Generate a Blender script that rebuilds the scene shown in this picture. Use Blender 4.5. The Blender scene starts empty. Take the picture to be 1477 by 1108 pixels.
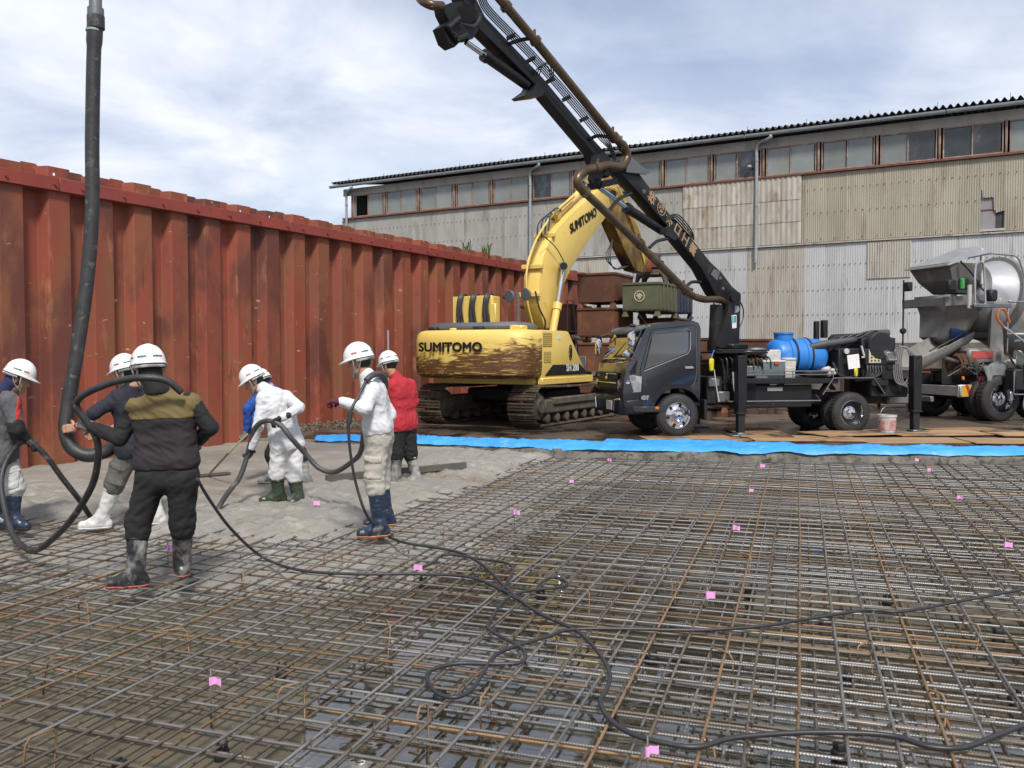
import bpy, bmesh, math, random
import numpy as np
from mathutils import Vector, Matrix, noise

# ------------------------------------------------------------------ camera, sky, sun, exposure
sc = bpy.context.scene
col = sc.collection
R = math.radians
CAMZ, PITCH, FPX = 1.68, math.atan(44 / 1240), 1240.0      # eye height above the rebar mat (z = 0)
cd = bpy.data.cameras.new('camera')
cam = bpy.data.objects.new('camera', cd)
col.objects.link(cam)
cd.sensor_fit = 'HORIZONTAL'
cd.sensor_width = 36
cd.lens = 36 * FPX / 1477
cd.clip_start, cd.clip_end = 0.05, 6000
cam.location = (0, 0, CAMZ)
cam.rotation_euler = (math.pi / 2 - PITCH, 0, 0)
sc.camera = cam

SUN_EL, SUN_AZ = R(52), R(168)            # azimuth clockwise from +Y: high, behind the camera
world = bpy.data.worlds.new('World')
sc.world = world
world.use_nodes = True
nt = world.node_tree
nt.nodes.clear()
N, L = nt.nodes.new, nt.links.new
out = N('ShaderNodeOutputWorld'); bg = N('ShaderNodeBackground'); sky = N('ShaderNodeTexSky')
sky.sky_type = 'NISHITA'; sky.sun_disc = False
sky.sun_elevation, sky.sun_rotation = SUN_EL, SUN_AZ
sky.dust_density = 2.0; sky.air_density = 1.0
tc = N('ShaderNodeTexCoord')
sep = N('ShaderNodeSeparateXYZ'); L(tc.outputs['Generated'], sep.inputs[0])
zadd = N('ShaderNodeMath'); zadd.operation = 'ADD'; zadd.inputs[1].default_value = 0.22
zabs = N('ShaderNodeMath'); zabs.operation = 'ABSOLUTE'; L(sep.outputs['Z'], zabs.inputs[0]); L(zabs.outputs[0], zadd.inputs[0])
dx = N('ShaderNodeMath'); dx.operation = 'DIVIDE'; L(sep.outputs['X'], dx.inputs[0]); L(zadd.outputs[0], dx.inputs[1])
dy = N('ShaderNodeMath'); dy.operation = 'DIVIDE'; L(sep.outputs['Y'], dy.inputs[0]); L(zadd.outputs[0], dy.inputs[1])
cmb = N('ShaderNodeCombineXYZ'); L(dx.outputs[0], cmb.inputs[0]); L(dy.outputs[0], cmb.inputs[1])
def wnoise(scale, detail, rough, off, dist=0.4):
    mp = N('ShaderNodeMapping'); mp.inputs['Location'].default_value = off
    L(cmb.outputs[0], mp.inputs['Vector'])
    n = N('ShaderNodeTexNoise'); n.inputs['Scale'].default_value = scale
    n.inputs['Detail'].default_value = detail; n.inputs['Roughness'].default_value = rough
    n.inputs['Distortion'].default_value = dist
    L(mp.outputs[0], n.inputs['Vector'])
    return n
n1 = wnoise(0.85, 7, 0.52, (3.1, 1.7, 0.4))
r1 = N('ShaderNodeValToRGB'); L(n1.outputs['Fac'], r1.inputs[0])
r1.color_ramp.elements[0].position = 0.36; r1.color_ramp.elements[1].position = 0.56
r1.color_ramp.elements[0].color = (0.38, 0.38, 0.38, 1)
n2 = wnoise(1.9, 7, 0.55, (7.3, 4.2, 1.1))
r2 = N('ShaderNodeValToRGB'); L(n2.outputs['Fac'], r2.inputs[0])
r2.color_ramp.elements[0].position = 0.36; r2.color_ramp.elements[0].color = (4.1, 4.7, 6.0, 1)
r2.color_ramp.elements[1].position = 0.62; r2.color_ramp.elements[1].color = (6.8, 7.1, 7.8, 1)
mx = N('ShaderNodeMixRGB'); L(r1.outputs[0], mx.inputs['Fac']); L(sky.outputs[0], mx.inputs['Color1']); L(r2.outputs[0], mx.inputs['Color2'])
L(mx.outputs[0], bg.inputs['Color'])
bg.inputs['Strength'].default_value = 0.10
L(bg.outputs[0], out.inputs['Surface'])

sl = bpy.data.lights.new('sun', 'SUN')
sun = bpy.data.objects.new('sun', sl)
col.objects.link(sun)
sl.energy = 3.0; sl.angle = R(9); sl.color = (1.0, 0.95, 0.88)
sd = Vector((math.sin(SUN_AZ) * math.cos(SUN_EL), math.cos(SUN_AZ) * math.cos(SUN_EL), math.sin(SUN_EL)))
sun.rotation_euler = sd.to_track_quat('Z', 'Y').to_euler()
sun.location = (0, -10, 30)
vs = sc.view_settings
vs.view_transform = 'Standard'; vs.look = 'None'; vs.gamma = 1; vs.use_curve_mapping = False
vs.exposure = 0.52
sc.cycles.use_denoising = True
sc.cycles.max_bounces = 6
sc.cycles.transparent_max_bounces = 10

# ------------------------------------------------------------------ helpers
rng = random.Random(7)
_cp, _sp = math.cos(PITCH), math.sin(PITCH)
def ray(px, py):
    xc, yc = (px - 738.5) / FPX, (554 - py) / FPX
    return Vector((xc, _cp + yc * _sp, -_sp + yc * _cp))
def at(px, py, Y):                       # surveyed point at ground distance Y
    d = ray(px, py); d = d * (Y / d.y)
    return Vector((d.x, d.y, d.z + CAMZ))
def onz(px, py, z):                      # surveyed point at height z
    d = ray(px, py); d = d * ((z - CAMZ) / d.z)
    return Vector((d.x, d.y, z))
def onplane(px, py, p0, n):              # surveyed point on a vertical plane
    d = ray(px, py); o = Vector((0, 0, CAMZ))
    return o + d * ((p0 - o).dot(n) / d.dot(n))

class MB:
    def __init__(s): s.v, s.f, s.c = [], [], []
    def add(s, vs_, fs):
        s.c.append((len(s.v), len(s.f))); o = len(s.v); s.v += [tuple(v) for v in vs_]; s.f += [tuple(i + o for i in f) for f in fs]; return s
    def box(s, c, size, b=0.0, rot=None, M=None):
        hx, hy, hz = size[0] / 2, size[1] / 2, size[2] / 2
        c = Vector(c)
        if rot is not None:
            m = Matrix.Rotation(rot[2], 3, 'Z') @ Matrix.Rotation(rot[1], 3, 'Y') @ Matrix.Rotation(rot[0], 3, 'X')
        else: m = Matrix.Identity(3)
        if M is not None: m = M
        if b <= 0:
            vv = [c + m @ Vector((x * hx, y * hy, z * hz)) for x in (-1, 1) for y in (-1, 1) for z in (-1, 1)]
            return s.add(vv, [(0, 1, 3, 2), (4, 6, 7, 5), (0, 4, 5, 1), (2, 3, 7, 6), (0, 2, 6, 4), (1, 5, 7, 3)])
        b = min(b, hx * .9, hy * .9, hz * .9)
        vv, idx = [], {}
        for x in (-1, 1):
            for y in (-1, 1):
                for z in (-1, 1):
                    for k, (a, bb, cc) in enumerate(((hx, hy - b, hz - b), (hx - b, hy, hz - b), (hx - b, hy - b, hz))):
                        idx[x, y, z, k] = len(vv); vv.append(Vector((x * a, y * bb, z * cc)))
        F = []
        for k in range(3):
            o1, o2 = [q for q in range(3) if q != k]
            for sg in (-1, 1):
                q = []
                for a, bb in ((-1, -1), (1, -1), (1, 1), (-1, 1)):
                    t = [0, 0, 0]; t[k] = sg; t[o1] = a; t[o2] = bb; q.append(idx[t[0], t[1], t[2], k])
                F.append(q)
        for k in range(3):
            o1, o2 = [q for q in range(3) if q != k]
            for a in (-1, 1):
                for bb in (-1, 1):
                    t = [0, 0, 0]; t[o1] = a; t[o2] = bb
                    t0 = list(t); t0[k] = -1; t1 = list(t); t1[k] = 1
                    F.append([idx[(*t0, o1)], idx[(*t1, o1)], idx[(*t1, o2)], idx[(*t0, o2)]])
        for x in (-1, 1):
            for y in (-1, 1):
                for z in (-1, 1): F.append([idx[x, y, z, 0], idx[x, y, z, 1], idx[x, y, z, 2]])
        G = []
        for f in F:
            p = [vv[i] for i in f]; nn = (p[1] - p[0]).cross(p[2] - p[0]); cc = sum(p, Vector()) / len(p)
            G.append(f if nn.dot(cc) > 0 else f[::-1])
        return s.add([c + m @ v for v in vv], G)
    def cyl(s, p0, p1, r0, r1=None, n=12, caps=True):
        r1 = r0 if r1 is None else r1
        p0, p1 = Vector(p0), Vector(p1); d = (p1 - p0).normalized()
        a = d.orthogonal().normalized(); b = d.cross(a)
        vv = []
        for p, r in ((p0, r0), (p1, r1)):
            for i in range(n):
                t = 2 * math.pi * i / n; vv.append(p + (a * math.cos(t) + b * math.sin(t)) * r)
        F = [(i, (i + 1) % n, n + (i + 1) % n, n + i) for i in range(n)]
        if caps: F += [tuple(range(n))[::-1], tuple(range(n, 2 * n))]
        return s.add(vv, F)
    def tube(s, pts, r, n=8, caps=True):
        pts = [Vector(p) for p in pts]; m = len(pts)
        rs = r if isinstance(r, (list, tuple)) else [r] * m
        tg = []
        for i in range(m):
            a = pts[max(i - 1, 0)]; b = pts[min(i + 1, m - 1)]; d = b - a
            tg.append(d.normalized() if d.length > 1e-9 else Vector((0, 0, 1)))
        nn = tg[0].orthogonal().normalized(); vv = []
        for i in range(m):
            nn = (nn - tg[i] * nn.dot(tg[i]))
            nn = nn.normalized() if nn.length > 1e-6 else tg[i].orthogonal().normalized()
            bb = tg[i].cross(nn)
            for k in range(n):
                t = 2 * math.pi * k / n; vv.append(pts[i] + (nn * math.cos(t) + bb * math.sin(t)) * rs[i])
        F = [(i * n + k, i * n + (k + 1) % n, (i + 1) * n + (k + 1) % n, (i + 1) * n + k) for i in range(m - 1) for k in range(n)]
        if caps: F += [tuple(range(n))[::-1], tuple(range((m - 1) * n, m * n))]
        return s.add(vv, F)
    def lathe(s, prof, o, ax, n=24, ref=None, close=True):
        o, ax = Vector(o), Vector(ax).normalized()
        a = ax.orthogonal().normalized() if ref is None else Vector(ref); b = ax.cross(a)
        m = len(prof); vv = []
        for (r, h) in prof:
            for i in range(n):
                t = 2 * math.pi * i / n; vv.append(o + ax * h + (a * math.cos(t) + b * math.sin(t)) * max(r, 1e-5))
        F = [(j * n + i, j * n + (i + 1) % n, (j + 1) * n + (i + 1) % n, (j + 1) * n + i) for j in range(m - 1) for i in range(n)]
        if close: F += [tuple(range(n))[::-1], tuple(range((m - 1) * n, m * n))]
        return s.add(vv, F)
    def prism(s, pts, d):                 # outline of 3D points pushed along d
        pts = [Vector(p) for p in pts]; d = Vector(d); n = len(pts)
        nn = Vector()
        for i in range(n): nn += pts[i].cross(pts[(i + 1) % n])
        if nn.dot(d) < 0: pts = pts[::-1]
        vv = pts + [p + d for p in pts]
        F = [tuple(range(n))[::-1], tuple(range(n, 2 * n))] + [(i, (i + 1) % n, n + (i + 1) % n, n + i) for i in range(n)]
        return s.add(vv, F)
    def beam(s, p0, p1, w, h, up=(0, 0, 1), b=0.0, w1=None, h1=None):
        p0, p1 = Vector(p0), Vector(p1); d = (p1 - p0); ln = d.length; d.normalize()
        y = Vector(up).cross(d)
        if y.length < 1e-6: y = Vector((1, 0, 0)).cross(d)
        y.normalize(); z = d.cross(y)
        if w1 is None and h1 is None:
            return s.box((p0 + p1) / 2, (ln, w, h), b, M=Matrix((d, y, z)).transposed())
        w1 = w if w1 is None else w1; h1 = h if h1 is None else h1
        vv = []
        for p, ww, hh in ((p0, w, h), (p1, w1, h1)):
            vv += [p - y * ww / 2 - z * hh / 2, p + y * ww / 2 - z * hh / 2, p + y * ww / 2 + z * hh / 2, p - y * ww / 2 + z * hh / 2]
        return s.add(vv, [(3, 2, 1, 0), (4, 5, 6, 7), (0, 1, 5, 4), (1, 2, 6, 5), (2, 3, 7, 6), (3, 0, 4, 7)])

def finish(me, smooth):
    if smooth:
        me.polygons.foreach_set('use_smooth', [True] * len(me.polygons))
        if smooth is not True: me.set_sharp_from_angle(angle=R(smooth))
def link(name, me, mat=None, parent=None, world=False):
    o = bpy.data.objects.new(name, me); col.objects.link(o)
    if mat is not None and me is not None and not me.materials: me.materials.append(mat)
    if parent is not None:
        o.parent = parent
        if world:
            m = Matrix.Identity(4); q = parent
            while q is not None: m = q.matrix_parent_inverse @ q.matrix_basis @ m; q = q.parent
            o.matrix_parent_inverse = m.inverted()
    return o
def obj(name, mb, mat, parent=None, smooth=40, world=False, bevel=0, seg=2, kind=None):
    me = bpy.data.meshes.new(name)
    me.from_pydata(mb.v, [], mb.f)
    bm = bmesh.new(); bm.from_mesh(me)
    bmesh.ops.recalc_face_normals(bm, faces=bm.faces)
    if bevel:
        ed = [e for e in bm.edges if len(e.link_faces) == 2 and e.calc_face_angle(0) > R(28)]
        bmesh.ops.bevel(bm, geom=ed, offset=bevel, segments=seg, affect='EDGES', profile=0.5, clamp_overlap=True)
    bm.to_mesh(me); bm.free()
    finish(me, smooth)
    o = link(name, me, mat, parent, world)
    if kind: o['kind'] = kind
    return o
def objs(name, mb, mat, parent=None, **kw):      # one object for each piece that was added
    c = mb.c + [(len(mb.v), len(mb.f))]
    for (v0, f0), (v1, f1) in zip(c, c[1:]):
        q = MB(); q.v = mb.v[v0:v1]; q.f = [tuple(i - v0 for i in f) for f in mb.f[f0:f1]]; o = obj(name, q, mat, parent, **kw)
    return o
def tag(o, label, cat, group=None):
    o['label'] = label; o['category'] = cat
    if group: o['group'] = group
    return o
def thing(name, label, cat, loc=(0, 0, 0), rz=0, group=None):
    o = bpy.data.objects.new(name, None); col.objects.link(o)
    o.location = loc; o.rotation_euler = (0, 0, rz); o.empty_display_size = 0.3
    return tag(o, label, cat, group)
def struct(o): o['kind'] = 'structure'; return o
def dup(root, loc, rz, label=None, group=None):
    r = root.copy(); col.objects.link(r); r.location = loc; r.rotation_euler = (0, 0, rz)
    if label: r['label'] = label
    if group: r['group'] = group
    for ch in root.children:
        c = ch.copy(); col.objects.link(c); c.parent = r
        for g in ch.children:
            d = g.copy(); col.objects.link(d); d.parent = c
    return r
def spline(pts, k=8):                    # Catmull-Rom through the points
    P = [Vector(p) for p in pts]
    P = [P[0] * 2 - P[1]] + P + [P[-1] * 2 - P[-2]]
    o = []
    for i in range(1, len(P) - 2):
        for j in range(k):
            t = j / k; a, b, c, d = P[i - 1:i + 3]
            o.append(0.5 * ((2 * b) + (c - a) * t + (2 * a - 5 * b + 4 * c - d) * t * t + (3 * b - a - 3 * c + d) * t ** 3))
    o.append(P[-2]); return o
def text_mesh(body, size, bold=0.0, extrude=0.002):
    cu = bpy.data.curves.new('text', 'FONT'); cu.body = body; cu.size = size
    cu.align_x = 'CENTER'; cu.align_y = 'CENTER'; cu.offset = bold; cu.extrude = extrude; cu.resolution_u = 3
    o = bpy.data.objects.new('text', cu); col.objects.link(o)
    dg = bpy.context.evaluated_depsgraph_get()
    me = bpy.data.meshes.new_from_object(o.evaluated_get(dg))
    bpy.data.objects.remove(o); bpy.data.curves.remove(cu)
    return me
def lettering(body, size, origin, right, up, mat, parent, bold=0.0, stretch=1.0, name='lettering', world=True, slant=0.0):
    me = text_mesh(body, size, 0)
    r, u = Vector(right).normalized(), Vector(up).normalized(); n = r.cross(u)
    M = Matrix(((r.x, u.x, n.x, origin[0]), (r.y, u.y, n.y, origin[1]), (r.z, u.z, n.z, origin[2]), (0, 0, 0, 1)))
    for v in me.vertices:
        x, y, z = v.co
        v.co = Vector((x * stretch + slant * y, y, z))
    if bold:                              # heavier strokes: shifted copies, each a hair prouder than the last
        src = [(v.co.copy()) for v in me.vertices]; fs = [tuple(p.vertices) for p in me.polygons]; V, F = [], []
        for q, (ox, oy) in enumerate(((0, 0), (1, 0), (-1, 0), (0, 1), (0, -1), (.7, .7), (-.7, -.7), (.7, -.7), (-.7, .7))):
            o = len(V); V += [(c.x + ox * bold * 2, c.y + oy * bold * 2, c.z + q * .0004) for c in src]; F += [tuple(i + o for i in f) for f in fs]
        me = bpy.data.meshes.new(name); me.from_pydata(V, [], F)
    for v in me.vertices: v.co = M @ v.co
    me.materials.clear()
    return link(name, me, mat, parent, world)

# ------------------------------------------------------------------ materials
_mats = {}
def _mix(t, a, b, fac):
    m = t.nodes.new('ShaderNodeMixRGB')
    for s_, v in (('Color1', a), ('Color2', b), ('Fac', fac)):
        if isinstance(v, (tuple, list)): m.inputs[s_].default_value = (*v, 1)
        elif isinstance(v, (int, float)): m.inputs[s_].default_value = v
        else: t.links.new(v, m.inputs[s_])
    return m.outputs[0]
def _noise(t, vec, scale, detail=5, rough=.55, dist=0.0, stretch=None):
    n = t.nodes.new('ShaderNodeTexNoise')
    n.inputs['Scale'].default_value = scale; n.inputs['Detail'].default_value = detail
    n.inputs['Roughness'].default_value = rough; n.inputs['Distortion'].default_value = dist
    if stretch:
        mp = t.nodes.new('ShaderNodeMapping'); mp.inputs['Scale'].default_value = stretch
        t.links.new(vec, mp.inputs['Vector']); vec = mp.outputs[0]
    t.links.new(vec, n.inputs['Vector'])
    return n.outputs['Fac']
def _ramp(t, fac, lo, hi):
    r = t.nodes.new('ShaderNodeMapRange'); r.clamp = True
    r.inputs['From Min'].default_value = lo; r.inputs['From Max'].default_value = hi
    t.links.new(fac, r.inputs['Value']); return r.outputs[0]
def _math(t, op, a, b=0.0):
    m = t.nodes.new('ShaderNodeMath'); m.operation = op
    for i, v in enumerate((a, b)):
        if isinstance(v, (int, float)): m.inputs[i].default_value = v
        else: t.links.new(v, m.inputs[i])
    return m.outputs[0]
def pbr(name, c1, c2=None, scale=6, rough=.6, metal=0.0, bump=0.0, bscale=60, layers=(), rnd=0.0, coat=0.0, spec=.5, rvar=0.0, stretch=None, sheen=0.0):
    """colour noise between c1 and c2; layers = (colour, scale, lo, hi, stretch, roughness or None)"""
    if name in _mats: return _mats[name]
    m = bpy.data.materials.new(name); m.use_nodes = True; t = m.node_tree
    bs = t.nodes['Principled BSDF']
    tc = t.nodes.new('ShaderNodeTexCoord'); oi = t.nodes.new('ShaderNodeObjectInfo')
    off = t.nodes.new('ShaderNodeVectorMath'); off.operation = 'MULTIPLY_ADD'
    t.links.new(oi.outputs['Random'], off.inputs[0]); off.inputs[1].default_value = (37., 53., 71.)
    t.links.new(tc.outputs['Object'], off.inputs[2]); vec = off.outputs[0]
    c2 = c2 or tuple(x * .75 for x in c1)
    c = _mix(t, c1, c2, _ramp(t, _noise(t, vec, scale, 6, .6, stretch=stretch), .32, .68))
    ro = rough
    if rvar:
        ro = _math(t, 'ADD', _math(t, 'MULTIPLY', _noise(t, vec, scale * 1.7, 4), rvar), rough - rvar / 2)
    for (lc, ls, lo, hi, st, lr) in layers:
        f = _ramp(t, _noise(t, vec, ls, 7, .62, .3, stretch=st), lo, hi)
        c = _mix(t, c, lc, f)
        if lr is not None:
            rm = t.nodes.new('ShaderNodeMix'); rm.data_type = 'FLOAT'
            t.links.new(f, rm.inputs[0])
            if isinstance(ro, (int, float)): rm.inputs[2].default_value = ro
            else: t.links.new(ro, rm.inputs[2])
            rm.inputs[3].default_value = lr; ro = rm.outputs[0]
    if rnd:
        hv = t.nodes.new('ShaderNodeHueSaturation')
        t.links.new(_math(t, 'ADD', _math(t, 'MULTIPLY', oi.outputs['Random'], rnd * 2), 1 - rnd), hv.inputs['Value'])
        t.links.new(c, hv.inputs['Color']); c = hv.outputs[0]
    t.links.new(c, bs.inputs['Base Color'])
    if isinstance(ro, (int, float)): bs.inputs['Roughness'].default_value = ro
    else: t.links.new(ro, bs.inputs['Roughness'])
    bs.inputs['Metallic'].default_value = metal
    bs.inputs['Specular IOR Level'].default_value = spec
    if coat: bs.inputs['Coat Weight'].default_value = coat; bs.inputs['Coat Roughness'].default_value = .06
    if sheen: bs.inputs['Sheen Weight'].default_value = sheen
    if bump:
        b = t.nodes.new('ShaderNodeBump'); b.inputs['Strength'].default_value = bump; b.inputs['Distance'].default_value = .02
        t.links.new(_noise(t, vec, bscale, 5, .6, stretch=stretch), b.inputs['Height']); t.links.new(b.outputs[0], bs.inputs['Normal'])
    _mats[name] = m
    return m
# ------------------------------------------------------------------ shared materials
RUST = (.16, .055, .025)
m_yard = pbr('wet_yard', (.115, .082, .057), (.058, .045, .034), 1.1, .55, 0, .5, 35,
             layers=[((.11, .075, .05), .9, .5, .66, None, .6), ((.026, .021, .017), .55, .49, .56, None, .04)])
m_slab = pbr('muddy_slab', (.140, .122, .082), (.080, .067, .040), .8, .55, 0, .5, 14,
             layers=[((.22, .21, .185), 1.3, .62, .72, None, .6), ((.15, .11, .045), .5, .60, .72, None, .6), ((.06, .05, .036), 2.6, .55, .7, None, .5)])
m_conc = pbr('wet_concrete', (.285, .268, .232), (.225, .210, .180), 1.2, .55, 0, 1.0, 40,
             layers=[((.375, .36, .32), 3.0, .55, .72, None, .65), ((.235, .205, .165), .45, .54, .66, None, .14)], spec=.45)
m_kerb = pbr('old_kerb_concrete', (.20, .185, .16), (.10, .09, .075), 4, .85, 0, .8, 30, layers=[((.05, .045, .035), 6, .5, .62, None, None)])
m_red = pbr('red_oxide_steel', (.250, .055, .029), (.205, .045, .025), .9, .62, 0, .14, 50, rvar=.15, layers=[
    ((.190, .068, .030), 1.0, .44, .60, (1.6, 1.6, .55), .8),
    ((.120, .036, .023), .70, .50, .60, (1.3, 1.3, .6), .5),
    ((.32, .13, .06), 2.1, .60, .74, (2, 2, .6), .75),
    ((.10, .034, .020), 3.2, .63, .73, (1.5, 1.5, .45), .8),
    ((.45, .27, .19), 7.0, .675, .70, (.5, .5, 2.0), .7), ((.42, .22, .15), 16.0, .69, .72, (2, 2, .25), .7)], rnd=.10)
m_redcap = pbr('red_paint_beam', (.250, .043, .030), (.19, .036, .026), 1.6, .6, 0, .1, 40, layers=[((.12, .035, .022), 3, .58, .7, None, None)], rnd=.05)
m_slateY = pbr('yellowed_slate_sheet', (.360, .332, .262), (.295, .268, .205), 2.2, .9, 0, .25, 45, rnd=.07, stretch=(1, 1, .35),
               layers=[((.19, .155, .10), 1.2, .55, .75, (2.5, 2.5, .3), None)])
m_slateG = pbr('grey_slate_sheet', (.360, .350, .318), (.275, .265, .236), 1.3, .9, 0, .25, 45, rnd=.05, stretch=(1, 1, .5),
               layers=[((.15, .14, .11), .9, .54, .75, (2.2, 2.2, .4), None)])
m_metW = pbr('pale_metal_sheet', (.470, .475, .475), (.385, .390, .385), 1.8, .55, .1, .1, 30, rnd=.11, stretch=(1, 1, .3),
             layers=[((.235, .205, .155), 1.1, .56, .74, (3, 3, .28), None), ((.23, .10, .05), 2.6, .68, .76, (4, 4, .3), None)])
m_metB = pbr('stained_metal_sheet', (.430, .405, .355), (.335, .305, .255), 1.4, .6, .1, .1, 30, rnd=.06, stretch=(1, 1, .3),
             layers=[((.17, .115, .065), 1.4, .54, .74, (3, 3, .35), None)])
m_fibre = pbr('weathered_fibre_panel', (.440, .415, .370), (.300, .265, .210), 2.0, .7, 0, .1, 30, rnd=.06, stretch=(2.2, 2.2, .4),
              layers=[((.20, .135, .07), 1.6, .52, .72, (2, 2, .8), None)])
m_woodframe = pbr('rusty_window_frame', (.31, .225, .180), (.22, .135, .10), 5, .85, 0, .3, 50, layers=[((.40, .34, .28), 4, .56, .7, None, None)])
m_sill = pbr('red_brown_sill', (.19, .075, .05), (.11, .045, .03), 4, .8, 0, .2, 50)
m_pane = pbr('frosted_pane', (.215, .235, .228), (.160, .178, .174), 1.2, .22, 0, 0, 20, rnd=.14, layers=[((.20, .195, .155), 1.6, .52, .8, (1, 1, .4), .35)])
m_paneD = pbr('clear_dark_pane', (.022, .026, .030), (.05, .06, .065), 1.5, .06, 0, 0, 20, layers=[((.14, .15, .16), 1.8, .52, .72, (1, 1, .6), .15)])
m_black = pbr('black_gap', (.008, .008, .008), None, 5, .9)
m_gutter = pbr('grey_gutter', (.30, .32, .34), (.22, .24, .255), 3, .5, 0, .05, 30, layers=[((.15, .13, .10), 2, .6, .75, None, None)])
m_roof = pbr('dark_slate_roof', (.045, .043, .042), (.028, .027, .027), 3, .9, 0, .2, 40)
m_base = pbr('dark_stained_base', (.16, .145, .125), (.07, .06, .05), 2.5, .9, 0, .5, 20, layers=[((.11, .05, .025), 2, .56, .7, None, None)])
m_tarp = pbr('blue_tarp', (.050, .320, .720), (.035, .255, .63), 2.5, .52, 0, .35, 10, layers=[((.26, .46, .70), 4.0, .60, .78, None, .45)])
m_ply = pbr('plywood', (.340, .215, .115), (.245, .150, .080), 2.4, .7, 0, .1, 60, rnd=.25, stretch=(.5, 3, 3), layers=[((.085, .055, .035), .8, .52, .64, None, .2)])

# ------------------------------------------------------------------ ground, yard, slab, water
YZ = .20                                     # yard level above the mat
EZ = .13                                     # the pit edge sits a little lower
EDGE = [(-60, 17.0), (-5.2, 15.95), (-3.49, 15.5), (-1.65, 14.95), (0, 14.35), (.95, 14.02), (3.95, 13.52), (7.84, 13.17), (12, 12.85), (60, 12.4)]
def edge_y(x):
    for (a, b), (c, d) in zip(EDGE, EDGE[1:]):
        if a <= x <= c: return b + (d - b) * (x - a) / (c - a)
    return EDGE[0][1] if x < EDGE[0][0] else EDGE[-1][1]
mb = MB(); mb.add([(-3000, -3000, -.6), (3000, -3000, -.6), (3000, 3000, -.6), (-3000, 3000, -.6)], [(0, 1, 2, 3)])
struct(obj('ground', mb, m_yard, smooth=False))
mb = MB(); n = len(EDGE)
mb.add([(x, y, EZ) for x, y in EDGE] + [(x, y + .65, YZ) for x, y in EDGE] + [(x, 1200, YZ) for x, y in EDGE], [(q + i, q + i + 1, q + n + i + 1, q + n + i) for q in (0, n) for i in range(n - 1)])
def yard_z(x, y): return EZ + (YZ - EZ) * min(1, max(0, (y - edge_y(x)) / .65))
yard = struct(obj('yard', mb, m_yard, smooth=False))
mb = MB()                                    # kerb face along the edge of the pit
for (a, b), (c, d) in zip(EDGE[1:-1], EDGE[2:-1]):
    k = max(2, int(math.dist((a, b), (c, d)) / .12)); P = []
    for i in range(k + 1):
        t = i / k; x, y = a + (c - a) * t, b + (d - b) * t
        j = .035 * noise.noise((x * 3, y * 3, 1)) + .015 * noise.noise((x * 11, y * 9, 4))
        P += [(x, y - .08 + j, -.25), (x, y - .07 + j, .05), (x, y - .03 + j * .6, EZ - .006 + j * .15), (x, y + .12, EZ + .003)]
    mb.add(P, [(4 * i + q, 4 * i + 4 + q, 4 * i + 5 + q, 4 * i + 1 + q) for i in range(k) for q in range(3)])
struct(obj('kerb', mb, m_kerb, smooth=50))
def slab_h(x, y):
    return -.205 + .016 * noise.noise((x * .45, y * .45, 3)) + .010 * noise.noise((x * 1.3, y * 1.3, 8)) + .003 * noise.noise((x * 5, y * 5, 2)) + .026 * min(1, max(0, (-.2 - x + .25 * noise.noise((x, y, 6))) / 1.6)) + .012 * min(1, max(0, (y - 7) / 3))
mb = MB(); xs = np.arange(-10, 12.01, .14); V = []; nx = len(xs); ys = np.linspace(0, 1, 120)
for x in xs:
    y1 = edge_y(float(x)) - .02
    for q in ys:
        y = -1 + (y1 + 1) * q; V.append((x, y, slab_h(x, y)))
mb.add(V, [(i * 120 + j, (i + 1) * 120 + j, (i + 1) * 120 + j + 1, i * 120 + j + 1) for i in range(nx - 1) for j in range(119)])
struct(obj('slab', mb, m_slab, smooth=True))
mb = MB(); mb.add([(-60, -60, -.26), (60, -60, -.26), (60, 12.0, -.26), (-60, 15.7, -.26)], [(0, 1, 2, 3)])
struct(obj('blinding', mb, m_slab, smooth=False))

m_water = bpy.data.materials.new('puddle_water'); m_water.use_nodes = True
t = m_water.node_tree; t.nodes.clear()
o_ = t.nodes.new('ShaderNodeOutputMaterial'); mxs = t.nodes.new('ShaderNodeMixShader'); fr = t.nodes.new('ShaderNodeFresnel'); fr.inputs['IOR'].default_value = 3.0
tr = t.nodes.new('ShaderNodeBsdfTransparent'); tr.inputs['Color'].default_value = (.80, .74, .60, 1)
gl = t.nodes.new('ShaderNodeBsdfGlossy'); gl.inputs['Roughness'].default_value = .03
tcw = t.nodes.new('ShaderNodeTexCoord'); bp = t.nodes.new('ShaderNodeBump'); bp.inputs['Strength'].default_value = .05; bp.inputs['Distance'].default_value = .02
t.links.new(_noise(t, tcw.outputs['Object'], 6, 3), bp.inputs['Height']); t.links.new(bp.outputs[0], gl.inputs['Normal']); t.links.new(bp.outputs[0], fr.inputs['Normal'])
silt = t.nodes.new('ShaderNodeBsdfDiffuse'); silt.inputs['Color'].default_value = (.120, .104, .070, 1)     # silt hanging in the water
mxd = t.nodes.new('ShaderNodeMixShader'); t.links.new(_ramp(t, _noise(t, tcw.outputs['Object'], .7, 5), .2, .8), mxd.inputs[0]); t.links.new(tr.outputs[0], mxd.inputs[1]); t.links.new(silt.outputs[0], mxd.inputs[2])
t.links.new(fr.outputs[0], mxs.inputs[0]); t.links.new(mxd.outputs[0], mxs.inputs[1]); t.links.new(gl.outputs[0], mxs.inputs[2]); t.links.new(mxs.outputs[0], o_.inputs[0])
mb = MB(); P = []
xs2 = np.arange(-10, 12.01, .5)
for x in xs2: P += [(x, -1, -.192), (x, edge_y(float(x)) - .03, -.192)]
mb.add(P, [(2 * i, 2 * i + 2, 2 * i + 3, 2 * i + 1) for i in range(len(xs2) - 1)])
wo = struct(obj('water', mb, m_water, smooth=False))
if wo.data.polygons[0].normal.z < 0: wo.data.flip_normals()

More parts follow.
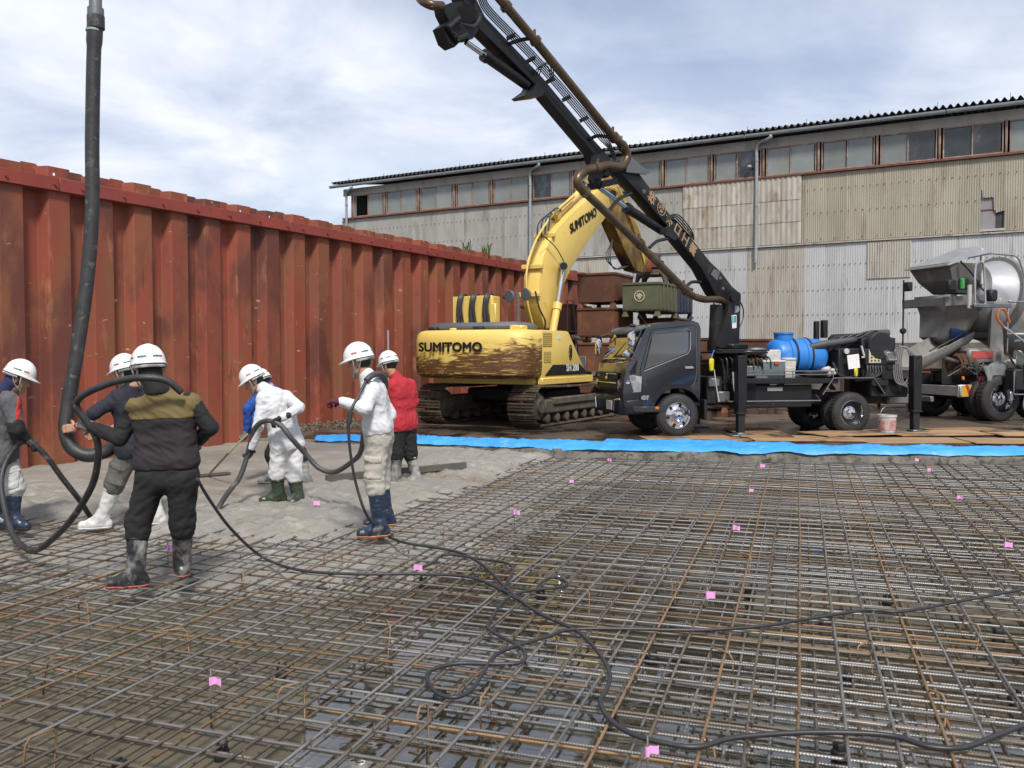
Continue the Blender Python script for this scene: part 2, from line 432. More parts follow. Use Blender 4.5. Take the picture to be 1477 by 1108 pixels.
# ------------------------------------------------------------------ fresh concrete: a heap spreading over the bars
FRONT = [onz(x, y, 0) for x, y in ((-160, 734), (0, 737), (134, 741), (281, 761), (400, 768), (467, 760), (530, 738), (620, 706), (672, 687), (724, 669), (791, 654), (850, 646))]
FS = [(a.x, a.y, b.x - a.x, b.y - a.y) for a, b in zip(FRONT, FRONT[1:])]
def front_dist(x, y):                        # positive on the poured side
    best = 9e9; sgn = 1
    for ax, ay, dx_, dy_ in FS:
        wx, wy = x - ax, y - ay
        q = min(1, max(0, (wx * dx_ + wy * dy_) / (dx_ * dx_ + dy_ * dy_)))
        l = math.hypot(wx - dx_ * q, wy - dy_ * q)
        if l < best - 1e-9: best = l; sgn = 1 if dx_ * wy - dy_ * wx > 0 else -1
    return best * sgn
def ss(a, b, x):
    q = min(1, max(0, (x - a) / (b - a))); return q * q * (3 - 2 * q)
def conc_h(x, y, s=None):
    s = front_dist(x, y) if s is None else s
    s2 = s + .22 * noise.noise((x * 1.1, y * 1.1, 5)) + .10 * noise.noise((x * 3.1, y * 3.1, 9))
    h = -.235 + .195 * ss(-2.3, -.5, s2) + .085 * ss(-.55, .25, s2) + .03 * ss(.1, 1.6, s2)
    rough = ss(-.9, -.2, s) * (1 - .93 * ss(.7, 2.0, s))
    h += rough * (.040 * noise.noise((x * 3.4, y * 3.4, 1)) + .036 * noise.noise((x * 8, y * 8, 2)) + .030 * noise.noise((x * 16, y * 16, 3)))
    return h
WALL_A, WALL_D = Vector((-6.75, 12.09)), Vector((.4893, .8721))
mb = MB(); H = .042; idx = {}; XS = np.arange(-9.4, 2.2, H); YS = np.arange(5.6, 15.9, H); V = []
for i, x in enumerate(XS):
    for j, y in enumerate(YS):
        x_, y_ = float(x), float(y)
        s = (Vector((x_, y_)) - WALL_A); side = s.x * WALL_D.y - s.y * WALL_D.x
        if side < -.35 or y_ > edge_y(x_) + .05: continue
        fd = front_dist(x_, y_)
        if fd < -2.6: continue
        idx[i, j] = len(V); V.append((x_, y_, conc_h(x_, y_, fd)))
F = []
for (i, j) in idx:
    q = [(i, j), (i + 1, j), (i + 1, j + 1), (i, j + 1)]
    if all(k in idx for k in q) : F.append([idx[k] for k in q])
mb.add(V, F)
conc = struct(obj('fresh_concrete', mb, m_conc, smooth=True))

# ------------------------------------------------------------------ red steel wall
WR = math.atan2(WALL_D.y, WALL_D.x)          # local x runs along the wall, -y faces the pit
wall = thing('steel_wall', 'tall red oxide corrugated steel wall with top beam, beside the fresh concrete', 'wall', (WALL_A.x, WALL_A.y, 0), WR)
def panel_mesh(hole):
    p = .70; w = .035
    prof = [(0, .17), (.21, .17), (.235, .145), (.27, .03), (.295, 0), (.61, 0), (.635, .03), (.67, .145), (.70, .17)]
    mb = MB(); th = .012
    rows = [-.15, 1.2, 2.6, 3.95, 4.2, 4.28, 4.34]
    k = len(prof)
    def top(x, z, i):
        return z + (.03 if (z > 4.3 and (i < 2 or i > 7)) else 0)
    for yo in (0, th):
        V = [(x, y + yo, top(x, z, i)) for z in rows for i, (x, y) in enumerate(prof)]
        F = []
        for r in range(len(rows) - 1):
            for c in range(k - 1):
                F.append((r * k + c, r * k + c + 1, (r + 1) * k + c + 1, (r + 1) * k + c))
        o = len(mb.v)
        if hole:
            q = next(f for f in F if f[0] == 4 * k + 4); F.remove(q)
            x0, x1, z0, z1 = .36, .40, 4.215, 4.255; y = yo
            V2 = [(.295, y, 4.2), (x0, y, 4.2), (x1, y, 4.2), (.61, y, 4.2), (.295, y, 4.28), (x0, y, 4.28), (x1, y, 4.28), (.61, y, 4.28), (x0, y, z0), (x1, y, z0), (x0, y, z1), (x1, y, z1)]
            mb.add(V2, [(0, 1, 5, 4), (2, 3, 7, 6), (1, 2, 9, 8), (10, 11, 6, 5)])
        mb.add(V, F)
    return mb
pm = []
for h in (0, 1):
    o = obj('sheet_pile', panel_mesh(h), m_red, wall, smooth=30); pm.append(o.data); bpy.data.objects.remove(o)
k0, k1 = -6, 27
for k in range(k0, k1):
    o = link('sheet_pile', pm[1 if (k * 7) % 5 in (0, 2) else 0], None, wall); o.location = (k * .70, rng.uniform(-.006, .006), rng.uniform(-.02, .02))
for k in range(5):
    x0, x1 = k0 * .7 + k * 4.62, k0 * .7 + (k + 1) * 4.62 - .012
    mb = MB()
    mb.box(((x0 + x1) / 2, -.045, 4.10), (x1 - x0, .05, .19), .006)
    mb.box(((x0 + x1) / 2, .06, 4.189), (x1 - x0, .16, .012)); mb.box(((x0 + x1) / 2, .06, 4.006), (x1 - x0, .16, .012))
    bo = obj('top_beam', mb, m_redcap, wall)
    mb = MB(); x = x0 + .35
    while x < x1: mb.cyl((x, -.071, 4.09), (x, -.095, 4.09), .022, n=6); x += .70
    obj('bolt_row', mb, m_redcap, bo)
# weeds on top of the wall
m_leaf = pbr('weed_leaf', (.10, .17, .035), (.06, .11, .02), 9, .6)
def weed(loc, n, h, label):
    r = random.Random(n); mb = MB()
    for i in range(n):
        a = r.uniform(0, 6.28); l = h * r.uniform(.5, 1.1); sp = r.uniform(.1, .6); w = .012
        p0 = Vector((r.uniform(-.1, .1), r.uniform(-.03, .03), 0)); d = Vector((math.cos(a), math.sin(a), 0)); s_ = Vector((-d.y, d.x, 0)) * w
        p1 = p0 + d * sp * l * .5 + Vector((0, 0, l * .7)); p2 = p0 + d * sp * l * 1.2 + Vector((0, 0, l * .85))
        mb.add([p0 - s_ * .6, p0 + s_ * .6, p1 + s_, p1 - s_, p2], [(0, 1, 2, 3), (3, 2, 4)])
    o = obj('weed', mb, m_leaf, smooth=False); o.location = loc
    return tag(o, label, 'plant')
for q, (s_, n_, h_) in enumerate(((11.7, 26, .34), (12.7, 34, .4))):
    p = WALL_A + WALL_D * s_
    weed((p.x - .15, p.y + .1, 4.30), n_, h_, ('small green weed tuft sprouting from the red wall top', 'larger green weed tuft on the red wall top beside the yellow boom')[q])

# ------------------------------------------------------------------ warehouse
BR = math.atan2(-.489, .872)
wh = thing('warehouse', 'long weathered warehouse clad in corrugated sheets with a strip of windows', 'building', (11.5, 27.3, 0), BR)
X0, X1 = -21.6, 13.0
mb = MB()
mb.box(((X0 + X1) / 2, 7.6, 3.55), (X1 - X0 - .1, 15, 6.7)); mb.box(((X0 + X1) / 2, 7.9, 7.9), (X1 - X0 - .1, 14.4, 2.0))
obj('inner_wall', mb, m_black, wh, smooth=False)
mb = MB(); mb.box(((X0 + X1) / 2, .03, 1.1), (X1 - X0, .2, 1.84), .02); obj('concrete_base', mb, m_base, wh)
def sheet(w, z0, z1, pitch, amp, cut=None):
    nw = max(1, round(w / pitch)); k = nw * 4; mb = MB(); V = []
    rows = [z0, z1] if cut is None else None
    for i in range(k + 1):
        x = w * i / k; y = -amp * (1 - math.cos(2 * math.pi * i / 4))
        lo = z0 if cut is None else cut(x)
        V += [(x, y, lo), (x, y, z1), (x, y + .007, lo), (x, y + .007, z1)]
    mb.add(V, [(4 * i, 4 * i + 4, 4 * i + 5, 4 * i + 1) for i in range(k)] + [(4 * i + 2, 4 * i + 3, 4 * i + 7, 4 * i + 6) for i in range(k)]
           + [(4 * i, 4 * i + 2, 4 * i + 6, 4 * i + 4) for i in range(k)] + [(0, 1, 3, 2), (4 * k, 4 * k + 2, 4 * k + 3, 4 * k + 1)])
    return mb
def mesh_of(name, mb, mat, smooth=50):
    o = obj(name, mb, mat, smooth=smooth); me = o.data; bpy.data.objects.remove(o); return me
W = .63
shY = mesh_of('slate_sheet', sheet(W + .02, 5.30, 7.5, .063, .008), m_slateY)
shG = mesh_of('slate_sheet', sheet(W + .02, 5.30, 7.5, .063, .006), m_slateG)
shW = mesh_of('metal_sheet', sheet(W + .02, 2.0, 5.22, .075, .0055), m_metW)
shB = mesh_of('metal_sheet', sheet(W + .02, 2.0, 5.22, .075, .008), m_metB)
shP = mesh_of('metal_sheet', sheet(W + .02, 4.05, 5.20, .075, .010), m_metB)
fib = [mesh_of('fibre_panel', sheet(.675, z, z + .79, .168, .014), m_fibre) for z in (5.30, 6.02, 6.74)]
BROWN = {-14, -13, -9, -8, -7, -6, -2, -1}
k = -39
while 2.87 + W * k < X1 - .1:
    x = 2.87 + W * k
    o = link('metal_sheet', shB if (-11 <= k <= -9) or k in (-20, -21) else shW, None, wh); o.location = (x, (k % 2) * .003 - .03, 0)
    if k in (-5, -4):
        o = link('metal_sheet', shP, None, wh); o.location = (x + .02, -.055, 0)
    if x < -6.32:
        o = link('slate_sheet', shG, None, wh); o.location = (x, -.035 + (k % 2) * .003, 0)
    elif x > -2.9 and k != 0:
        o = link('slate_sheet', shY, None, wh); o.location = (x, -.035 + (k % 2) * .003, 0)
    k += 1
for c in range(6):
    for r_ in range(3):
        o = link('fibre_panel', fib[r_], None, wh); o.location = (-6.28 + c * .665, -.06 - r_ * .012 - (c % 2) * .004, 0)
# the broken sheet and what shows through it
def cut(x):
    if x < .06: return 6.62 - x * 2
    if x < .37: return 6.32 + .012 * math.sin(x * 70)
    if x < .42: return 5.93
    return 5.85 + (x - .42) * .25
obj('broken_sheet', sheet(W + .02, 5.3, 7.5, .063, .008, cut), m_slateY, wh).location = (2.87, -.033, 0)
m_board = pbr('grey_pink_board', (.275, .255, .260), (.215, .200, .205), 3, .8, 0, .1, 30, layers=[((.13, .11, .11), 5, .62, .74, (1, 1, 3), None)])
m_slot = pbr('dark_opening', (.055, .053, .058), None, 4, .8)  # dark sheet beside the boards: shade of the opening put into its colour
for nm, x0, x1, z0, z1, mt, y in (('patch_or_opening', 2.88, 3.30, 5.98, 6.5, m_board, .02), ('patch_or_opening', 2.88, 3.28, 5.40, 5.93, m_board, .015), ('patch_or_opening', 3.285, 3.50, 5.40, 6.0, m_slot, .03)):
    mb = MB(); mb.box(((x0 + x1) / 2, y, (z0 + z1) / 2), (x1 - x0, .012, z1 - z0)); obj(nm, mb, mt, wh)
mb = MB(); mb.box((3.2, .005, 5.955), (.66, .02, .035)); obj('rail', mb, m_sill, wh)
mb = MB(); mb.box((3.2, -.02, 5.355), (.66, .05, .07)); obj('sill_strip', mb, m_metW, wh)
mb = MB(); mb.box(((X0 + X1) / 2, -.075, 5.255), (X1 - X0, .05, .05), .006); obj('flashing', mb, m_metB, wh)
mb = MB()
for z, st, yy in ((7.0, .21, -.058), (6.25, .21, -.058), (4.55, .16, -.05), (3.75, .16, -.05), (2.95, .16, -.05), (5.4, .42, -.058)):
    x = X0 + .2
    while x < X1:
        if not (2.87 < x < 3.6 and 5.3 < z < 7): mb.cyl((x, yy, z + rng.uniform(-.01, .01)), (x, yy - .012, z), .016, n=5)
        x += st
o = obj('fastener', mb, m_black, wh, smooth=False); o['kind'] = 'stuff'
# windows
mb = MB(); mb.box(((X0 + X1) / 2, -.06, 7.545), (X1 - X0, .16, .07), .008); obj('window_sill', mb, m_sill, wh)
mb = MB(); mb.box(((X0 + X1) / 2, -.03, 8.68), (X1 - X0, .05, .30)); obj('fascia', mb, m_slateG, wh)
BAY = 1.76
frm = MB()
for (a, b, c_, d_) in ((.09, .125, 7.585, 8.53), (BAY - .105, BAY - .07, 7.585, 8.53), (BAY / 2 - .02, BAY / 2 + .02, 7.585, 8.53)):
    frm.box(((a + b) / 2, -.03, (c_ + d_) / 2), (b - a, .06, d_ - c_))
frm.box((BAY / 2, -.028, 7.605), (BAY - .2, .056, .045)); frm.box((BAY / 2, -.028, 8.51), (BAY - .2, .056, .045))
frame_me = mesh_of('window', frm, m_woodframe)
pmb = MB(); pmb.box((.36, 0, 8.057), (.72, .008, .87)); pane_me = {}
for q, mt in enumerate((m_pane, m_paneD)):
    pane_me[q] = mesh_of('pane', pmb, mt); 
post = mesh_of('post', MB().box((0, -.03, 8.06), (.065, .09, .96), .006), m_woodframe)
for k in range(-12, 8):
    x = k * BAY
    o = link('post', post, None, wh); o.location = (x, -.005, 0)
    w_ = link('window', frame_me, None, wh); w_.location = (x, 0, 0)
    for h in (0, 1):
        dark = (k, h) in ((0, 1), (1, 0), (-3, 1), (1, 1), (-7, 0), (4, 0))
        p = link('pane', pane_me[1 if dark else 0], None, w_)
        gap = .07 if (not dark and h == 0 and k % 2) else 0
        p.location = (.125 + h * .775 + gap * .4, -.012 - .022 * h, 0); p.scale = ((1 if not gap else .93), 1, 1)
        if (k, h) == (-12, 0): p.scale = (.12, 1, 1)
# roof, gutter, pipes
mb = MB(); nW = 5; kk = nW * 6; V = []; yy = [-.42, 7.5]
for j, y in enumerate(yy):
    for th in (0, .012):
        for i in range(kk + 1):
            V.append((i / kk, y, 9.06 + .055 * math.cos(2 * math.pi * i / 6) + (y + .42) * .17 + th))
m_ = kk + 1
F = [(i, i + 1, 2 * m_ + i + 1, 2 * m_ + i) for i in range(kk)] + [(m_ + i, 3 * m_ + i, 3 * m_ + i + 1, m_ + i + 1) for i in range(kk)] + [(i, m_ + i, m_ + i + 1, i + 1) for i in range(kk)]
mb.add(V, F); roof_me = mesh_of('roof_sheet', mb, m_roof)
x = X0 - .35
while x < X1: o = link('roof_sheet', roof_me, None, wh); o.location = (x, rng.uniform(-.015, .015), 0); x += 1.0
x = X0 - .45; k = 0
while x < X1 - .2:
    mb = MB(); V = []; ln = 6.0
    for xx in (x, x + ln - .03):
        for q in range(9):
            a = math.pi * q / 8; V.append((xx, -.40 - .075 * math.cos(a), 8.96 - .11 * math.sin(a)))
        for q in range(8, -1, -1):
            a = math.pi * q / 8; V.append((xx, -.40 - .068 * math.cos(a), 8.96 - .103 * math.sin(a)))
    mb.add(V, [(q, q + 1, 18 + q + 1, 18 + q) for q in range(17)] + [tuple(range(18))[::-1], tuple(range(18, 36))])
    g = obj('gutter', mb, m_gutter, wh)
    x += ln
for q, (x, zb) in enumerate(((-21.35, 2.6), (-12.3, 4.9), (-3.72, 4.72), (5.6, 4.7))):
    mb = MB(); mb.tube(spline([(x + .5, -.40, 8.86), (x + .48, -.40, 8.76), (x + .1, -.18, 8.70), (x, -.15, 8.55), (x, -.15, 8.0)], 5) + [Vector((x, -.15, zb))], .055, 10)
    for z in (8.1, 6.6, 5.2): mb.cyl((x, -.15, z), (x, -.15, z + .05), .066, n=10)
    obj('downpipe', mb, m_gutter, wh)
mb = MB(); mb.tube([(-3.95, .0, 8.0), (-3.95, -.12, 8.0)], .02, 6); mb.lathe([(.0, -.07), (.06, -.05), (.09, 0), (.06, .05), (0, .07)], (-3.95, -.2, 7.93), (0, 0, 1), 12)
obj('wall_lamp', mb, m_gutter, wh)
mb = MB(); x = X0 + .5
while x < X1: mb.cyl((x, -.3, 9.1), (x, -.3, 9.26), .008, n=4); x += 1.9
obj('roof_hook', mb, m_black, wh)

# ------------------------------------------------------------------ blue tarp, plywood
mb = MB(); NX, NY = 360, 12; V = []
x0, x1 = -3.55, 10.5
for i in range(NX + 1):
    x = x0 + (x1 - x0) * i / NX; ye = edge_y(x)
    w0 = -.07 + .05 * noise.noise((x * .9, 1, 0)) + .02 * noise.noise((x * 4, 2, 0))
    w1 = .40 + .22 * noise.noise((x * .5, 7, 0)) + .06 * noise.noise((x * 3, 9, 0)) + .22 * max(0, min(1, (x - 1.5) * 9)) * max(0, min(1, (4.6 - x) * 9))
    if x < -3: w1 *= .4 + (x + 3.55)
    for j in range(NY + 1):
        q = j / NY; y = ye + w0 + (w1 - w0) * q
        f = .03 * abs(noise.noise((x * .5, y * 8, 3))) + .055 * abs(noise.noise((x * 1.2 + y, y * 16, 5))) + .03 * abs(noise.noise((x * 7, y * 14, 6)))
        z = yard_z(x, y) + .012 + max(0, f) * (.5 + math.sin(q * math.pi)) + .012
        if q < .01: z -= .05 + .03 * noise.noise((x * 2, 3, 3)); 
        V.append((x, y, z))
mb.add(V, [(i * (NY + 1) + j, (i + 1) * (NY + 1) + j, (i + 1) * (NY + 1) + j + 1, i * (NY + 1) + j + 1) for i in range(NX) for j in range(NY)])
tag(obj('tarp', mb, m_tarp, smooth=True), 'long wrinkled blue tarp strip laid along the pit edge', 'tarp')
boards = [(3.2, 14.9, .1, 0), (5.0, 14.75, -.05, 1), (6.75, 14.55, .04, 0), (8.5, 14.3, -.1, 1), (10.2, 14.1, .05, 0), (4.5, 15.75, 1.5, 2), (7.7, 15.6, .12, 2), (9.5, 15.3, -.08, 3), (11.1, 15.1, .1, 2), (12.0, 14.0, .0, 1), (8.9, 16.4, .2, 1), (10.7, 16.3, -.1, 0), (6.2, 15.5, .3, 3)]
pl = mesh_of('plywood_board', MB().box((0, 0, .006), (1.82, .91, .012)), m_ply)
for x, y, a, lv in boards:
    o = link('plywood_board', pl); o.location = (x, y, YZ + .003 + lv * .0135); o.rotation_euler = (0, 0, a)
    tag(o, 'tan plywood board lying flat on the wet yard around the trucks', 'board', 'plywood boards under the trucks')
# rubble and dead leaves at the foot of the wall
mb = MB(); r = random.Random(3)
for i in range(420):
    s_ = r.uniform(4.4, 9.0); p = WALL_A + WALL_D * s_; off = abs(r.gauss(.18, .16)) + .05
    c = Vector((p.x + off * .87, p.y - off * .49, YZ + .01)); sz = r.uniform(.012, .05)
    mb.box(c + Vector((0, 0, max(0, .10 - off * .25))), (sz * 1.6, sz, sz * .7), rot=(r.uniform(0, 3), r.uniform(0, 3), r.uniform(0, 3)))
m_rub = pbr('rubble', (.16, .13, .095), (.07, .055, .04), 20, .9, 0, .3, 60)
o = obj('rubble', mb, m_rub, smooth=False); o['kind'] = 'stuff'; tag(o, 'dry leaves and broken rubble along the foot of the red wall', 'rubble')
# ------------------------------------------------------------------ rebar mats
GA = R(18.6); U = Vector((math.sin(GA), math.cos(GA))); Vv = Vector((math.cos(GA), -math.sin(GA)))
def rebar_mat_material(name, c1, c2, rustf, rough):
    m = pbr(name, c1, c2, 3.5, rough, .45, 0, 50, rnd=.22, layers=[((.260, .160, .085), 1.6, .62 - rustf, .80 - rustf, None, .85), ((.40, .39, .36), 2.2, .70, .76, None, .8)])
    t = m.node_tree; bs = t.nodes['Principled BSDF']      # rolled ribs
    wv = t.nodes.new('ShaderNodeTexWave'); wv.wave_type = 'BANDS'; wv.bands_direction = 'X'; wv.inputs['Scale'].default_value = 22
    wv.inputs['Distortion'].default_value = 0
    tcx = t.nodes.new('ShaderNodeTexCoord'); t.links.new(tcx.outputs['Object'], wv.inputs['Vector'])
    b = t.nodes.new('ShaderNodeBump'); b.inputs['Strength'].default_value = .25; b.inputs['Distance'].default_value = .004
    t.links.new(wv.outputs['Fac'], b.inputs['Height']); t.links.new(b.outputs[0], bs.inputs['Normal'])
    return m
m_rb1 = rebar_mat_material('steel_bar', (.275, .268, .255), (.155, .149, .140), 0.0, .40)
m_rb2 = rebar_mat_material('brown_bar', (.195, .158, .122), (.112, .090, .068), .03, .55)
m_rb3 = rebar_mat_material('orange_rust_bar', (.310, .195, .105), (.200, .122, .064), .06, .7)
def usable(x, y, deep):
    if y < .9 or abs(x) > .66 * y + 2.6: return False
    if y > edge_y(x) - .06: return False
    w = Vector((x, y)) - WALL_A
    if w.x * WALL_D.y - w.y * WALL_D.x < .15: return False
    return front_dist(x, y) < (.45 if not deep else -.25)
def run(p0, d, lo, hi, deep):
    best = None; cur = None; s = lo
    while s <= hi:
        p = p0 + d * s
        if usable(p.x, p.y, deep):
            cur = (cur[0], s) if cur else (s, s)
            if best is None or cur[1] - cur[0] > best[1] - best[0]: best = cur
        else: cur = None
        s += .16
    return best
def bar(parent, a, b, z, d, r, mat, rn):
    ln = b - a; k = max(2, min(7, int(ln / 1.6))); mb = MB(); n = 6; pts = []
    for i in range(k + 1):
        pts.append((ln * i / k, rn.gauss(0, .006) if 0 < i < k else 0, rn.gauss(0, .0035)))
    mb.tube(pts, r, n)
    o = obj('bar', mb, mat, parent, smooth=True)
    o.rotation_euler = (0, 0, math.atan2(d.y, d.x) + rn.gauss(0, .0016))
    return o
def mat_layer(name, label, ztop, deep, dense, seed):
    rn = random.Random(seed)
    root = thing(name, label, 'rebar', (0, 0, 0))
    cnt = 0
    for i in range(-48, 56):                 # bars running away from the camera
        v = .2 * i + rn.gauss(0, .012) + (.09 if deep else 0)
        base = Vv * v; q = run(base, U, -3, 19, deep)
        if not q or q[1] - q[0] < .5: continue
        a, b = q[0] - rn.uniform(0, .15), q[1] + rn.uniform(-.1, .05)
        mt = rn.choices([m_rb1, m_rb2, m_rb3], [.40, .36, .24] if not deep else [.3, .55, .15])[0]
        o = bar(root, a, b, ztop, U, .0078, mt, rn); p = base + U * a; o.location = (p.x, p.y, ztop - .0078 + rn.gauss(0, .002)); cnt += 1
    us = []
    u = .2
    while u < 17:
        us.append((u, None)); u += .2
    if dense:
        u = .2
        while u < 17:
            us.append((u + .034, 'right')); u += .2
    for u, part in us:
        u += rn.gauss(0, .016 if not part else .008); base = U * u; q = run(base, Vv, -12, 12, deep)
        if not q or q[1] - q[0] < .5: continue
        a, b = q
        if part:
            a = max(a, -1.1 + u * .05 + rn.uniform(-.3, .45)); b = min(b, a + rn.uniform(1.3, 2.2))
            if b - a < .5: continue
        mt = rn.choices([m_rb1, m_rb2, m_rb3], [.5, .47, .03] if deep else [.66, .30, .04] if not part else [.3, .5, .2])[0]
        o = bar(root, a, b, ztop, Vv, .0078, mt, rn); p = base + Vv * a; o.location = (p.x, p.y, ztop - .0234 + rn.gauss(0, .002)); cnt += 1
    return root, cnt
up_mat, c1 = mat_layer('rebar_mat', 'upper mat of crossing steel reinforcing bars over the flooded slab', 0.0, False, True, 11)
lo_mat, c2 = mat_layer('rebar_mat', 'lower mat of reinforcing bars beneath the upper one', -.115, True, False, 12)
print('bars', c1, c2)
# tie wires at the crossings near the camera
mb = MB(); rt = random.Random(4)
for i in range(-48, 56):
    for j in range(1, 60):
        p = Vv * (.2 * i) + U * (.2 * j)
        if p.y > 8.5 or not usable(p.x, p.y, False) or rt.random() < .45: continue
        a = rt.choice((GA + .78, GA - .78)); mb.box((p.x, p.y, -.008), (.027, .003, .020), rot=(0, 0, -a))
        d = Vector((rt.uniform(-1, 1), rt.uniform(-1, 1), rt.uniform(.1, 1))) * .022; q = Vector((p.x, p.y, .002)); mb.beam(q, q + d, .003, .003)
ties = obj('tie_wire', mb, m_rb2, up_mat, smooth=False, kind='stuff')

# rusty bent chairs, black spacers
def chair_mesh(seed):
    r = random.Random(seed); w = .12 + r.uniform(-.02, .04); h = .185; mb = MB()
    pts = [(-.05, -w / 2, -.192), (0, -w / 2, -.19), (0, -w / 2, -.02), (0, -w / 2 + .02, h * .0 + .006), (0, w / 2 - .02, .008), (0, w / 2, -.02), (0, w / 2, -.19), (.05, w / 2, -.192)]
    mb.tube(pts, .0055, 6); return mb
cm = [mesh_of('bar_chair', chair_mesh(i), m_rb3, True) for i in range(3)]
rc = random.Random(5)
spots = [(420, 990), (610, 1020), (700, 1000), (560, 900), (790, 905), (1040, 940), (1245, 930), (1350, 1000), (1025, 1075), (840, 850), (1075, 800), (1180, 860), (1300, 820), (1400, 900), (350, 830), (250, 910), (120, 870), (480, 800), (700, 790), (590, 790), (640, 765), (860, 760), (960, 820), (90, 950), (1430, 760), (1230, 760), (930, 720), (1000, 700), (740, 720), (60, 1060)]
for q, (x, y) in enumerate(spots):
    o = link('bar_chair', cm[q % 3]); p = onz(x, y, 0); o.location = (p.x, p.y, 0); o.rotation_euler = (rc.uniform(-.1, .1), rc.uniform(-.1, .1), rc.uniform(0, 3))
    tag(o, 'rusty bent steel chair standing between the two bar mats', 'bar chair', 'bent chairs holding up the bars')
m_spc = pbr('black_spacer', (.014, .014, .015), None, 9, .6)
mbs = MB(); mbs.box((0, 0, -.165), (.07, .06, .05), .008); mbs.box((0, .018, -.125), (.05, .012, .04), .004); mbs.box((0, -.018, -.125), (.05, .012, .04), .004)
spm = mesh_of('spacer_block', mbs, m_spc)
for q, (x, y) in enumerate([(406, 960), (635, 995), (172, 1100), (880, 1030), (1212, 1075), (1222, 975), (780, 852), (970, 875), (940, 940), (1190, 890), (1440, 910), (1465, 1000), (610, 835), (1280, 860), (320, 1075), (1080, 850)]):
    o = link('spacer_block', spm); p = onz(x, y, -.12); o.location = (p.x, p.y, 0); o.rotation_euler = (0, 0, rc.uniform(0, 3))
    tag(o, 'small black plastic spacer under the lower bars', 'spacer', 'plastic spacers on the slab')
# level markers: thin rods with pink tape
m_pink = pbr('pink_tape', (.80, .36, .70), (.72, .30, .62), 12, .6, rnd=.08)
rod = mesh_of('rod', MB().cyl((0, 0, -.2), (0, 0, .13), .0045, n=6), m_rb2, True)
flag_mbs = []
for i in range(3):
    mb = MB(); w, h = .042 + i * .004, .038 + .006 * i; V = []
    for a in range(5):
        for b in range(3): V.append((.005 + w * a / 4, .006 * math.sin(a * 1.3 + i) , .045 + h * b / 2 + .004 * math.sin(a + b)))
    F = [(a * 3 + b, (a + 1) * 3 + b, (a + 1) * 3 + b + 1, a * 3 + b + 1) for a in range(4) for b in range(2)]
    mb.add(V, F); mb.cyl((0, 0, .045), (0, 0, .045 + h), .0075, n=6)
    flag_mbs.append(mesh_of('tape_flag', mb, m_pink))
def marker(px, py, z, q, label, group=None, sc_=1.0):
    p = onz(px, py, z + .06)
    t_ = thing('level_marker', label, 'marker', (p.x, p.y, z), rc.uniform(-.6, .6), group)
    link('rod', rod, None, t_); f = link('tape_flag', flag_mbs[q % 3], None, t_); f.scale = (sc_, sc_, 1)
    return t_
for q, (x, y) in enumerate([(304, 984), (598, 820), (742, 740), (822, 695), (877, 664), (1097, 673), (1081, 708), (1058, 762), (1020, 861), (934, 1086), (1320, 664), (1338, 679), (1381, 718), (1450, 787), (242, 792)]):
    marker(x, y, 0, q, 'thin steel rod with pink tape flag rising above the bars', 'pink flagged level markers in the mat', 1.15)
marker(453, 727, .02, 1, 'pink taped rod sticking out of the wet concrete', None, 1.2)

# ------------------------------------------------------------------ hoses and cables
m_rub_b = pbr('black_rubber', (.018, .018, .019), (.034, .034, .035), 9, .5, 0, .15, 50, layers=[((.15, .145, .135), 11, .58, .74, None, .8)])
m_cable = pbr('dark_cable', (.020, .020, .022), (.032, .032, .034), 6, .45, layers=[((.13, .125, .115), 4, .66, .8, None, .8)])
def lay(pxs, z, k=6): return spline([onz(x, y, z) for x, y in pxs], k)
def cable(name, pts, r, label, cat='cable', mat=None, n=8):
    return tag(obj(name, MB().tube(pts, r, n), mat or m_cable, smooth=True), label, cat)
# cable from the black-clad worker, right across the mat
pts = spline([at(284, 690, 6.15), at(303, 722, 6.3), at(335, 765, 6.5)] + [onz(x, y, .018) for x, y in ((378, 803), (430, 822), (510, 828), (600, 828), (680, 833), (735, 858), (785, 888), (832, 910), (862, 940), (879, 970), (876, 992), (866, 1012), (880, 1038), (915, 1060), (970, 1074), (1010, 1077), (1060, 1064), (1150, 1057), (1230, 1057), (1290, 1062), (1340, 1077), (1390, 1078), (1440, 1060), (1477, 1046), (1530, 1030))], 7)
cable('power_cable', pts, .012, 'dark cable running from the black-clad worker across the mat to the right')
pts = lay([(1540, 838), (1477, 850), (1380, 868), (1300, 882), (1250, 880), (1170, 892), (1090, 904), (1000, 909), (900, 907), (825, 908), (790, 918), (735, 935), (712, 948), (697, 970), (680, 995), (655, 1006), (628, 998), (616, 978), (624, 966), (660, 957), (720, 958), (752, 955), (757, 942), (745, 930), (706, 908), (708, 894), (728, 866), (758, 853), (812, 846), (815, 838), (795, 833), (778, 843), (775, 850)], .022, 6)
cable('power_cable', pts, .011, 'thin cable tangled in loops in the middle of the mat')
pts = lay([(600, 822), (625, 812), (642, 800), (690, 806), (730, 812), (740, 824), (726, 848), (733, 855)], .030, 6)
cable('power_cable', pts, .010, 'short grey cable loop crossing the mat near a pink flag')
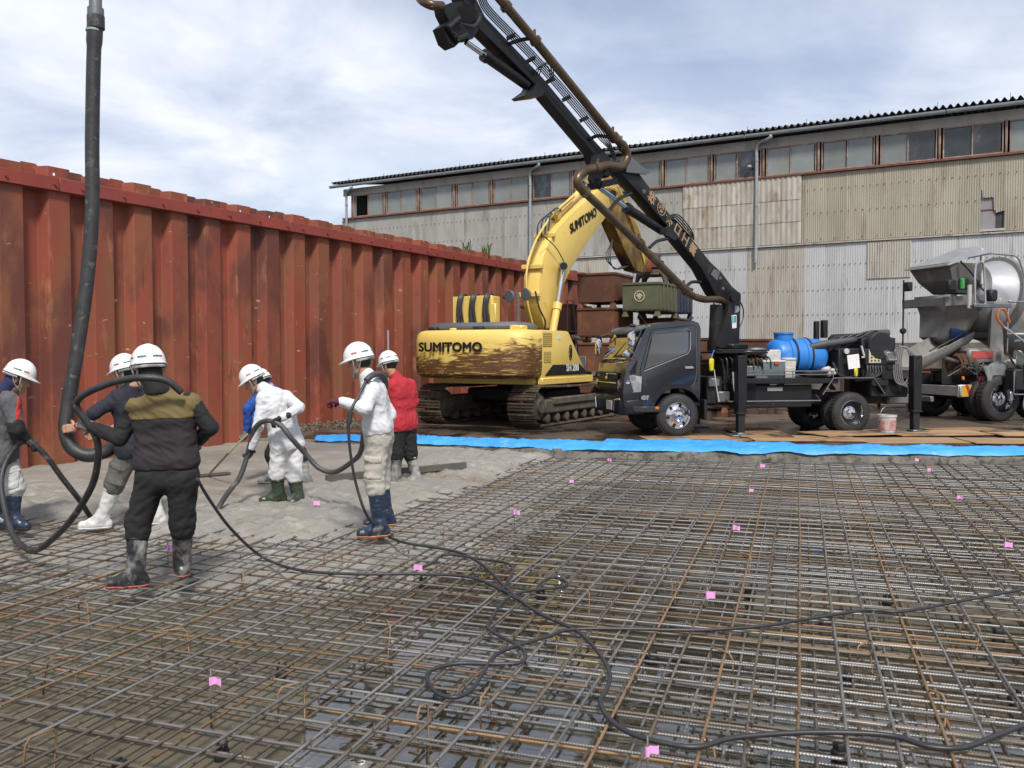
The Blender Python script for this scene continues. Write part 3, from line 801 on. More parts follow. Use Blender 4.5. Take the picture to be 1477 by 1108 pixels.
# ------------------------------------------------------------------ vehicle materials
m_yel = pbr('excavator_yellow', (.720, .515, .135), (.660, .470, .118), 1.6, .38, 0, .04, 20, coat=.15, layers=[((.36, .25, .07), 2.6, .60, .78, None, .6)])
m_yelw = pbr('scraped_counterweight', (.720, .515, .135), (.660, .470, .118), 1.6, .42, 0, .08, 20)
m_grey = pbr('grey_plastic', (.110, .120, .130), (.085, .092, .10), 3, .5)
m_dark = pbr('black_paint', (.010, .010, .011), (.016, .016, .017), 4, .42, 0, .03, 30, spec=.3, layers=[((.07, .062, .05), 3, .62, .78, None, .7)])
m_frame = pbr('chassis_black', (.013, .013, .015), (.022, .021, .022), 5, .5, 0, .1, 30, spec=.3, layers=[((.045, .040, .033), 3, .64, .80, None, .8)])
m_track = pbr('rusty_track', (.105, .075, .048), (.060, .043, .030), 7, .75, .3, .3, 40, layers=[((.20, .155, .10), 3, .55, .7, None, .9)])
m_trackd = pbr('muddy_frame', (.125, .105, .078), (.070, .058, .043), 4, .85, 0, .3, 30)
m_chrome = pbr('chrome', (.72, .72, .74), (.60, .60, .62), 5, .08, 1.0)
m_rod = pbr('polished_rod', (.62, .63, .66), (.5, .51, .54), 6, .15, 1.0)
m_steel = pbr('dull_steel', (.24, .245, .25), (.16, .165, .17), 5, .42, .8, .05, 40)
m_tyre = pbr('tyre', (.016, .016, .016), (.030, .029, .028), 6, .75, 0, .2, 60, layers=[((.075, .068, .058), 4, .58, .75, None, .9)])
m_cabp = pbr('gunmetal_paint', (.034, .037, .044), (.030, .033, .040), 2, .26, .5, 0, 20, coat=1.0)
m_glass = pbr('tinted_glass', (.010, .013, .014), (.014, .018, .019), 2, .03, 0, 0, 20, spec=1.0, coat=1.0)
m_glass.node_tree.nodes['Principled BSDF'].inputs['IOR'].default_value = 1.75
m_pipe = pbr('bronze_pipe', (.125, .085, .048), (.075, .050, .030), 3, .38, .55, .05, 30, layers=[((.26, .19, .10), 1.2, .56, .72, None, .3)])
m_white = pbr('white_paint', (.70, .70, .69), (.62, .62, .61), 6, .5)
m_dirtyw = pbr('dirty_white', (.52, .51, .48), (.38, .37, .34), 8, .6, layers=[((.25, .23, .2), 6, .58, .7, None, None)])
m_gold = pbr('gold_lettering', (.36, .24, .14), (.28, .18, .10), 8, .5)
m_blue = pbr('blue_tank', (.022, .175, .520), (.018, .150, .46), 3, .42, layers=[((.10, .26, .52), 3, .6, .8, None, .6)])
m_redp = pbr('red_plastic', (.45, .035, .03), (.36, .03, .025), 6, .4)
m_amber = pbr('amber_lens', (.60, .17, .03), None, 6, .25)
m_lens = pbr('clear_lens', (.45, .47, .48), (.30, .31, .32), 14, .08, .4, 0)
m_teal = pbr('grey_green_crate', (.105, .145, .150), (.085, .12, .125), 4, .5)
m_rustbin = pbr('rust_steel', (.150, .058, .030), (.085, .034, .020), 2.2, .82, 0, .25, 35, rnd=.2, layers=[((.22, .09, .04), 3, .56, .7, (1, 1, .5), .85), ((.045, .022, .016), 1.4, .54, .7, (1, 1, .5), .7)])
m_greenbin = pbr('worn_green_steel', (.095, .105, .060), (.070, .075, .045), 3, .75, 0, .2, 35, layers=[((.15, .085, .04), 2.4, .54, .68, (1, 1, .5), .85)])
m_bluebin = pbr('dark_blue_steel', (.030, .040, .070), (.022, .03, .05), 3, .7, 0, .2, 35, layers=[((.13, .06, .03), 2.4, .58, .7, None, .85)])
m_silver = pbr('mixer_silver', (.48, .485, .49), (.40, .405, .41), 2.5, .34, .45, .02, 20, layers=[((.26, .25, .23), 1.6, .56, .74, None, .5)])
m_mixg = pbr('mixer_grey', (.180, .175, .165), (.135, .130, .122), 3, .45, .2, .05, 30, layers=[((.27, .26, .235), 2.6, .55, .72, None, .85)])
m_caked = pbr('concrete_caked', (.26, .25, .225), (.17, .162, .145), 4, .85, 0, .6, 30)
m_yb = pbr('yellow_plastic', (.62, .52, .03), None, 6, .5)

def scrape(m):                               # bare brown scrapes where the counterweight has rubbed
    t = m.node_tree; bs = t.nodes['Principled BSDF']; src = bs.inputs['Base Color'].links[0].from_socket
    tc = t.nodes.new('ShaderNodeTexCoord'); sp = t.nodes.new('ShaderNodeSeparateXYZ'); t.links.new(tc.outputs['Object'], sp.inputs[0])
    z = _math(t, 'ADD', sp.outputs['Z'], _math(t, 'MULTIPLY', _noise(t, tc.outputs['Object'], 2.2, 6, .7, .6, (1, 1, 5)), -.9))
    yb = _math(t, 'MULTIPLY', _ramp(t, sp.outputs['Y'], .55, -1.3), .36)
    f = _ramp(t, _math(t, 'SUBTRACT', z, yb), .93, .82)
    g = _ramp(t, _noise(t, tc.outputs['Object'], 4, 8, .75, .5, (1, .6, 9)), .37, .46)
    f = _math(t, 'MULTIPLY', f, _math(t, 'ADD', _math(t, 'MULTIPLY', g, .88), .12))
    cc = _mix(t, (.040, .018, .011), (.17, .075, .025), _noise(t, tc.outputs['Object'], 6, 6, .7, .3, (1, 1, 5)))
    t.links.new(_mix(t, src, cc, f), bs.inputs['Base Color'])
scrape(m_yelw)

# ------------------------------------------------------------------ excavator
EX_R = math.atan2(.872, .489)
ex = thing('excavator', 'yellow crawler excavator with scraped counterweight parked beside the red wall', 'excavator', (.284, 19.27, YZ), EX_R)
EXM = Matrix.Translation((.284, 19.27, YZ)) @ Matrix.Rotation(EX_R, 4, 'Z')
def ex_world(x, y, z): return EXM @ Vector((x, y, z - YZ))
# local z is height above the yard
def arc(c, r, a0, a1, n): return [(c[0] + r * math.cos(a0 + (a1 - a0) * i / n), c[1] + r * math.sin(a0 + (a1 - a0) * i / n)) for i in range(n + 1)]
cwp = [(-1.75, -1.34)] + [(-2.18, -1.34), (-2.36, -1.28), (-2.47, -1.12), (-2.56, -.7), (-2.60, -.2), (-2.60, .2), (-2.56, .7), (-2.47, 1.12), (-2.36, 1.28), (-2.18, 1.34)] + [(-1.75, 1.34)]
mb = MB(); rows = ((.98, .10), (1.06, .015), (1.20, 0), (1.72, 0), (1.86, .02), (1.93, .07), (1.95, .13)); V = []
for z, ins in rows:
    for x, y in cwp: V.append((x + (ins if x < -2 else 0), y - math.copysign(ins if x < -1.9 else ins, y), z))
k = len(cwp); F = [(j * k + i, j * k + (i + 1) % k, (j + 1) * k + (i + 1) % k, (j + 1) * k + i) for j in range(len(rows) - 1) for i in range(k)] + [tuple(range(k))[::-1], tuple(range((len(rows) - 1) * k, len(rows) * k))]
mb.add(V, F); cw = obj('counterweight', mb, m_yelw, ex, smooth=38)
lettering('SUMITOMO', .245, (-2.615, .28, 1.60), (0, -1, 0), (0, 0, 1), m_dark, ex, .006, 1.18, world=False)
# right side house, sloping front
def side_house(y0, y1, mat, nm):
    mb = MB(); out_ = [(-1.74, .98), (.42, .98), (.42, 1.02), (-.50, 1.93), (-.60, 1.95), (-1.74, 1.95)]
    mb.prism([(x, y0, z) for x, z in out_], (0, y1 - y0, 0)); return obj(nm, mb, mat, ex, bevel=.03)
hs = side_house(-1.33, -.62, m_yel, 'side_housing')
side_house(.62, 1.33, m_yel, 'side_housing')
mb = MB(); mb.box((-.5, 0, 1.35), (2.4, 1.2, .72)); obj('engine_bay', mb, m_frame, ex)
for (x0, x1, z0, z1) in ((-1.70, -1.30, 1.62, 1.90), (-1.66, -1.34, 1.30, 1.52)):
    v = obj('vent_panel', MB().box(((x0 + x1) / 2, -1.332, (z0 + z1) / 2), (x1 - x0, .012, z1 - z0), .003), pbr('vent_mesh', (.36, .27, .06), (.25, .19, .05), 40, .7), ex)
    mbl = MB()
    for q in range(7): mbl.box(((x0 + x1) / 2, -1.339, z0 + (z1 - z0) * (q + .5) / 7), (x1 - x0 - .03, .006, .012))
    obj('louvre_row', mbl, m_yel, v)
mb = MB(); mb.prism([(-1.62, -1.333, 1.03), (.40, -1.333, 1.03), (.30, -1.333, 1.13), (.06, -1.333, 1.25), (-1.25, -1.333, 1.25)], (0, -.006, 0)); obj('decal_stripe', mb, m_dark, ex, smooth=False)
lettering('SH 200', .20, (-.34, -1.345, 1.17), (1, 0, 0), (0, 0, 1), m_white, ex, .002, 1.05, world=False)
mb = MB(); mb.lathe([(.085, 0), (.105, 0), (.105, .008), (.085, .008), (.085, 0)], (0, 0, 0), (0, -1, 0), 20, close=False)
mb.v = [(x * .75 - .42, y - 1.331, z * 1.6 + 1.50) for x, y, z in mb.v]; obj('emblem', mb, m_dark, ex)
lettering('NISW', .10, (-.42, -1.338, 1.50), (0, 0, -1), (1, 0, 0), m_dark, ex, .004, .8, world=False)
mb = MB(); mb.box((-.98, -1.334, 1.82), (.14, .006, .10)); obj('warning_label', mb, m_white, ex)
mb = MB(); mb.beam((-1.76, -1.30, .92), (.66, -1.30, .92), .12, .14, b=.015); mb.box((-.4, 0, .93), (2.9, 2.4, .14)); obj('deck', mb, m_yel, ex)
mb = MB(); mb.box((.5, -1.1, 1.25), (.03, .35, .34), .01); obj('step_plate', mb, m_grey, ex)
mb = MB(); mb.box((-1.55, .15, 2.02), (.9, 2.15, .16), .06); mb.box((-1.55, .15, 2.10), (.7, 1.9, .04), .02); obj('engine_hood', mb, m_grey, ex)
mb = MB(); mb.box((-2.1, -1.0, 1.985), (.25, .28, .1), .02); mb.box((-2.15, .5, 1.97), (.1, .14, .06), .02); objs('hood_catch', mb, m_yel, ex)
mb = MB()
for y in (-.05, 1.06): mb.box((-2.05, y, 1.99), (.14, .22, .07), .02)
objs('hand_grip', mb, m_frame, ex)
# yellow hose bracket with black straps
hb = obj('hose_bracket', MB().box((-1.1, .68, 2.42), (.06, 1.0, .60), .01).box((-.95, 1.16, 2.42), (.30, .05, .58), .01).box((-.95, .2, 2.42), (.30, .05, .58), .01).box((-1.1, .16, 2.3), (.10, .16, .5), .02), m_yel, ex)
for y in (.98, .66, .32):
    obj('hose_bundle', MB().tube(spline([(-1.16, y, 2.12), (-1.17, y + .02, 2.4), (-1.15, y, 2.66), (-1.04, y, 2.74), (-.9, y + .03, 2.66), (-.86, y, 2.2)], 5), .055, 8).tube(spline([(-1.17, y - .08, 2.15), (-1.19, y - .05, 2.45), (-1.15, y - .06, 2.68), (-1.0, y - .06, 2.75), (-.9, y, 2.5)], 5), .035, 6), m_rub_b, hb)
mb = MB(); mb.cyl((-1.3, -.55, 2.08), (-1.3, -.55, 2.72), .03, n=8); mb.cyl((-1.36, -.42, 2.72), (-.6, .15, 2.72), .07, n=12); obj('lamp_post', mb, m_grey, ex)
for (x, y, z) in ((-1.40, -.40, 2.66), (-1.28, -.72, 2.70)):
    obj('work_lamp', MB().lathe([(.02, .1), (.10, .06), (.135, .0), (.13, -.02), (.02, -.025)], (x, y, z), (.6, -.2, .1), 16), m_grey, ex)
mb = MB(); mb.lathe([(.02, 0), (.12, .02), (.13, .05), (.05, .07)], (.1, -1.25, 1.78), (.3, -.3, 1), 14); mb.cyl((.1, -1.22, 1.4), (.1, -1.22, 1.8), .014, n=6); obj('mirror', mb, m_grey, ex)
mb = MB(); mb.tube([(.35, -1.2, .98), (.1, -1.2, 2.05), (-.02, -1.2, 2.62), (-.30, -1.2, 2.62), (-.30, -1.2, 1.9)], .016, 6); mb.tube([(.2, -1.2, 1.95), (-.3, -1.2, 1.95)], .014, 6); obj('hand_rail', mb, m_frame, ex)
# turntable and tracks
mb = MB(); mb.cyl((0, 0, .62), (0, 0, .86), .62, n=32); mb.box((0, 0, .58), (1.7, 2.0, .30), .05); mb.cyl((0, 0, .8), (0, 0, .87), .75, n=32); obj('turntable', mb, m_frame, ex)
TRK = []
RW, HL = .38, 1.80
def track_path(n=96):
    """closed side loop: sprocket and idler wheels of radius RW, straight runs between"""
    per = 2 * (2 * HL) + 2 * math.pi * RW; o = []
    for i in range(n):
        s = per * i / n
        if s < 2 * HL: o.append((-HL + s, RW * 2 + .0 - .03 * math.sin(math.pi * s / (2 * HL)), 0))
        elif s < 2 * HL + math.pi * RW:
            a = math.pi / 2 - (s - 2 * HL) / RW; o.append((HL + RW * math.cos(a), RW + RW * math.sin(a), a - math.pi / 2))
        elif s < 4 * HL + math.pi * RW: o.append((HL - (s - 2 * HL - math.pi * RW), 0, math.pi))
        else:
            a = -math.pi / 2 - (s - 4 * HL - math.pi * RW) / RW; o.append((-HL + RW * math.cos(a), RW + RW * math.sin(a), a - math.pi / 2))
    return o
shoe = MB(); shoe.box((0, 0, .012), (.168, .60, .022), .004)
for q in (-.06, 0, .06): shoe.box((q, 0, .032), (.018, .58, .022), .003)
for q in (-.14, .14):
    for w in (-.03, .03): shoe.cyl((w, q, .02), (w, q, .038), .014, n=6)
shoe_me = mesh_of('track_shoe', shoe, m_track)
for sgn in (-1, 1):
    y = 1.10 * sgn
    mb = MB(); mb.box((0, y, .40), (3.1, .42, .30), .04); mb.box((0, y - .0, .50), (2.4, .50, .16), .03)
    tf = obj('track_frame', mb, m_trackd, ex)
    for (px_, pz, a) in track_path(48):
        o = link('track_shoe', shoe_me, None, tf); o.location = (px_, y, pz + .045); o.rotation_euler = (0, -a, 0)
    mb = MB(); mb.tube([(p[0], y, p[1] + .045) for p in track_path(48)] + [(-HL, y, RW * 2 + .045)], .05, 4); obj('track_chain', mb, m_track, ex)
    for x in (-HL, HL):
        obj('track_wheel', MB().lathe([(.05, -.24), (.13, -.26), (.15, -.22), (.26, -.20), (.30, -.14), (.30, .14), (.26, .20), (.15, .22), (.13, .26), (.05, .24)], (x, y, RW + .045), (0, 1, 0), 24), m_trackd, ex)
    for q in range(7):
        obj('track_roller', MB().lathe([(.04, -.2), (.10, -.18), (.10, -.08), (.08, -.07), (.08, .07), (.10, .08), (.10, .18), (.04, .2)], (-1.35 + q * .45, y, .155), (0, 1, 0), 14), m_trackd, ex)
# boom and arm in the vertical plane of the machine
EXN = Vector((.872, -.489, 0))               # towards the camera side of that plane
BP = ex_world(.157, -.30, 2.3)
def exbp(px, py, off=0.0): return onplane(px, py, BP + EXN * off, EXN)
hw = .195
near = [(786, 474), (804, 474), (806, 440), (813, 412), (826, 384), (846, 352), (868, 322), (884, 300), (892, 288), (893, 270), (880, 262), (868, 268), (850, 285), (826, 306), (806, 327), (792, 348), (783, 372), (778, 400), (777, 440)]
mb = MB(); mb.prism([exbp(x, y, hw) for x, y in near], -EXN * 2 * hw); boom = obj('boom', mb, m_yel, ex, world=True, bevel=.02)
u_ = (exbp(866, 303, hw) - exbp(824, 332, hw)).normalized(); n_ = EXN; up_ = n_.cross(u_)
lettering('SUMITOMO', .30, exbp(842, 318, hw + .012), u_, up_, m_dark, ex, .006, 1.05)
mb = MB(); 
for q in range(5):
    o_ = -.20 + .09 * q
    path = [(775, 470), (768, 440), (766, 405), (770, 378), (781, 348), (797, 322), (815, 302), (836, 284)]
    mb.tube(spline([exbp(x - 7, y - 3, o_) for x, y in path], 4), .022, 6)
objs('hydraulic_line', mb, m_yel, boom, world=True)
mb = MB()
for (x, y) in ((764, 425), (768, 385), (786, 340)): mb.box(exbp(x, y, 0), (.12, .5, .10), .01, rot=(0, 0, EX_R))
objs('line_clamp', mb, m_yel, boom, world=True)
mb = MB()
for q in range(4): mb.tube(spline([exbp(776 + q * 5, 348 - q * 5, -.1 + .1 * q), exbp(776 + q * 6, 325 - q * 5, -.1 + .1 * q), exbp(788 + q * 5, 312 - q * 4, -.1 + .1 * q), exbp(800 + q * 4, 318 - q * 4, 0)], 5), .018, 6)
mb.tube(spline([exbp(783, 340, .26), exbp(800, 355, .30), exbp(812, 375, .28), exbp(814, 384, .26)], 5), .012, 6)
mb.tube(spline([exbp(772, 420, .26), exbp(778, 445, .32), exbp(786, 462, .34), exbp(786, 476, .3)], 5), .02, 6)
objs('hydraulic_hose', mb, m_rub_b, boom, world=True)
# arm cylinder along the top of the boom
mb = MB(); mb.cyl(exbp(801, 312, 0), exbp(842, 272, 0), .085, n=16); mb.lathe([(.11, 0), (.11, .18)], exbp(799, 314, 0), exbp(842, 272, 0) - exbp(799, 314, 0), 14); obj('arm_cylinder', mb, m_yel, ex, world=True)
mb = MB(); mb.cyl(exbp(842, 272, 0), exbp(868, 248, 0), .05, n=12); obj('arm_cylinder_rod', mb, m_rod, ex, world=True)
for off in (.36, -.36):
    obj('boom_cylinder', MB().cyl(exbp(796, 486, off), exbp(804, 440, off), .085, n=14).lathe([(.105, -.02), (.105, .14), (.085, .15)], exbp(803, 446, off), exbp(804, 440, off) - exbp(796, 486, off), 14), m_yel, ex, world=True)
    obj('boom_cylinder_rod', MB().cyl(exbp(804, 440, off), exbp(813, 384, off), .05, n=12).cyl(exbp(813, 384, off - .07), exbp(813, 384, off + .07), .10, n=12), m_rod, ex, world=True)
obj('boom_pin', MB().cyl(exbp(813, 384, .46), exbp(813, 384, -.46), .085, n=12).cyl(exbp(884, 280, .30), exbp(884, 280, -.30), .10, n=12), m_frame, ex, world=True)
arm = [(858, 262), (868, 246), (882, 250), (893, 268), (908, 298), (926, 345), (938, 385), (930, 394), (916, 390), (900, 358), (880, 312), (864, 284)]
mb = MB(); mb.prism([exbp(x, y, .17) for x, y in arm], -EXN * .34); obj('arm', mb, pbr('arm_brown_yellow', (.46, .31, .055), (.13, .065, .02), 1.2, .6, 0, .1, 20, layers=[((.070, .035, .016), 1.1, .44, .60, None, .8)]), ex, world=True, bevel=.015)
mb = MB()
for q in range(4): mb.tube(spline([exbp(868 + q * 4, 272, .24), exbp(884 + q * 3, 262 + q * 3, .26), exbp(898 + q * 2, 286 + q * 3, .25), exbp(918 + q * 2, 340, .22), exbp(930, 382, .2)], 5), .016, 6)
objs('arm_hose', mb, m_yel, ex, world=True)
mb = MB()
for q in range(3): mb.tube(spline([exbp(884, 345, .2), exbp(880 - q * 3, 372, .22), exbp(886 + q * 2, 388, .24), exbp(898 + q * 4, 384, .2)], 5), .014, 6)
objs('hanging_hose', mb, m_rub_b, ex, world=True)
mb = MB(); mb.prism([exbp(x, y, .14) for x, y in ((916, 362), (928, 356), (938, 362), (944, 378), (938, 392), (924, 390))], -EXN * .3); obj('grapple_bracket', mb, m_redp, ex, world=True, bevel=.02)
gp = exbp(944, 384, 0)
mb = MB(); mb.lathe([(.05, .45), (.18, .42), (.18, .25), (.28, .2), (.30, 0), (.22, -.05), (.42, -.10), (.42, -.22), (.2, -.26)], gp + Vector((0, 0, -.06)), (0, 0, 1), 18); obj('rotator', mb, m_track, ex, world=True)
for q in range(4):
    a = q * math.pi / 2 + .4; d = Vector((math.cos(a), math.sin(a), 0))
    obj('grapple_tine', MB().tube([gp + d * .25 + Vector((0, 0, -.2)), gp + d * .55 + Vector((0, 0, -.32)), gp + d * .62 + Vector((0, 0, -.55)), gp + d * .35 + Vector((0, 0, -.62))], [.09, .10, .08, .03], 6), m_track, ex, world=True)

# ------------------------------------------------------------------ concrete pump truck
TB = R(11)
pt = thing('pump_truck', 'black concrete pump truck with dark cab and raised folding boom', 'truck', (2.78, 16.03, YZ), math.pi + TB)
PTM = Matrix.Translation((2.78, 16.03, YZ)) @ Matrix.Rotation(math.pi + TB, 4, 'Z')
def wheel(parent, x, y, r, w, side, dual=False, front=True):
    """side = +1 when the outer face looks towards +y"""
    s = side
    tp = [(r * .62, -.0), (r * .80, .0), (r * .93, -.018), (r * .985, -.045), (r, -.075), (r, -w + .075), (r * .985, -w + .045), (r * .93, -w + .018), (r * .8, -w), (r * .62, -w)]
    wv = obj('wheel', MB().lathe([(a, b) for a, b in tp], (x, y, r), (0, s, 0), 36, close=False), m_tyre, parent)
    mbt = MB()
    for q in range(36):
        a = q * math.tau / 36
        for yy in (-w * .28, -w * .5, -w * .72): mbt.box((x + (r + .003) * math.cos(a), y + s * yy, r + (r + .003) * math.sin(a)), (.012, w * .17, .05), rot=(0, -a, 0))
    obj('tread', mbt, m_tyre, wv, smooth=False, kind='stuff')
    if front: pr = [(r * .64, -.01), (r * .60, -.005), (r * .57, -.03), (r * .52, -.06), (r * .40, -.05), (r * .30, -.01), (r * .22, .01), (r * .2, .03), (.02, .035)]
    else: pr = [(r * .64, -.01), (r * .60, -.005), (r * .57, -.05), (r * .52, -.13), (r * .34, -.14), (r * .32, -.10), (r * .2, -.09), (r * .19, -.02), (.02, -.01)]
    rm = obj('rim', MB().lathe(pr, (x, y, r), (0, s, 0), 32, close=False), m_chrome, wv)
    mbn = MB(); mbh = MB()
    for q in range(6):
        a = q * math.tau / 6 + .3; rr = r * .27
        off = .01 if front else -.09
        mbn.cyl((x + rr * math.cos(a), y + s * (off - .03), r + rr * math.sin(a)), (x + rr * math.cos(a), y + s * (off + .02), r + rr * math.sin(a)), .016, n=6)
        a += math.pi / 6; rr = r * .46; yo = -.052 if front else -.13
        mbn.lathe([(.001, .012), (.03, .010), (.032, 0)], (x + rr * math.cos(a), y + s * yo, r + rr * math.sin(a)), (0, s, 0), 8) if False else None
        mbh.cyl((x + rr * math.cos(a), y + s * (yo - .02), r + rr * math.sin(a)), (x + rr * math.cos(a), y + s * (yo + .006), r + rr * math.sin(a)), .028, n=10)
    objs('wheel_nut', mbn, m_chrome, wv); objs('hand_hole', mbh, m_black, wv)
    obj('hub_back', MB().cyl((x, y - s * w * .5, r), (x, y - s * (w * .5 + .02), r), r * .63, n=24), m_frame, wv)
    return wv
for y, s in ((.86, 1), (-.86, -1)):
    wheel(pt, 0, y, .38, .22, s, front=True)
    wheel(pt, -3.4, y, .38, .22, s, front=False)
    wheel(pt, -3.4, y - s * .26, .38, .22, s, front=False)
# cab shell
cabp = [(.93, .50), (1.00, .56), (1.02, .80), (1.0, 1.02), (.94, 1.30), (.86, 1.36), (.60, 1.93), (.50, 1.99), (.30, 2.03), (-.28, 2.06), (-.38, 2.02), (-.42, 1.92), (-.42, .78), (-.40, .60)]
arch = [(.47 * math.cos(a), .40 + .47 * math.sin(a)) for a in [R(205) - R(230) * 0 - (R(205) - R(-25)) * i / 16 for i in range(17)]]
arch = [p for p in arch if p[1] > .45 and p[0] > -.41]
mb = MB(); mb.prism([(x, -.84, z) for x, z in cabp + arch], (0, 1.68, 0)); cab = obj('cab', mb, m_cabp, pt, bevel=.045, seg=3)
def side_panel(poly, y, th, mat, nm, parent, bev=0):
    mb = MB(); mb.prism([(x, y, z) for x, z in poly], (0, th, 0)); return obj(nm, mb, mat, parent, bevel=bev)
for sgn in (1, -1):
    y = .842 * sgn
    dr = side_panel([(.70, 1.02), (.70, 1.22), (.50, 1.90), (-.28, 1.98), (-.36, 1.90), (-.36, 1.0), (-.30, .93), (.30, .93), (.46, .78), (.50, .56), (.72, .56)], y, .006 * sgn, m_cabp, 'door', pt, .002)
    wp = [(.635, 1.21), (.50, 1.76), (.40, 1.83), (-.14, 1.89), (-.20, 1.86), (-.20, 1.56), (-.17, 1.50)]
    side_panel(wp, y + .004 * sgn, .006 * sgn, m_glass, 'door_window', dr)
    ring = MB(); pts_ = [Vector((x, y + .012 * sgn, z)) for x, z in wp]; ring.tube(pts_ + [pts_[0]], .012, 6); obj('window_seal', ring, m_frame, dr)
    obj('window_trim', MB().tube([(.64, y + .014 * sgn, 1.17), (-.17, y + .014 * sgn, 1.475), (-.215, y + .014 * sgn, 1.56), (-.215, y + .014 * sgn, 1.86)], .008, 6), m_chrome, dr)
    obj('door_visor', MB().prism([(.53, y + .008 * sgn, 1.72), (.44, y + .008 * sgn, 1.87), (-.14, y + .008 * sgn, 1.935), (-.20, y + .008 * sgn, 1.90), (-.14, y + .008 * sgn, 1.885), (.40, y + .008 * sgn, 1.825)], (0, .02 * sgn, 0)), m_grey, dr)
    obj('door_handle', MB().box((-.20, y + .02 * sgn, 1.23), (.17, .03, .05), .012), m_chrome, dr)
    obj('door_edge', MB().tube(spline([(-.33, y + .008 * sgn, 1.92), (-.345, y + .008 * sgn, 1.3), (-.33, y + .008 * sgn, 1.05), (-.27, y + .008 * sgn, .90)], 5), .009, 5), m_steel, dr)
    seam = [(.70, 1.02), (.70, 1.22), (.50, 1.90), (-.28, 1.98), (-.36, 1.90), (-.36, 1.0), (-.30, .93), (.30, .93), (.46, .78), (.50, .56), (.72, .56), (.70, 1.02)]
    obj('door_seam', MB().tube([(x, .846 * sgn, z) for x, z in seam], .006, 5), m_black, dr)
    obj('sill_step', MB().box((.52, .845 * sgn, .50), (.62, .04, .11), .015), m_cabp, pt)
    obj('marker_lamp', MB().box((.40, .872 * sgn, .52), (.07, .02, .05), .008), m_amber, pt)
    obj('headlamp', MB().prism([(1.035, .52 * sgn, .82), (1.03, .52 * sgn, 1.0), (.92, .855 * sgn, 1.10), (.78, .862 * sgn, 1.08), (.80, .862 * sgn, .80), (.98, .80 * sgn, .79)], (-.10, 0, 0)), m_lens, pt, bevel=.01)
    objs('lamp_reflector', MB().lathe([(.0, .01), (.05, .02), (.062, 0)], (1.0, .70 * sgn, .92), (.9, .45 * sgn, 0), 14).lathe([(0, .01), (.035, .015), (.04, 0)], (.93, .84 * sgn, .98), (.4, .9 * sgn, 0), 12), m_chrome, pt)
    obj('fog_lamp', MB().box((1.02, .62 * sgn, .62), (.03, .14, .07), .01), m_lens, pt)
    obj('corner_panel', MB().prism([(.965, .70 * sgn, 1.12), (.90, .855 * sgn, 1.13), (.80, .858 * sgn, 1.13), (.76, .858 * sgn, 1.36), (.86, .72 * sgn, 1.37)], (0, .006 * sgn, .0)), m_dark, pt)
lettering('GT', .085, (.62, .862, .70), (-1, 0, 0), (0, 0, 1), m_chrome, pt, .006, 1.2, name='badge', world=False)
# windscreen and front
n_ws = Vector((.57, 0, .26)).normalized()
mb = MB(); mb.prism([(.865, -.74, 1.40), (.865, .74, 1.40), (.625, .72, 1.90), (.625, -.72, 1.90)], (.02, 0, .009)); ws = obj('windscreen', mb, m_glass, pt)
obj('wiper', MB().tube([(.93, .1, 1.37), (.88, .35, 1.42), (.75, .62, 1.68)], .012, 5).tube([(.93, -.4, 1.37), (.88, -.1, 1.42), (.75, .2, 1.68)], .012, 5), m_frame, ws)
obj('sun_visor', MB().prism([(.60, -.82, 1.92), (.60, .82, 1.92), (.72, .80, 1.87), (.76, .7, 1.83), (.76, -.7, 1.83), (.72, -.80, 1.87)], (0, 0, .06)), m_grey, pt, bevel=.012)
obj('front_trim', MB().tube(spline([(.80, .85, 1.37), (.90, .7, 1.385), (.95, .3, 1.39), (.95, -.3, 1.39), (.90, -.7, 1.385), (.80, -.85, 1.37)], 4), .016, 6), m_chrome, pt)
gr = obj('grille', MB().box((1.022, 0, .98), (.03, 1.1, .34), .02), m_dark, pt)
for z in (.87, .95, 1.03, 1.11): obj('grille_bar', MB().box((1.045, 0, z), (.02, 1.06, .022), .006), m_chrome if z in (.95, 1.11) else m_dark, gr)
obj('emblem', MB().lathe([(.05, 0), (.062, .005), (.062, .012), (.048, .014)], (1.05, 0, 1.06), (1, 0, 0), 16), m_chrome, pt)
obj('bumper', MB().prism([(.96, -.85, .40), (1.07, -.72, .40), (1.07, .72, .40), (.96, .85, .40), (.62, .85, .42), (.62, -.85, .42)], (0, 0, .26)), m_dark, pt, bevel=.03)
objs('bumper_trim', MB().tube([(1.06, .78, .68), (1.09, .60, .66), (1.09, .54, .46)], .014, 5).tube([(1.06, -.78, .68), (1.09, -.60, .66), (1.09, -.54, .46)], .014, 5), m_chrome, pt)
obj('number_plate', MB().box((1.085, .25, .55), (.012, .33, .165), .003), m_dirtyw, pt)
mir = obj('mirror', MB().box((.92, 1.0, 1.72), (.14, .17, .27), .05).tube([(.80, .86, 1.86), (.9, 1.0, 1.86)], .012, 6).tube([(.80, .86, 1.42), (.92, 1.0, 1.56)], .012, 6), m_chrome, pt)
obj('mirror', MB().box((.97, .88, 1.47), (.13, .20, .15), .05).tube([(.85, .8, 1.4), (.95, .88, 1.44)], .012, 6), m_chrome, pt)
obj('mirror', MB().box((.92, -1.0, 1.60), (.10, .17, .34), .04).tube([(.74, -.86, 1.86), (.9, -1.0, 1.8)], .012, 6), m_chrome, pt)
objs('fender_flap', MB().box((-.50, .80, .48), (.05, .20, .36), .01).box((-.46, -.80, .48), (.05, .20, .36), .01), m_frame, pt)
obj('antenna', MB().tube([(.5, .6, 2.0), (.66, .5, 2.24)], .006, 5).cyl((.70, .55, 1.97), (.80, .55, 1.98), .03, n=8), m_frame, pt)
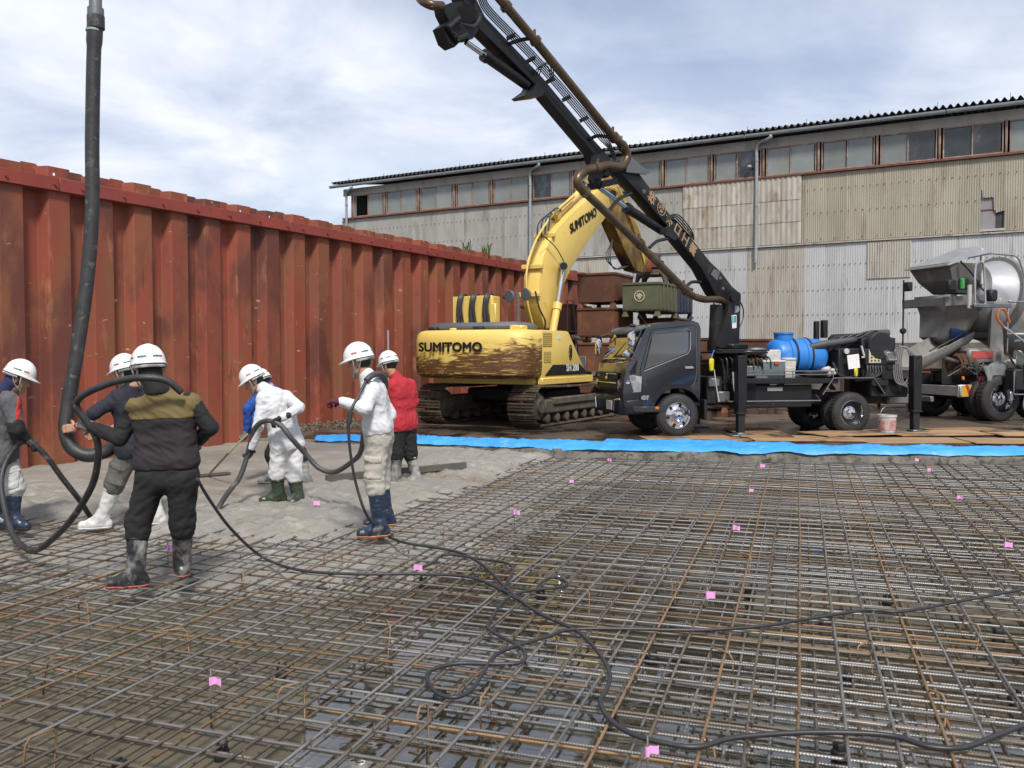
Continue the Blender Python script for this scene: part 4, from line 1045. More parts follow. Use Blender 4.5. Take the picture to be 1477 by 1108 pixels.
# chassis, tank deck
mb = MB()
for y in (-.38, .38): mb.box((-2.0, y, .62), (4.6, .08, .20), .01)
for x in (-.7, -1.6, -2.6, -4.1): mb.box((x, 0, .62), (.08, .76, .16))
mb.cyl((-3.4, -.8, .38), (-3.4, .8, .38), .07, n=10); mb.cyl((0, -.75, .38), (0, .75, .38), .06, n=10); mb.lathe([(.06, -.18), (.19, -.05), (.19, .05), (.06, .18)], (-3.4, 0, .38), (0, 1, 0), 16)
obj('chassis_frame', mb, m_frame, pt)
mb = MB(); mb.box((-2.05, .78, .98), (2.1, .16, .10), .01); mb.box((-2.05, -.78, .98), (2.1, .16, .10), .01); mb.box((-2.1, 0, 1.0), (2.1, 1.5, .06)); obj('deck', mb, m_frame, pt)
obj('deck_edge', MB().box((-2.05, .865, .985), (2.1, .012, .085), .003), m_dark, pt)
objs('side_skirt', MB().box((-1.85, .70, .70), (1.6, .10, .42), .02).box((-1.85, -.70, .70), (1.6, .10, .42), .02), m_dark, pt)
obj('side_guard', MB().tube([(-.95, .86, .62), (-2.75, .86, .62)], .014, 6).tube([(-.95, .86, .62), (-.95, .7, .72)], .012, 5).tube([(-2.75, .86, .62), (-2.75, .7, .72)], .012, 5), m_steel, pt)
obj('deck_rail', MB().tube([(-1.25, .86, 1.16), (-3.05, .86, 1.16)], .010, 6).tube([(-1.25, .86, 1.1), (-3.05, .86, 1.1)], .008, 6).tube([(-1.25, .86, 1.0), (-1.25, .86, 1.16)], .01, 5).tube([(-2.2, .86, 1.0), (-2.2, .86, 1.16)], .01, 5).tube([(-3.0, .86, 1.0), (-3.0, .86, 1.16)], .01, 5), m_steel, pt)
for x, w, h in ((-1.66, .12, .05), (-1.70, .30, .06)): obj('sticker', MB().box((x - .2, .758, .93 - (.10 if w > .2 else 0)), (w, .008, h)), m_dirtyw, pt)
mb = MB()
for s in (1, -1):
    pr = [(-2.78, .74), (-2.98, 1.02), (-3.80, 1.02), (-4.02, .74)]
    for (a, b), (c, d) in zip(pr, pr[1:]): mb.beam((a, .80 * s, b), (c, .80 * s, d), .20, .022, up=(0, 0, 1) if b == d else (-1, 0, 0))
objs('rear_mudguard', mb, m_dark, pt)
obj('mudguard_edge', MB().tube([(-2.77, .905, .73), (-2.98, .905, 1.03), (-3.80, .905, 1.03), (-4.03, .905, .73)], .012, 6), m_grey, pt)
# water tank
mb = MB(); mb.lathe([(.05, -.56), (.22, -.54), (.32, -.46), (.34, -.40), (.34, -.16), (.355, -.15), (.355, -.08), (.34, -.07), (.34, .16), (.355, .17), (.355, .24), (.34, .25), (.34, .40), (.32, .46), (.22, .54), (.05, .56)], (-2.55, .32, 1.42), (1, 0, 0), 32)
tank = obj('water_tank', mb, m_blue, pt)
obj('tank_neck', MB().lathe([(.17, .20), (.17, .44), (.185, .44), (.185, .47), (.05, .48)], (-2.28, .35, 1.40), (0, 0, 1), 24), m_blue, tank)
obj('tank_strap', MB().lathe([(.35, -.015), (.365, -.015), (.365, .015), (.35, .015)], (-2.42, .32, 1.42), (1, 0, 0), 28, close=False).lathe([(.35, -.015), (.365, -.015), (.365, .015), (.35, .015)], (-2.72, .32, 1.42), (1, 0, 0), 28, close=False), m_frame, tank)
# pump cabinet at the rear
mb = MB(); mb.box((-3.55, .25, 1.30), (.75, 1.0, .55), .02); mb.box((-3.95, .30, 1.40), (.7, 1.05, .75), .02); mb.box((-3.35, -.2, 1.55), (1.1, .8, .35), .03); mb.box((-3.9, .0, 1.72), (.55, .9, .28), .08); obj('pump_housing', mb, m_frame, pt)
obj('pump_drum', MB().lathe([(.05, -.1), (.24, -.1), (.26, -.08), (.26, .08), (.24, .1), (.05, .1)], (-3.92, .84, 1.62), (0, 1, 0), 24), m_frame, pt)
cp = obj('control_panel', MB().box((-3.92, .86, 1.42), (.62, .12, .30), .015), m_frame, pt)
obj('panel_face', MB().box((-3.80, .925, 1.44), (.25, .012, .27), .004), pbr('cream_panel', (.55, .50, .34), None, 5, .5), cp)
mb = MB()
for i in range(3):
    for j in range(4): mb.cyl((-3.73 - i * .07, .93, 1.35 + j * .06), (-3.73 - i * .07, .945, 1.35 + j * .06), .014, n=8)
objs('switch_row', mb, m_black, cp)
objs('gauge', MB().lathe([(.0, .02), (.055, .02), (.06, 0)], (-4.03, .92, 1.50), (0, 1, 0), 14).lathe([(0, .02), (.05, .02), (.055, 0)], (-3.30, .80, 1.52), (0, 1, 0), 14), m_dirtyw, cp)
obj('valve_block', MB().box((-4.12, .90, 1.42), (.20, .10, .20), .02).box((-4.2, .93, 1.5), (.06, .08, .10), .01).cyl((-4.05, .95, 1.36), (-4.22, .95, 1.36), .03, n=8), m_steel, cp)
mb = MB(); mc = MB()
for i in range(6):
    x = -3.68 - i * .055; mb.cyl((x, .88, 1.22), (x, .88, 1.32), .02, n=8)
    mc.tube(spline([(x, .88, 1.22), (x + .01, .90, 1.12), (x + .06 + .02 * i, .88, 1.02), (x + .2 + .02 * i, .80, .98)], 5), .017, 6)
objs('lever_row', mb, m_steel, pt); objs('control_hose', mc, m_rub_b, pt)
obj('rear_frame_box', MB().box((-4.2, .45, .84), (.8, .7, .36), .03).box((-3.95, .86, .95), (.35, .06, .16), .02), m_frame, pt)
obj('lower_box', MB().box((-4.15, .78, 1.14), (.38, .25, .30), .02).box((-4.12, .92, 1.22), (.12, .02, .07), .005), m_dark, pt)
mc = MB()
for i in range(5):
    a = -4.32 - .04 * i
    mc.tube(spline([(a, .86, 1.62), (a - .16, .92, 1.55 - .03 * i), (a - .20, .95, 1.20), (a - .08, .95, .92 - .02 * i), (a + .10, .93, .98), (a + .12, .90, 1.35), (a + .06, .88, 1.60)], 6), .015, 6)
objs('hose_coil', mc, pbr('grey_hose', (.16, .16, .16), None, 5, .5), pt)
obj('suction_pipe', MB().tube(spline([(-2.65, .55, 1.58), (-3.0, .62, 1.66), (-3.5, .62, 1.73), (-3.9, .55, 1.84), (-4.35, .5, 1.87)], 6), .07, 12), pbr('grey_rubber_pipe', (.060, .060, .058), (.04, .04, .04), 6, .6), pt)
mc = MB()
for i in range(5): mc.tube(spline([(-2.9 - i * .1, .5, 1.5), (-3.2 - i * .15, .6 + .03 * i, 1.78 + .02 * i), (-3.8 - i * .1, .5, 1.75 + .03 * i), (-4.3, .4 + .06 * i, 1.6)], 6), .016, 6)
mc.tube(spline([(-3.0, .84, 1.32), (-3.1, .88, 1.1), (-3.3, .86, 1.04), (-3.5, .8, 1.08)], 5), .02, 6)
objs('loose_hose', mc, m_rub_b, pt)
obj('notice_card', MB().box((-3.40, .875, 1.33), (.24, .01, .26), .01, rot=(0, .12, 0)), m_white, pt)
obj('float_tag', MB().box((-3.44, .89, 1.13), (.07, .05, .16), .02), m_yb, pt)
obj('gun_handle', MB().tube([(-3.55, .88, 1.62), (-3.60, .89, 1.45), (-3.72, .89, 1.40)], .02, 6).box((-3.65, .89, 1.41), (.2, .03, .03), .01), m_dirtyw, pt)
objs('deck_clutter', MB().box((-3.05, .6, 1.12), (.3, .3, .12), .03, rot=(.1, .2, .3)).box((-2.95, .7, 1.18), (.2, .16, .10), .03, rot=(.3, .1, .8)), m_dirtyw, pt)
obj('deck_box', MB().box((-2.68, .72, 1.10), (.42, .22, .10), .02), m_frame, pt)
objs('warning_stack', MB().box((-3.1, .1, 1.9), (.08, .1, .4), .01).box((-3.26, .1, 1.95), (.1, .12, .34), .01), m_frame, pt)
# hopper at the back
mb = MB(); mb.lathe([(.22, 0), (.46, .42), (.52, .44), (.52, .48), (.46, .48)], (-4.75, 0, .72), (0, 0, 1), 6); mb.box((-4.7, 0, .60), (.5, .8, .2), .03); obj('hopper', mb, m_mixg, pt, smooth=False)
objs('hopper_grate', MB().box((-4.75, 0, 1.20), (.86, .02, .02)).box((-4.75, .15, 1.20), (.86, .02, .02)).box((-4.75, -.15, 1.20), (.86, .02, .02)).box((-4.75, .3, 1.20), (.7, .02, .02)), m_steel, pt)
obj('rear_bumper_bar', MB().box((-5.1, 0, .62), (.08, 1.6, .10), .01).box((-4.9, .3, .62), (.5, .05, .08)).box((-4.9, -.3, .62), (.5, .05, .08)), m_steel, pt)
# outriggers
for (x, y) in ((-1.12, .98), (-1.12, -.98), (-4.55, 1.05), (-4.55, -1.05)):
    s = 1 if y > 0 else -1
    og = obj('outrigger_leg', MB().box((x, y, .92), (.17, .17, 1.05), .012).box((x, y * .6, 1.30 if x > -3 else .95), (.14, abs(y) * .9, .14), .01), m_dark, pt)
    obj('inner_leg', MB().box((x, y, .25), (.125, .125, .46), .008).box((x, y, .42), (.19, .19, .03), .004), m_frame, og)
    obj('foot_plate', MB().box((x, y, .028), (.46, .34, .034), .01).box((x, y, .055), (.20, .2, .04), .01), m_steel, og)
# turntable post and plumbing behind the cab
mb = MB(); mb.box((-1.25, 0, 1.05), (.62, 1.3, .5), .02); mb.cyl((-1.4, 0, 1.2), (-1.4, 0, 1.52), .34, n=24); mb.box((-.75, .1, .82), (.30, 1.2, .5), .02); mb.box((-1.3, .55, .75), (.5, .4, .4), .02); obj('pedestal', mb, m_frame, pt)
obj('platform', MB().box((-1.2, .2, 1.50), (1.0, 1.35, .035), .008).tube([(-.72, .88, 1.54), (-1.72, .88, 1.54)], .016, 6), m_dark, pt)
mc = MB(); r = random.Random(8)
for i in range(12):
    x = -.80 - .085 * i; mc.tube(spline([(x, .55, 1.44), (x - .04, .74 + r.uniform(0, .1), 1.38), (x - .08, .76, 1.20 + r.uniform(-.1, .1)), (x - .06 + r.uniform(-.1, .1), .70, 1.0), (x, .6, .85)], 5), .016, 6)
objs('hydraulic_hose', mc, m_rub_b, pt)
objs('manifold', MB().box((-1.5, .72, 1.16), (.38, .10, .20), .015).box((-1.62, .78, 1.05), (.24, .05, .08), .01).box((-.72, .74, .96), (.22, .06, .16), .02).box((-.9, .72, .7), (.25, .1, .2), .02), m_steel, pt)
obj('delivery_elbow', MB().tube(spline([(-1.32, .35, 1.30), (-1.55, .42, 1.50), (-1.85, .45, 1.50), (-2.02, .45, 1.30), (-2.08, .45, 1.06)], 6), .075, 12), m_steel, pt)
objs('hanging_strap', MB().tube(spline([(-.66, .88, 1.2), (-.70, .89, .9), (-.75, .90, .62)], 5), .010, 5).tube(spline([(-1.02, .88, 1.15), (-1.04, .89, .85), (-1.10, .90, .60)], 5), .014, 5), m_dirtyw, pt)
obj('yellow_tag', MB().box((-.60, .90, 1.28), (.09, .05, .23), .025), m_yb, pt); obj('tag_cord', MB().tube([(-.60, .90, 1.4), (-.63, .9, 1.5), (-.66, .88, 1.54)], .006, 5), m_tarp, pt)
obj('ribbed_box', MB().box((-1.90, .62, 1.40), (.28, .2, .3), .02), m_dirtyw, pt)
# boom: pillar, two sections in view, the rest above
BD = Vector((-.714, -.70, 0)).normalized(); BN = Vector((.70, -.714, 0)).normalized()
B0 = Vector((4.16, 16.3, 2.8))
def bp2(px, py, off=0.0): return onplane(px, py, B0 + BN * off, BN)
mb = MB()
for off in (.17, -.17):
    mb.prism([bp2(x, y, off) for x, y in ((1040, 502), (1036, 500), (1049, 452), (1053, 426), (1060, 420), (1067, 424), (1068, 440), (1066, 502))], -BN * .06)
mb.box(bp2(1050, 500, 0), (.55, .55, .10), .02, rot=(0, 0, math.atan2(BD.y, BD.x)))
pil = obj('boom_pillar', mb, m_dark, pt, world=True)
obj('pillar_hole', MB().cyl(bp2(1061, 446, .175), bp2(1061, 446, .184), .07, n=18), m_gutter, pil, world=True)
obj('label_plate', MB().prism([bp2(x, y, .176) for x, y in ((1055, 455), (1062, 454), (1062, 473), (1056, 474))], BN * .006), m_white, pil, world=True)
obj('label_stripe', MB().prism([bp2(x, y, .184) for x, y in ((1056, 456), (1058, 456), (1058, 466), (1056.5, 466))], BN * .003), pbr('green_print', (.05, .4, .2), None, 5, .5), pil, world=True)
obj('label_stripe', MB().prism([bp2(x, y, .184) for x, y in ((1059, 456), (1061.5, 455.5), (1061.5, 465), (1059, 466))], BN * .003), pbr('blue_print', (.03, .2, .55), None, 5, .5), pil, world=True)
obj('pillar_pin', MB().cyl(bp2(1061, 428, .27), bp2(1061, 428, -.27), .09, n=18), m_dark, pil, world=True)
# main lift cylinder
obj('lift_cylinder', MB().cyl(bp2(1031, 500, 0), bp2(1033, 440, 0), .115, n=18).cyl(bp2(1030.8, 508, 0), bp2(1031, 492, 0), .135, n=18), m_dark, pt, world=True)
obj('lift_cylinder_rod', MB().cyl(bp2(1033, 440, 0), bp2(1033, 408, 0), .06, n=14), m_rod, pt, world=True)
T1 = .115
s1 = [(905, 228), (931, 262), (963, 305), (992, 337), (1025, 378), (1041, 393), (1056, 413), (1069, 424), (1069, 434), (1058, 438), (1043, 436), (1032, 424), (1012, 387), (975, 341), (949, 310), (926, 283), (893, 247)]
mb = MB(); mb.prism([bp2(x, y, T1) for x, y in s1], -BN * 2 * T1); boom1 = obj('main_boom', mb, m_dark, pt, world=True, bevel=.012)
obj('boom_cover_plate', MB().prism([bp2(x, y, T1 + .002) for x, y in ((1030, 388), (1038, 392), (1034, 405), (1025, 396))], BN * .008), m_grey, boom1, world=True)
objs('boom_bolt', MB().cyl(bp2(929, 276, T1), bp2(929, 276, T1 + .02), .035, n=10).cyl(bp2(1039, 401, T1), bp2(1039, 401, T1 + .02), .03, n=10).cyl(bp2(1043, 416, T1), bp2(1043, 416, T1 + .02), .03, n=10), m_grey, boom1, world=True)
obj('boom_gusset', MB().prism([bp2(x, y, T1 + .004) for x, y in ((958, 328), (962, 326), (976, 343), (972, 347), (954, 337))], BN * .03), m_dark, boom1, world=True)
# gold marks: kanji along the boom
BU = (bp2(905, 240, T1) - bp2(1000, 365, T1)).normalized()    # up along the boom
for ch, (x, y) in (('株', (941, 286)), ('水', (966, 317)), ('口', (978, 332)), ('工', (989, 346)), ('業', (1000, 360))):
    lettering(ch, .215, bp2(x, y, T1 + .007), BN.cross(BU) * -1, BU, m_gold, boom1, .0035)
ring = MB(); rc0 = bp2(954, 301, T1 + .003); ru = BU; rr_ = BN.cross(BU)
ring.lathe([(.105, 0), (.118, 0), (.118, .006), (.105, .006), (.105, 0)], rc0, BN, 22, close=False)
for q in range(3):
    a = q * math.tau / 3 + math.pi / 2
    for s_ in (-1, 0, 1):
        d = rr_ * math.cos(a + s_ * .45) + ru * math.sin(a + s_ * .45); e = rr_ * -math.sin(a + s_ * .45) + ru * math.cos(a + s_ * .45)
        ring.prism([rc0 + d * .015, rc0 + d * .05 + e * .016, rc0 + d * .085, rc0 + d * .05 - e * .016], BN * .006)
obj('crest', ring, m_gold, boom1, world=True)
s2 = [(668, 0), (687, -2), (700, 24), (784, 113), (857, 202), (879, 226), (888, 246), (878, 256), (864, 250), (855, 220), (785, 136), (758, 107), (695, 45), (678, 28)]
mb = MB(); mb.prism([bp2(x, y, T1 - .012) for x, y in s2], -BN * (2 * T1 - .024)); boom2 = obj('second_boom', mb, m_dark, pt, world=True, bevel=.012)
obj('second_boom_bracket', MB().prism([bp2(x, y, T1 + .004) for x, y in ((770, 128), (775, 118), (786, 128), (784, 138), (760, 141), (756, 138))], -BN * .26), m_dark, boom2, world=True)
obj('knuckle', MB().prism([bp2(x, y, .20) for x, y in ((857, 224), (872, 220), (878, 240), (866, 262), (854, 265), (851, 258))], -BN * .05).prism([bp2(x, y, -.15) for x, y in ((857, 224), (872, 220), (878, 240), (866, 262), (854, 265), (851, 258))], -BN * .05).cyl(bp2(896, 240, .22), bp2(896, 240, -.22), .09, n=16).cyl(bp2(862, 262, .22), bp2(862, 262, -.22), .055, n=12).beam(bp2(858, 268, 0), bp2(880, 263, 0), .3, .10), m_dark, boom2, world=True)
obj('hose_guard', MB().prism([bp2(x, y, .13) for x, y in ((908, 228), (922, 240), (936, 250), (930, 252), (900, 249))], BN * .05), m_grey, boom1, world=True)
# cylinders
obj('boom_cylinder', MB().cyl(bp2(905, 301, 0), bp2(955, 333, 0), .075, n=14).cyl(bp2(903, 299.5, 0), bp2(908, 303, 0), .09, n=14).cyl(bp2(957, 334, .15), bp2(957, 334, -.15), .06, n=12), m_dark, pt, world=True)
obj('boom_cylinder_rod', MB().cyl(bp2(864, 270, 0), bp2(905, 301, 0), .042, n=12), m_rod, pt, world=True)
obj('boom_cylinder', MB().cyl(bp2(699, 80, 0), bp2(760, 123, 0), .075, n=14).cyl(bp2(697, 79, 0), bp2(703, 83, 0), .088, n=14), m_dark, pt, world=True)
obj('boom_cylinder_rod', MB().cyl(bp2(672, 61, 0), bp2(699, 80, 0), .038, n=12), m_rod, pt, world=True)
obj('tip_linkage', MB().prism([bp2(x, y, .10) for x, y in ((640, 8), (650, 4), (668, 2), (690, 10), (692, 40), (682, 56), (668, 56), (656, 68), (646, 60), (638, 38), (648, 30), (642, 18)) ], -BN * .2).cyl(bp2(674, 20, .17), bp2(674, 20, -.17), .12, n=16), m_dark, boom2, world=True)
obj('link_arm', MB().tube([bp2(672, 52, .13), bp2(660, 58, .13), bp2(646, 40, .13), bp2(662, 27, .13)], .05, 8), m_dark, boom2, world=True)
# third section, above the frame, out to the hanging hose
TIP = at(138, 20, 8.3)
k0 = bp2(672, 14, 0); k1 = k0 + Vector((0, 0, .55)); tip2 = Vector((TIP.x, TIP.y, 6.55)); kt = tip2 - BD * .3
obj('third_boom', MB().beam(k0, k1 + BD * .25, .20, .22, up=BN).beam(k1 + BD * .2, kt, .18, .24, up=(0, 0, 1), w1=.12, h1=.14), m_dark, pt, world=True)
obj('tip_cylinder', MB().cyl(k1 + Vector((0, 0, .2)), k1 + (kt - k1) * .4 + Vector((0, 0, .2)), .06, n=12), m_dark, pt, world=True)
# concrete pipe
PO = .30
p_up = [bp2(724, 2, PO), bp2(757, 41, PO), bp2(820, 118, PO), bp2(880, 192, PO), bp2(895, 207, PO)]
top = [kt + BN * PO, k1 + BN * PO + BD * .1, k1 + BN * PO - BD * .25, k0 + BN * PO + Vector((0, 0, .30)) - BD * .55]
d_ = (p_up[0] - p_up[1]).normalized()
obj('concrete_pipe', MB().tube([p_up[0] + d_ * .55] + p_up, .062, 14), m_pipe, pt, world=True)
obj('concrete_pipe', MB().tube(spline([p_up[0] + d_ * .5, p_up[0] + d_ * .75 + Vector((0, 0, .1)), k1 + BN * PO - BD * .3, k1 + BN * PO + BD * .3 + Vector((0, 0, .1)), kt + BN * PO], 6), .062, 12), m_pipe, pt, world=True)
obj('concrete_pipe', MB().tube(spline([bp2(606, -2, .0), bp2(612, 3, .1), bp2(624, 8, .2), bp2(638, 9, .2)], 6), .06, 12), m_pipe, pt, world=True)
obj('pipe_bend', MB().tube(spline([bp2(895, 207, PO), bp2(902, 216, PO), bp2(904, 229, PO), bp2(894, 241, PO), bp2(876, 239, PO), bp2(862, 242, PO), bp2(845, 246, PO), bp2(834, 256, PO), bp2(834, 266, PO), bp2(843, 277, PO)], 6), .07, 14), m_pipe, pt, world=True)
obj('concrete_pipe', MB().tube([bp2(843, 277, PO), bp2(880, 312, PO), bp2(922, 352, PO), bp2(988, 418, PO)], .062, 14), m_pipe, pt, world=True)
obj('pipe_bend', MB().tube(spline([bp2(988, 418, PO), bp2(1000, 427, PO), bp2(1016, 432, PO * .7), bp2(1036, 432, .1), bp2(1046, 440, .05), bp2(1044, 470, .02), bp2(1042, 500, .0)], 6), .062, 14), m_pipe, pt, world=True)
mb = MB()
for (x, y), (x2, y2) in (((728, 7), (732, 12)), ((771, 57), (774, 61)), ((884, 196), (888, 201)), ((896, 209), (899, 213)), ((842, 275), (846, 279)), ((921, 350), (925, 354)), ((986, 416), (990, 420)), ((862, 242), (857, 243))):
    mb.cyl(bp2(x, y, PO), bp2(x2, y2, PO), .085, n=14); p = bp2(x, y, PO); mb.box(p + Vector((0, 0, .1)), (.04, .04, .08), .01)
objs('pipe_clamp', mb, m_pipe, pt, world=True)
mb = MB()
for a, b, c in (((735, 63, .10), (750, 58, .2), (768, 55, PO)), ((850, 201, .1), (862, 196, .2), (880, 198, PO)), ((965, 344, .1), (948, 348, .2), (936, 358, PO)), ((1010, 407, .1), (998, 407, .2), (990, 413, PO)), ((910, 279, .1), (893, 287, .2), (878, 304, PO))):
    mb.tube(spline([bp2(*a), bp2(*b), bp2(*c)], 5), .028, 8)
objs('pipe_bracket', mb, m_dark, pt, world=True)
mb = MB()
for i in range(5):
    o = -.02 + .025 * i
    mb.tube(spline([bp2(690 + i * 2.2, 0 - i, o), bp2(703 + i * 2.2, 22 - i * 1.5, o + .02), bp2(760 + i * 2.2, 80 - i * 1.5, o + .02), bp2(820 + i * 2.2, 148 - i * 1.5, o + .02), bp2(862 + i * 2.2, 198 - i * 1.5, o + .03), bp2(878 + i * 1.5, 215, .16), bp2(884 + i, 232, .2), bp2(876 + i, 244, .2)], 5), .010, 5)
for i in range(3): mb.tube(spline([bp2(770 + i * 4, 112 - i * 2, .1), bp2(776 + i * 4, 98 - i * 3, .13), bp2(790 + i * 3, 96 - i * 2, .13), bp2(795 + i * 2, 115, .1)], 5), .010, 5)
for i in range(4): mb.tube(spline([bp2(960, 318 - i * 2, .12), bp2(972 + i * 2, 316 - i * 2, .13), bp2(988 + i * 2, 333 - i * 2, .13), bp2(1001, 346 - i * 2, .12)], 5), .012, 5)
for i in range(3): mb.tube(spline([bp2(684, 6 + i * 3, .18), bp2(692 + i, 24, .2), bp2(684, 36 + i, .2), bp2(664 + i, 34, .2)], 5), .012, 5)
for i in range(3): mb.tube(spline([bp2(1066, 432, -.05 * i), bp2(1072, 446, -.05 * i), bp2(1071, 462, -.05 * i), bp2(1064, 476, -.05 * i)], 5), .014, 5)
objs('boom_hose', mb, m_rub_b, boom2, world=True)
mb = MB()
for (x, y) in ((731, 54), (760, 87), (788, 117), (811, 143), (836, 173)): mb.beam(bp2(x, y + 2, .02), bp2(x + 12, y - 4, .14), .03, .05)
objs('hose_clip', mb, m_dark, boom2, world=True)
# steel end pipe above the hanging hose
ep = obj('end_pipe', MB().tube(spline([kt + BN * PO, tip2 + BN * .1 + BD * -.05, tip2 + Vector((0, 0, -.25)), Vector((TIP.x, TIP.y, 5.5)), TIP], 6), .058, 14), m_steel, pt, world=True)
obj('end_collar', MB().cyl(TIP + Vector((0, 0, -.02)), TIP + Vector((0, 0, .05)), .074, n=18), m_steel, ep, world=True)

# things lying on the truck deck: crates
def crate(px_l, loc, size, m_body, m_lid, label):
    t_ = thing('plastic_crate', label, 'crate', PTM @ Vector(loc), math.pi + TB)
    w, d, h = size
    mb = MB(); V = []
    for z, k_ in ((0, .88), (h, 1.0)): V += [(-w / 2 * k_, -d / 2 * k_, z), (w / 2 * k_, -d / 2 * k_, z), (w / 2 * k_, d / 2 * k_, z), (-w / 2 * k_, d / 2 * k_, z)]
    mb.add(V, [(3, 2, 1, 0), (4, 5, 6, 7), (0, 1, 5, 4), (1, 2, 6, 5), (2, 3, 7, 6), (3, 0, 4, 7)]); mb.box((0, 0, h * .55), (w * .985, d * .985, .02))
    obj('body', mb, m_body, t_, bevel=.008); obj('lid', MB().box((0, 0, h + .025), (w * 1.06, d * 1.08, .05), .015), m_lid, t_)
    if m_lid is not m_body: obj('latch', MB().box((-w * .1, d / 2 + .012, h - .01), (.09, .02, .06), .005), m_redp, t_)
    return t_
crate(0, (-1.86, .64, 1.032), (.44, .32, .28), m_teal, m_dirtyw, 'grey green storage crate with pale lid on the pump truck deck')
crate(0, (-2.20, .62, 1.032), (.22, .30, .32), m_dirtyw, m_dirtyw, 'white lidded plastic box beside the grey green crate')
mb = MB()
t_ = thing('bucket', 'dirty white pail with red print beside the pump truck outrigger', 'bucket', at(1279, 622, 15.6) + Vector((0, 0, 0)), .4)
t_.location.z = YZ + .03
obj('pail', MB().lathe([(.14, 0), (.158, .30), (.168, .30), (.168, .34), (.155, .34), (.13, .02)], (0, 0, 0), (0, 0, 1), 24), m_dirtyw, t_)
obj('print_band', MB().lathe([(.1475, .06), (.1575, .24)], (0, 0, 0), (0, 0, 1), 24, close=False), pbr('red_print', (.36, .10, .10), (.50, .40, .37), 9, .6), t_)
obj('wire_handle', MB().tube([(.165 * math.cos(a), 0, .32 + .17 * math.sin(a)) for a in [math.pi * i / 10 for i in range(11)]], .006, 5), m_steel, t_)

# ------------------------------------------------------------------ stacked steel bins
def bin_thing(mat, w, l, h, label, ribs=True, group=None):
    t_ = thing('steel_bin', label, 'bin', (0, 0, 0), 0, group)
    mb = MB(); th = .03; z0 = .14
    mb.box((0, 0, z0 + .02), (w, l, .04)); mb.box((0, -l / 2 + th / 2, z0 + h / 2), (w, th, h)); mb.box((0, l / 2 - th / 2, z0 + h / 2), (w, th, h))
    mb.box((-w / 2 + th / 2, 0, z0 + h / 2), (th, l - th * 2, h)); mb.box((w / 2 - th / 2, 0, z0 + h / 2), (th, l - th * 2, h))
    obj('shell', mb, mat, t_, smooth=False)
    mb = MB()
    for y in (-l / 2, l / 2): mb.box((0, y, z0 + h - .03), (w + .03, .05, .06), .006)
    for x in (-w / 2, w / 2): mb.box((x, 0, z0 + h - .03), (.05, l - .05, .06), .006)
    obj('rim', mb, mat, t_)
    if ribs:
        for i in range(1, 5):
            y = -l / 2 + l * i / 5
            obj('rib', MB().box((w / 2 + .015, y, z0 + h * .48), (.03, .05, h * .86), .005), mat, t_)
    for x in (-w / 2 + .06, w / 2 - .06):
        for y in (-l / 2 + .06, l / 2 - .06):
            obj('foot', MB().add([(x - .04, y - .04, z0), (x + .04, y - .04, z0), (x + .04, y + .04, z0), (x - .04, y + .04, z0), (x - .075, y - .075, 0), (x + .075, y - .075, 0), (x + .075, y + .075, 0), (x - .075, y + .075, 0)], [(0, 1, 2, 3), (7, 6, 5, 4), (4, 5, 1, 0), (5, 6, 2, 1), (6, 7, 3, 2), (7, 4, 0, 3)]), mat, t_, smooth=False)
    return t_
BZ = R(-29)
def place_bins(proto, pts_, labels):
    for q, ((x, y, z, a), lb) in enumerate(zip(pts_, labels)):
        if q == 0: proto.location = (x, y, z); proto.rotation_euler = (0, 0, BZ + a); proto['label'] = lb
        else: dup(proto, (x, y, z), BZ + a, lb)
b1 = bin_thing(m_rustbin, 1.0, 1.35, .74, '', False)
def corner_to_center(cx, cy, w, l, a=0):
    c_, s_ = math.cos(BZ + a), math.sin(BZ + a); return (cx - w / 2 * c_ - l / 2 * s_, cy - w / 2 * s_ + l / 2 * c_)
X_, Y_ = corner_to_center(2.55, 21.6, 1.0, 1.35)
place_bins(b1, [(X_, Y_, YZ + .88 * i, .02 * (i % 2)) for i in (3, 2, 1, 0)], ['rust brown steel bin, topmost of the tall stack behind the excavator', 'rust brown steel bin, second from top of the tall stack', 'rust brown steel bin, third from top of the tall stack', 'rust brown steel bin at the foot of the tall stack'])
b2 = bin_thing(m_rustbin, 1.5, 1.5, .80, '', True)
X_, Y_ = corner_to_center(4.2, 21.2, 1.5, 1.5)
X2, Y2 = corner_to_center(5.0, 21.2, 1.5, 1.5)
place_bins(b2, [(X_ - .1, Y_, YZ + .94 * i - (.28 if i == 2 else 0), 0) for i in (1, 0)] + [(X2 + .35, Y2 + .4, YZ + .94 * i, .05) for i in (1, 0)], ['ribbed rust bin right under the green bin', 'ribbed rust bin on the ground behind the truck cab', 'ribbed rust bin, upper of the pair behind the boom pillar', 'ribbed rust bin on the ground behind the boom pillar'])
b2b = dup(b2, (X_ - .1, Y_, YZ + 1.88 - .42), BZ, 'ribbed rust bin, top of the stack, carrying the green bin')
for c in b2b.children: c.scale = (1, 1, .55)
b3 = bin_thing(m_greenbin, .95, 1.4, .70, 'worn green steel bin with pale round crest, atop ribbed rust bins', True)
X_, Y_ = corner_to_center(3.60, 21.1, .95, 1.4); b3.location = (X_, Y_, 2.60); b3.rotation_euler = (0, 0, BZ)
mb = MB(); c0 = Vector((-.03, -.708, .50))
mb.lathe([(.115, 0), (.138, 0), (.138, .008), (.115, .008), (.115, 0)], c0, (0, -1, 0), 26, close=False)
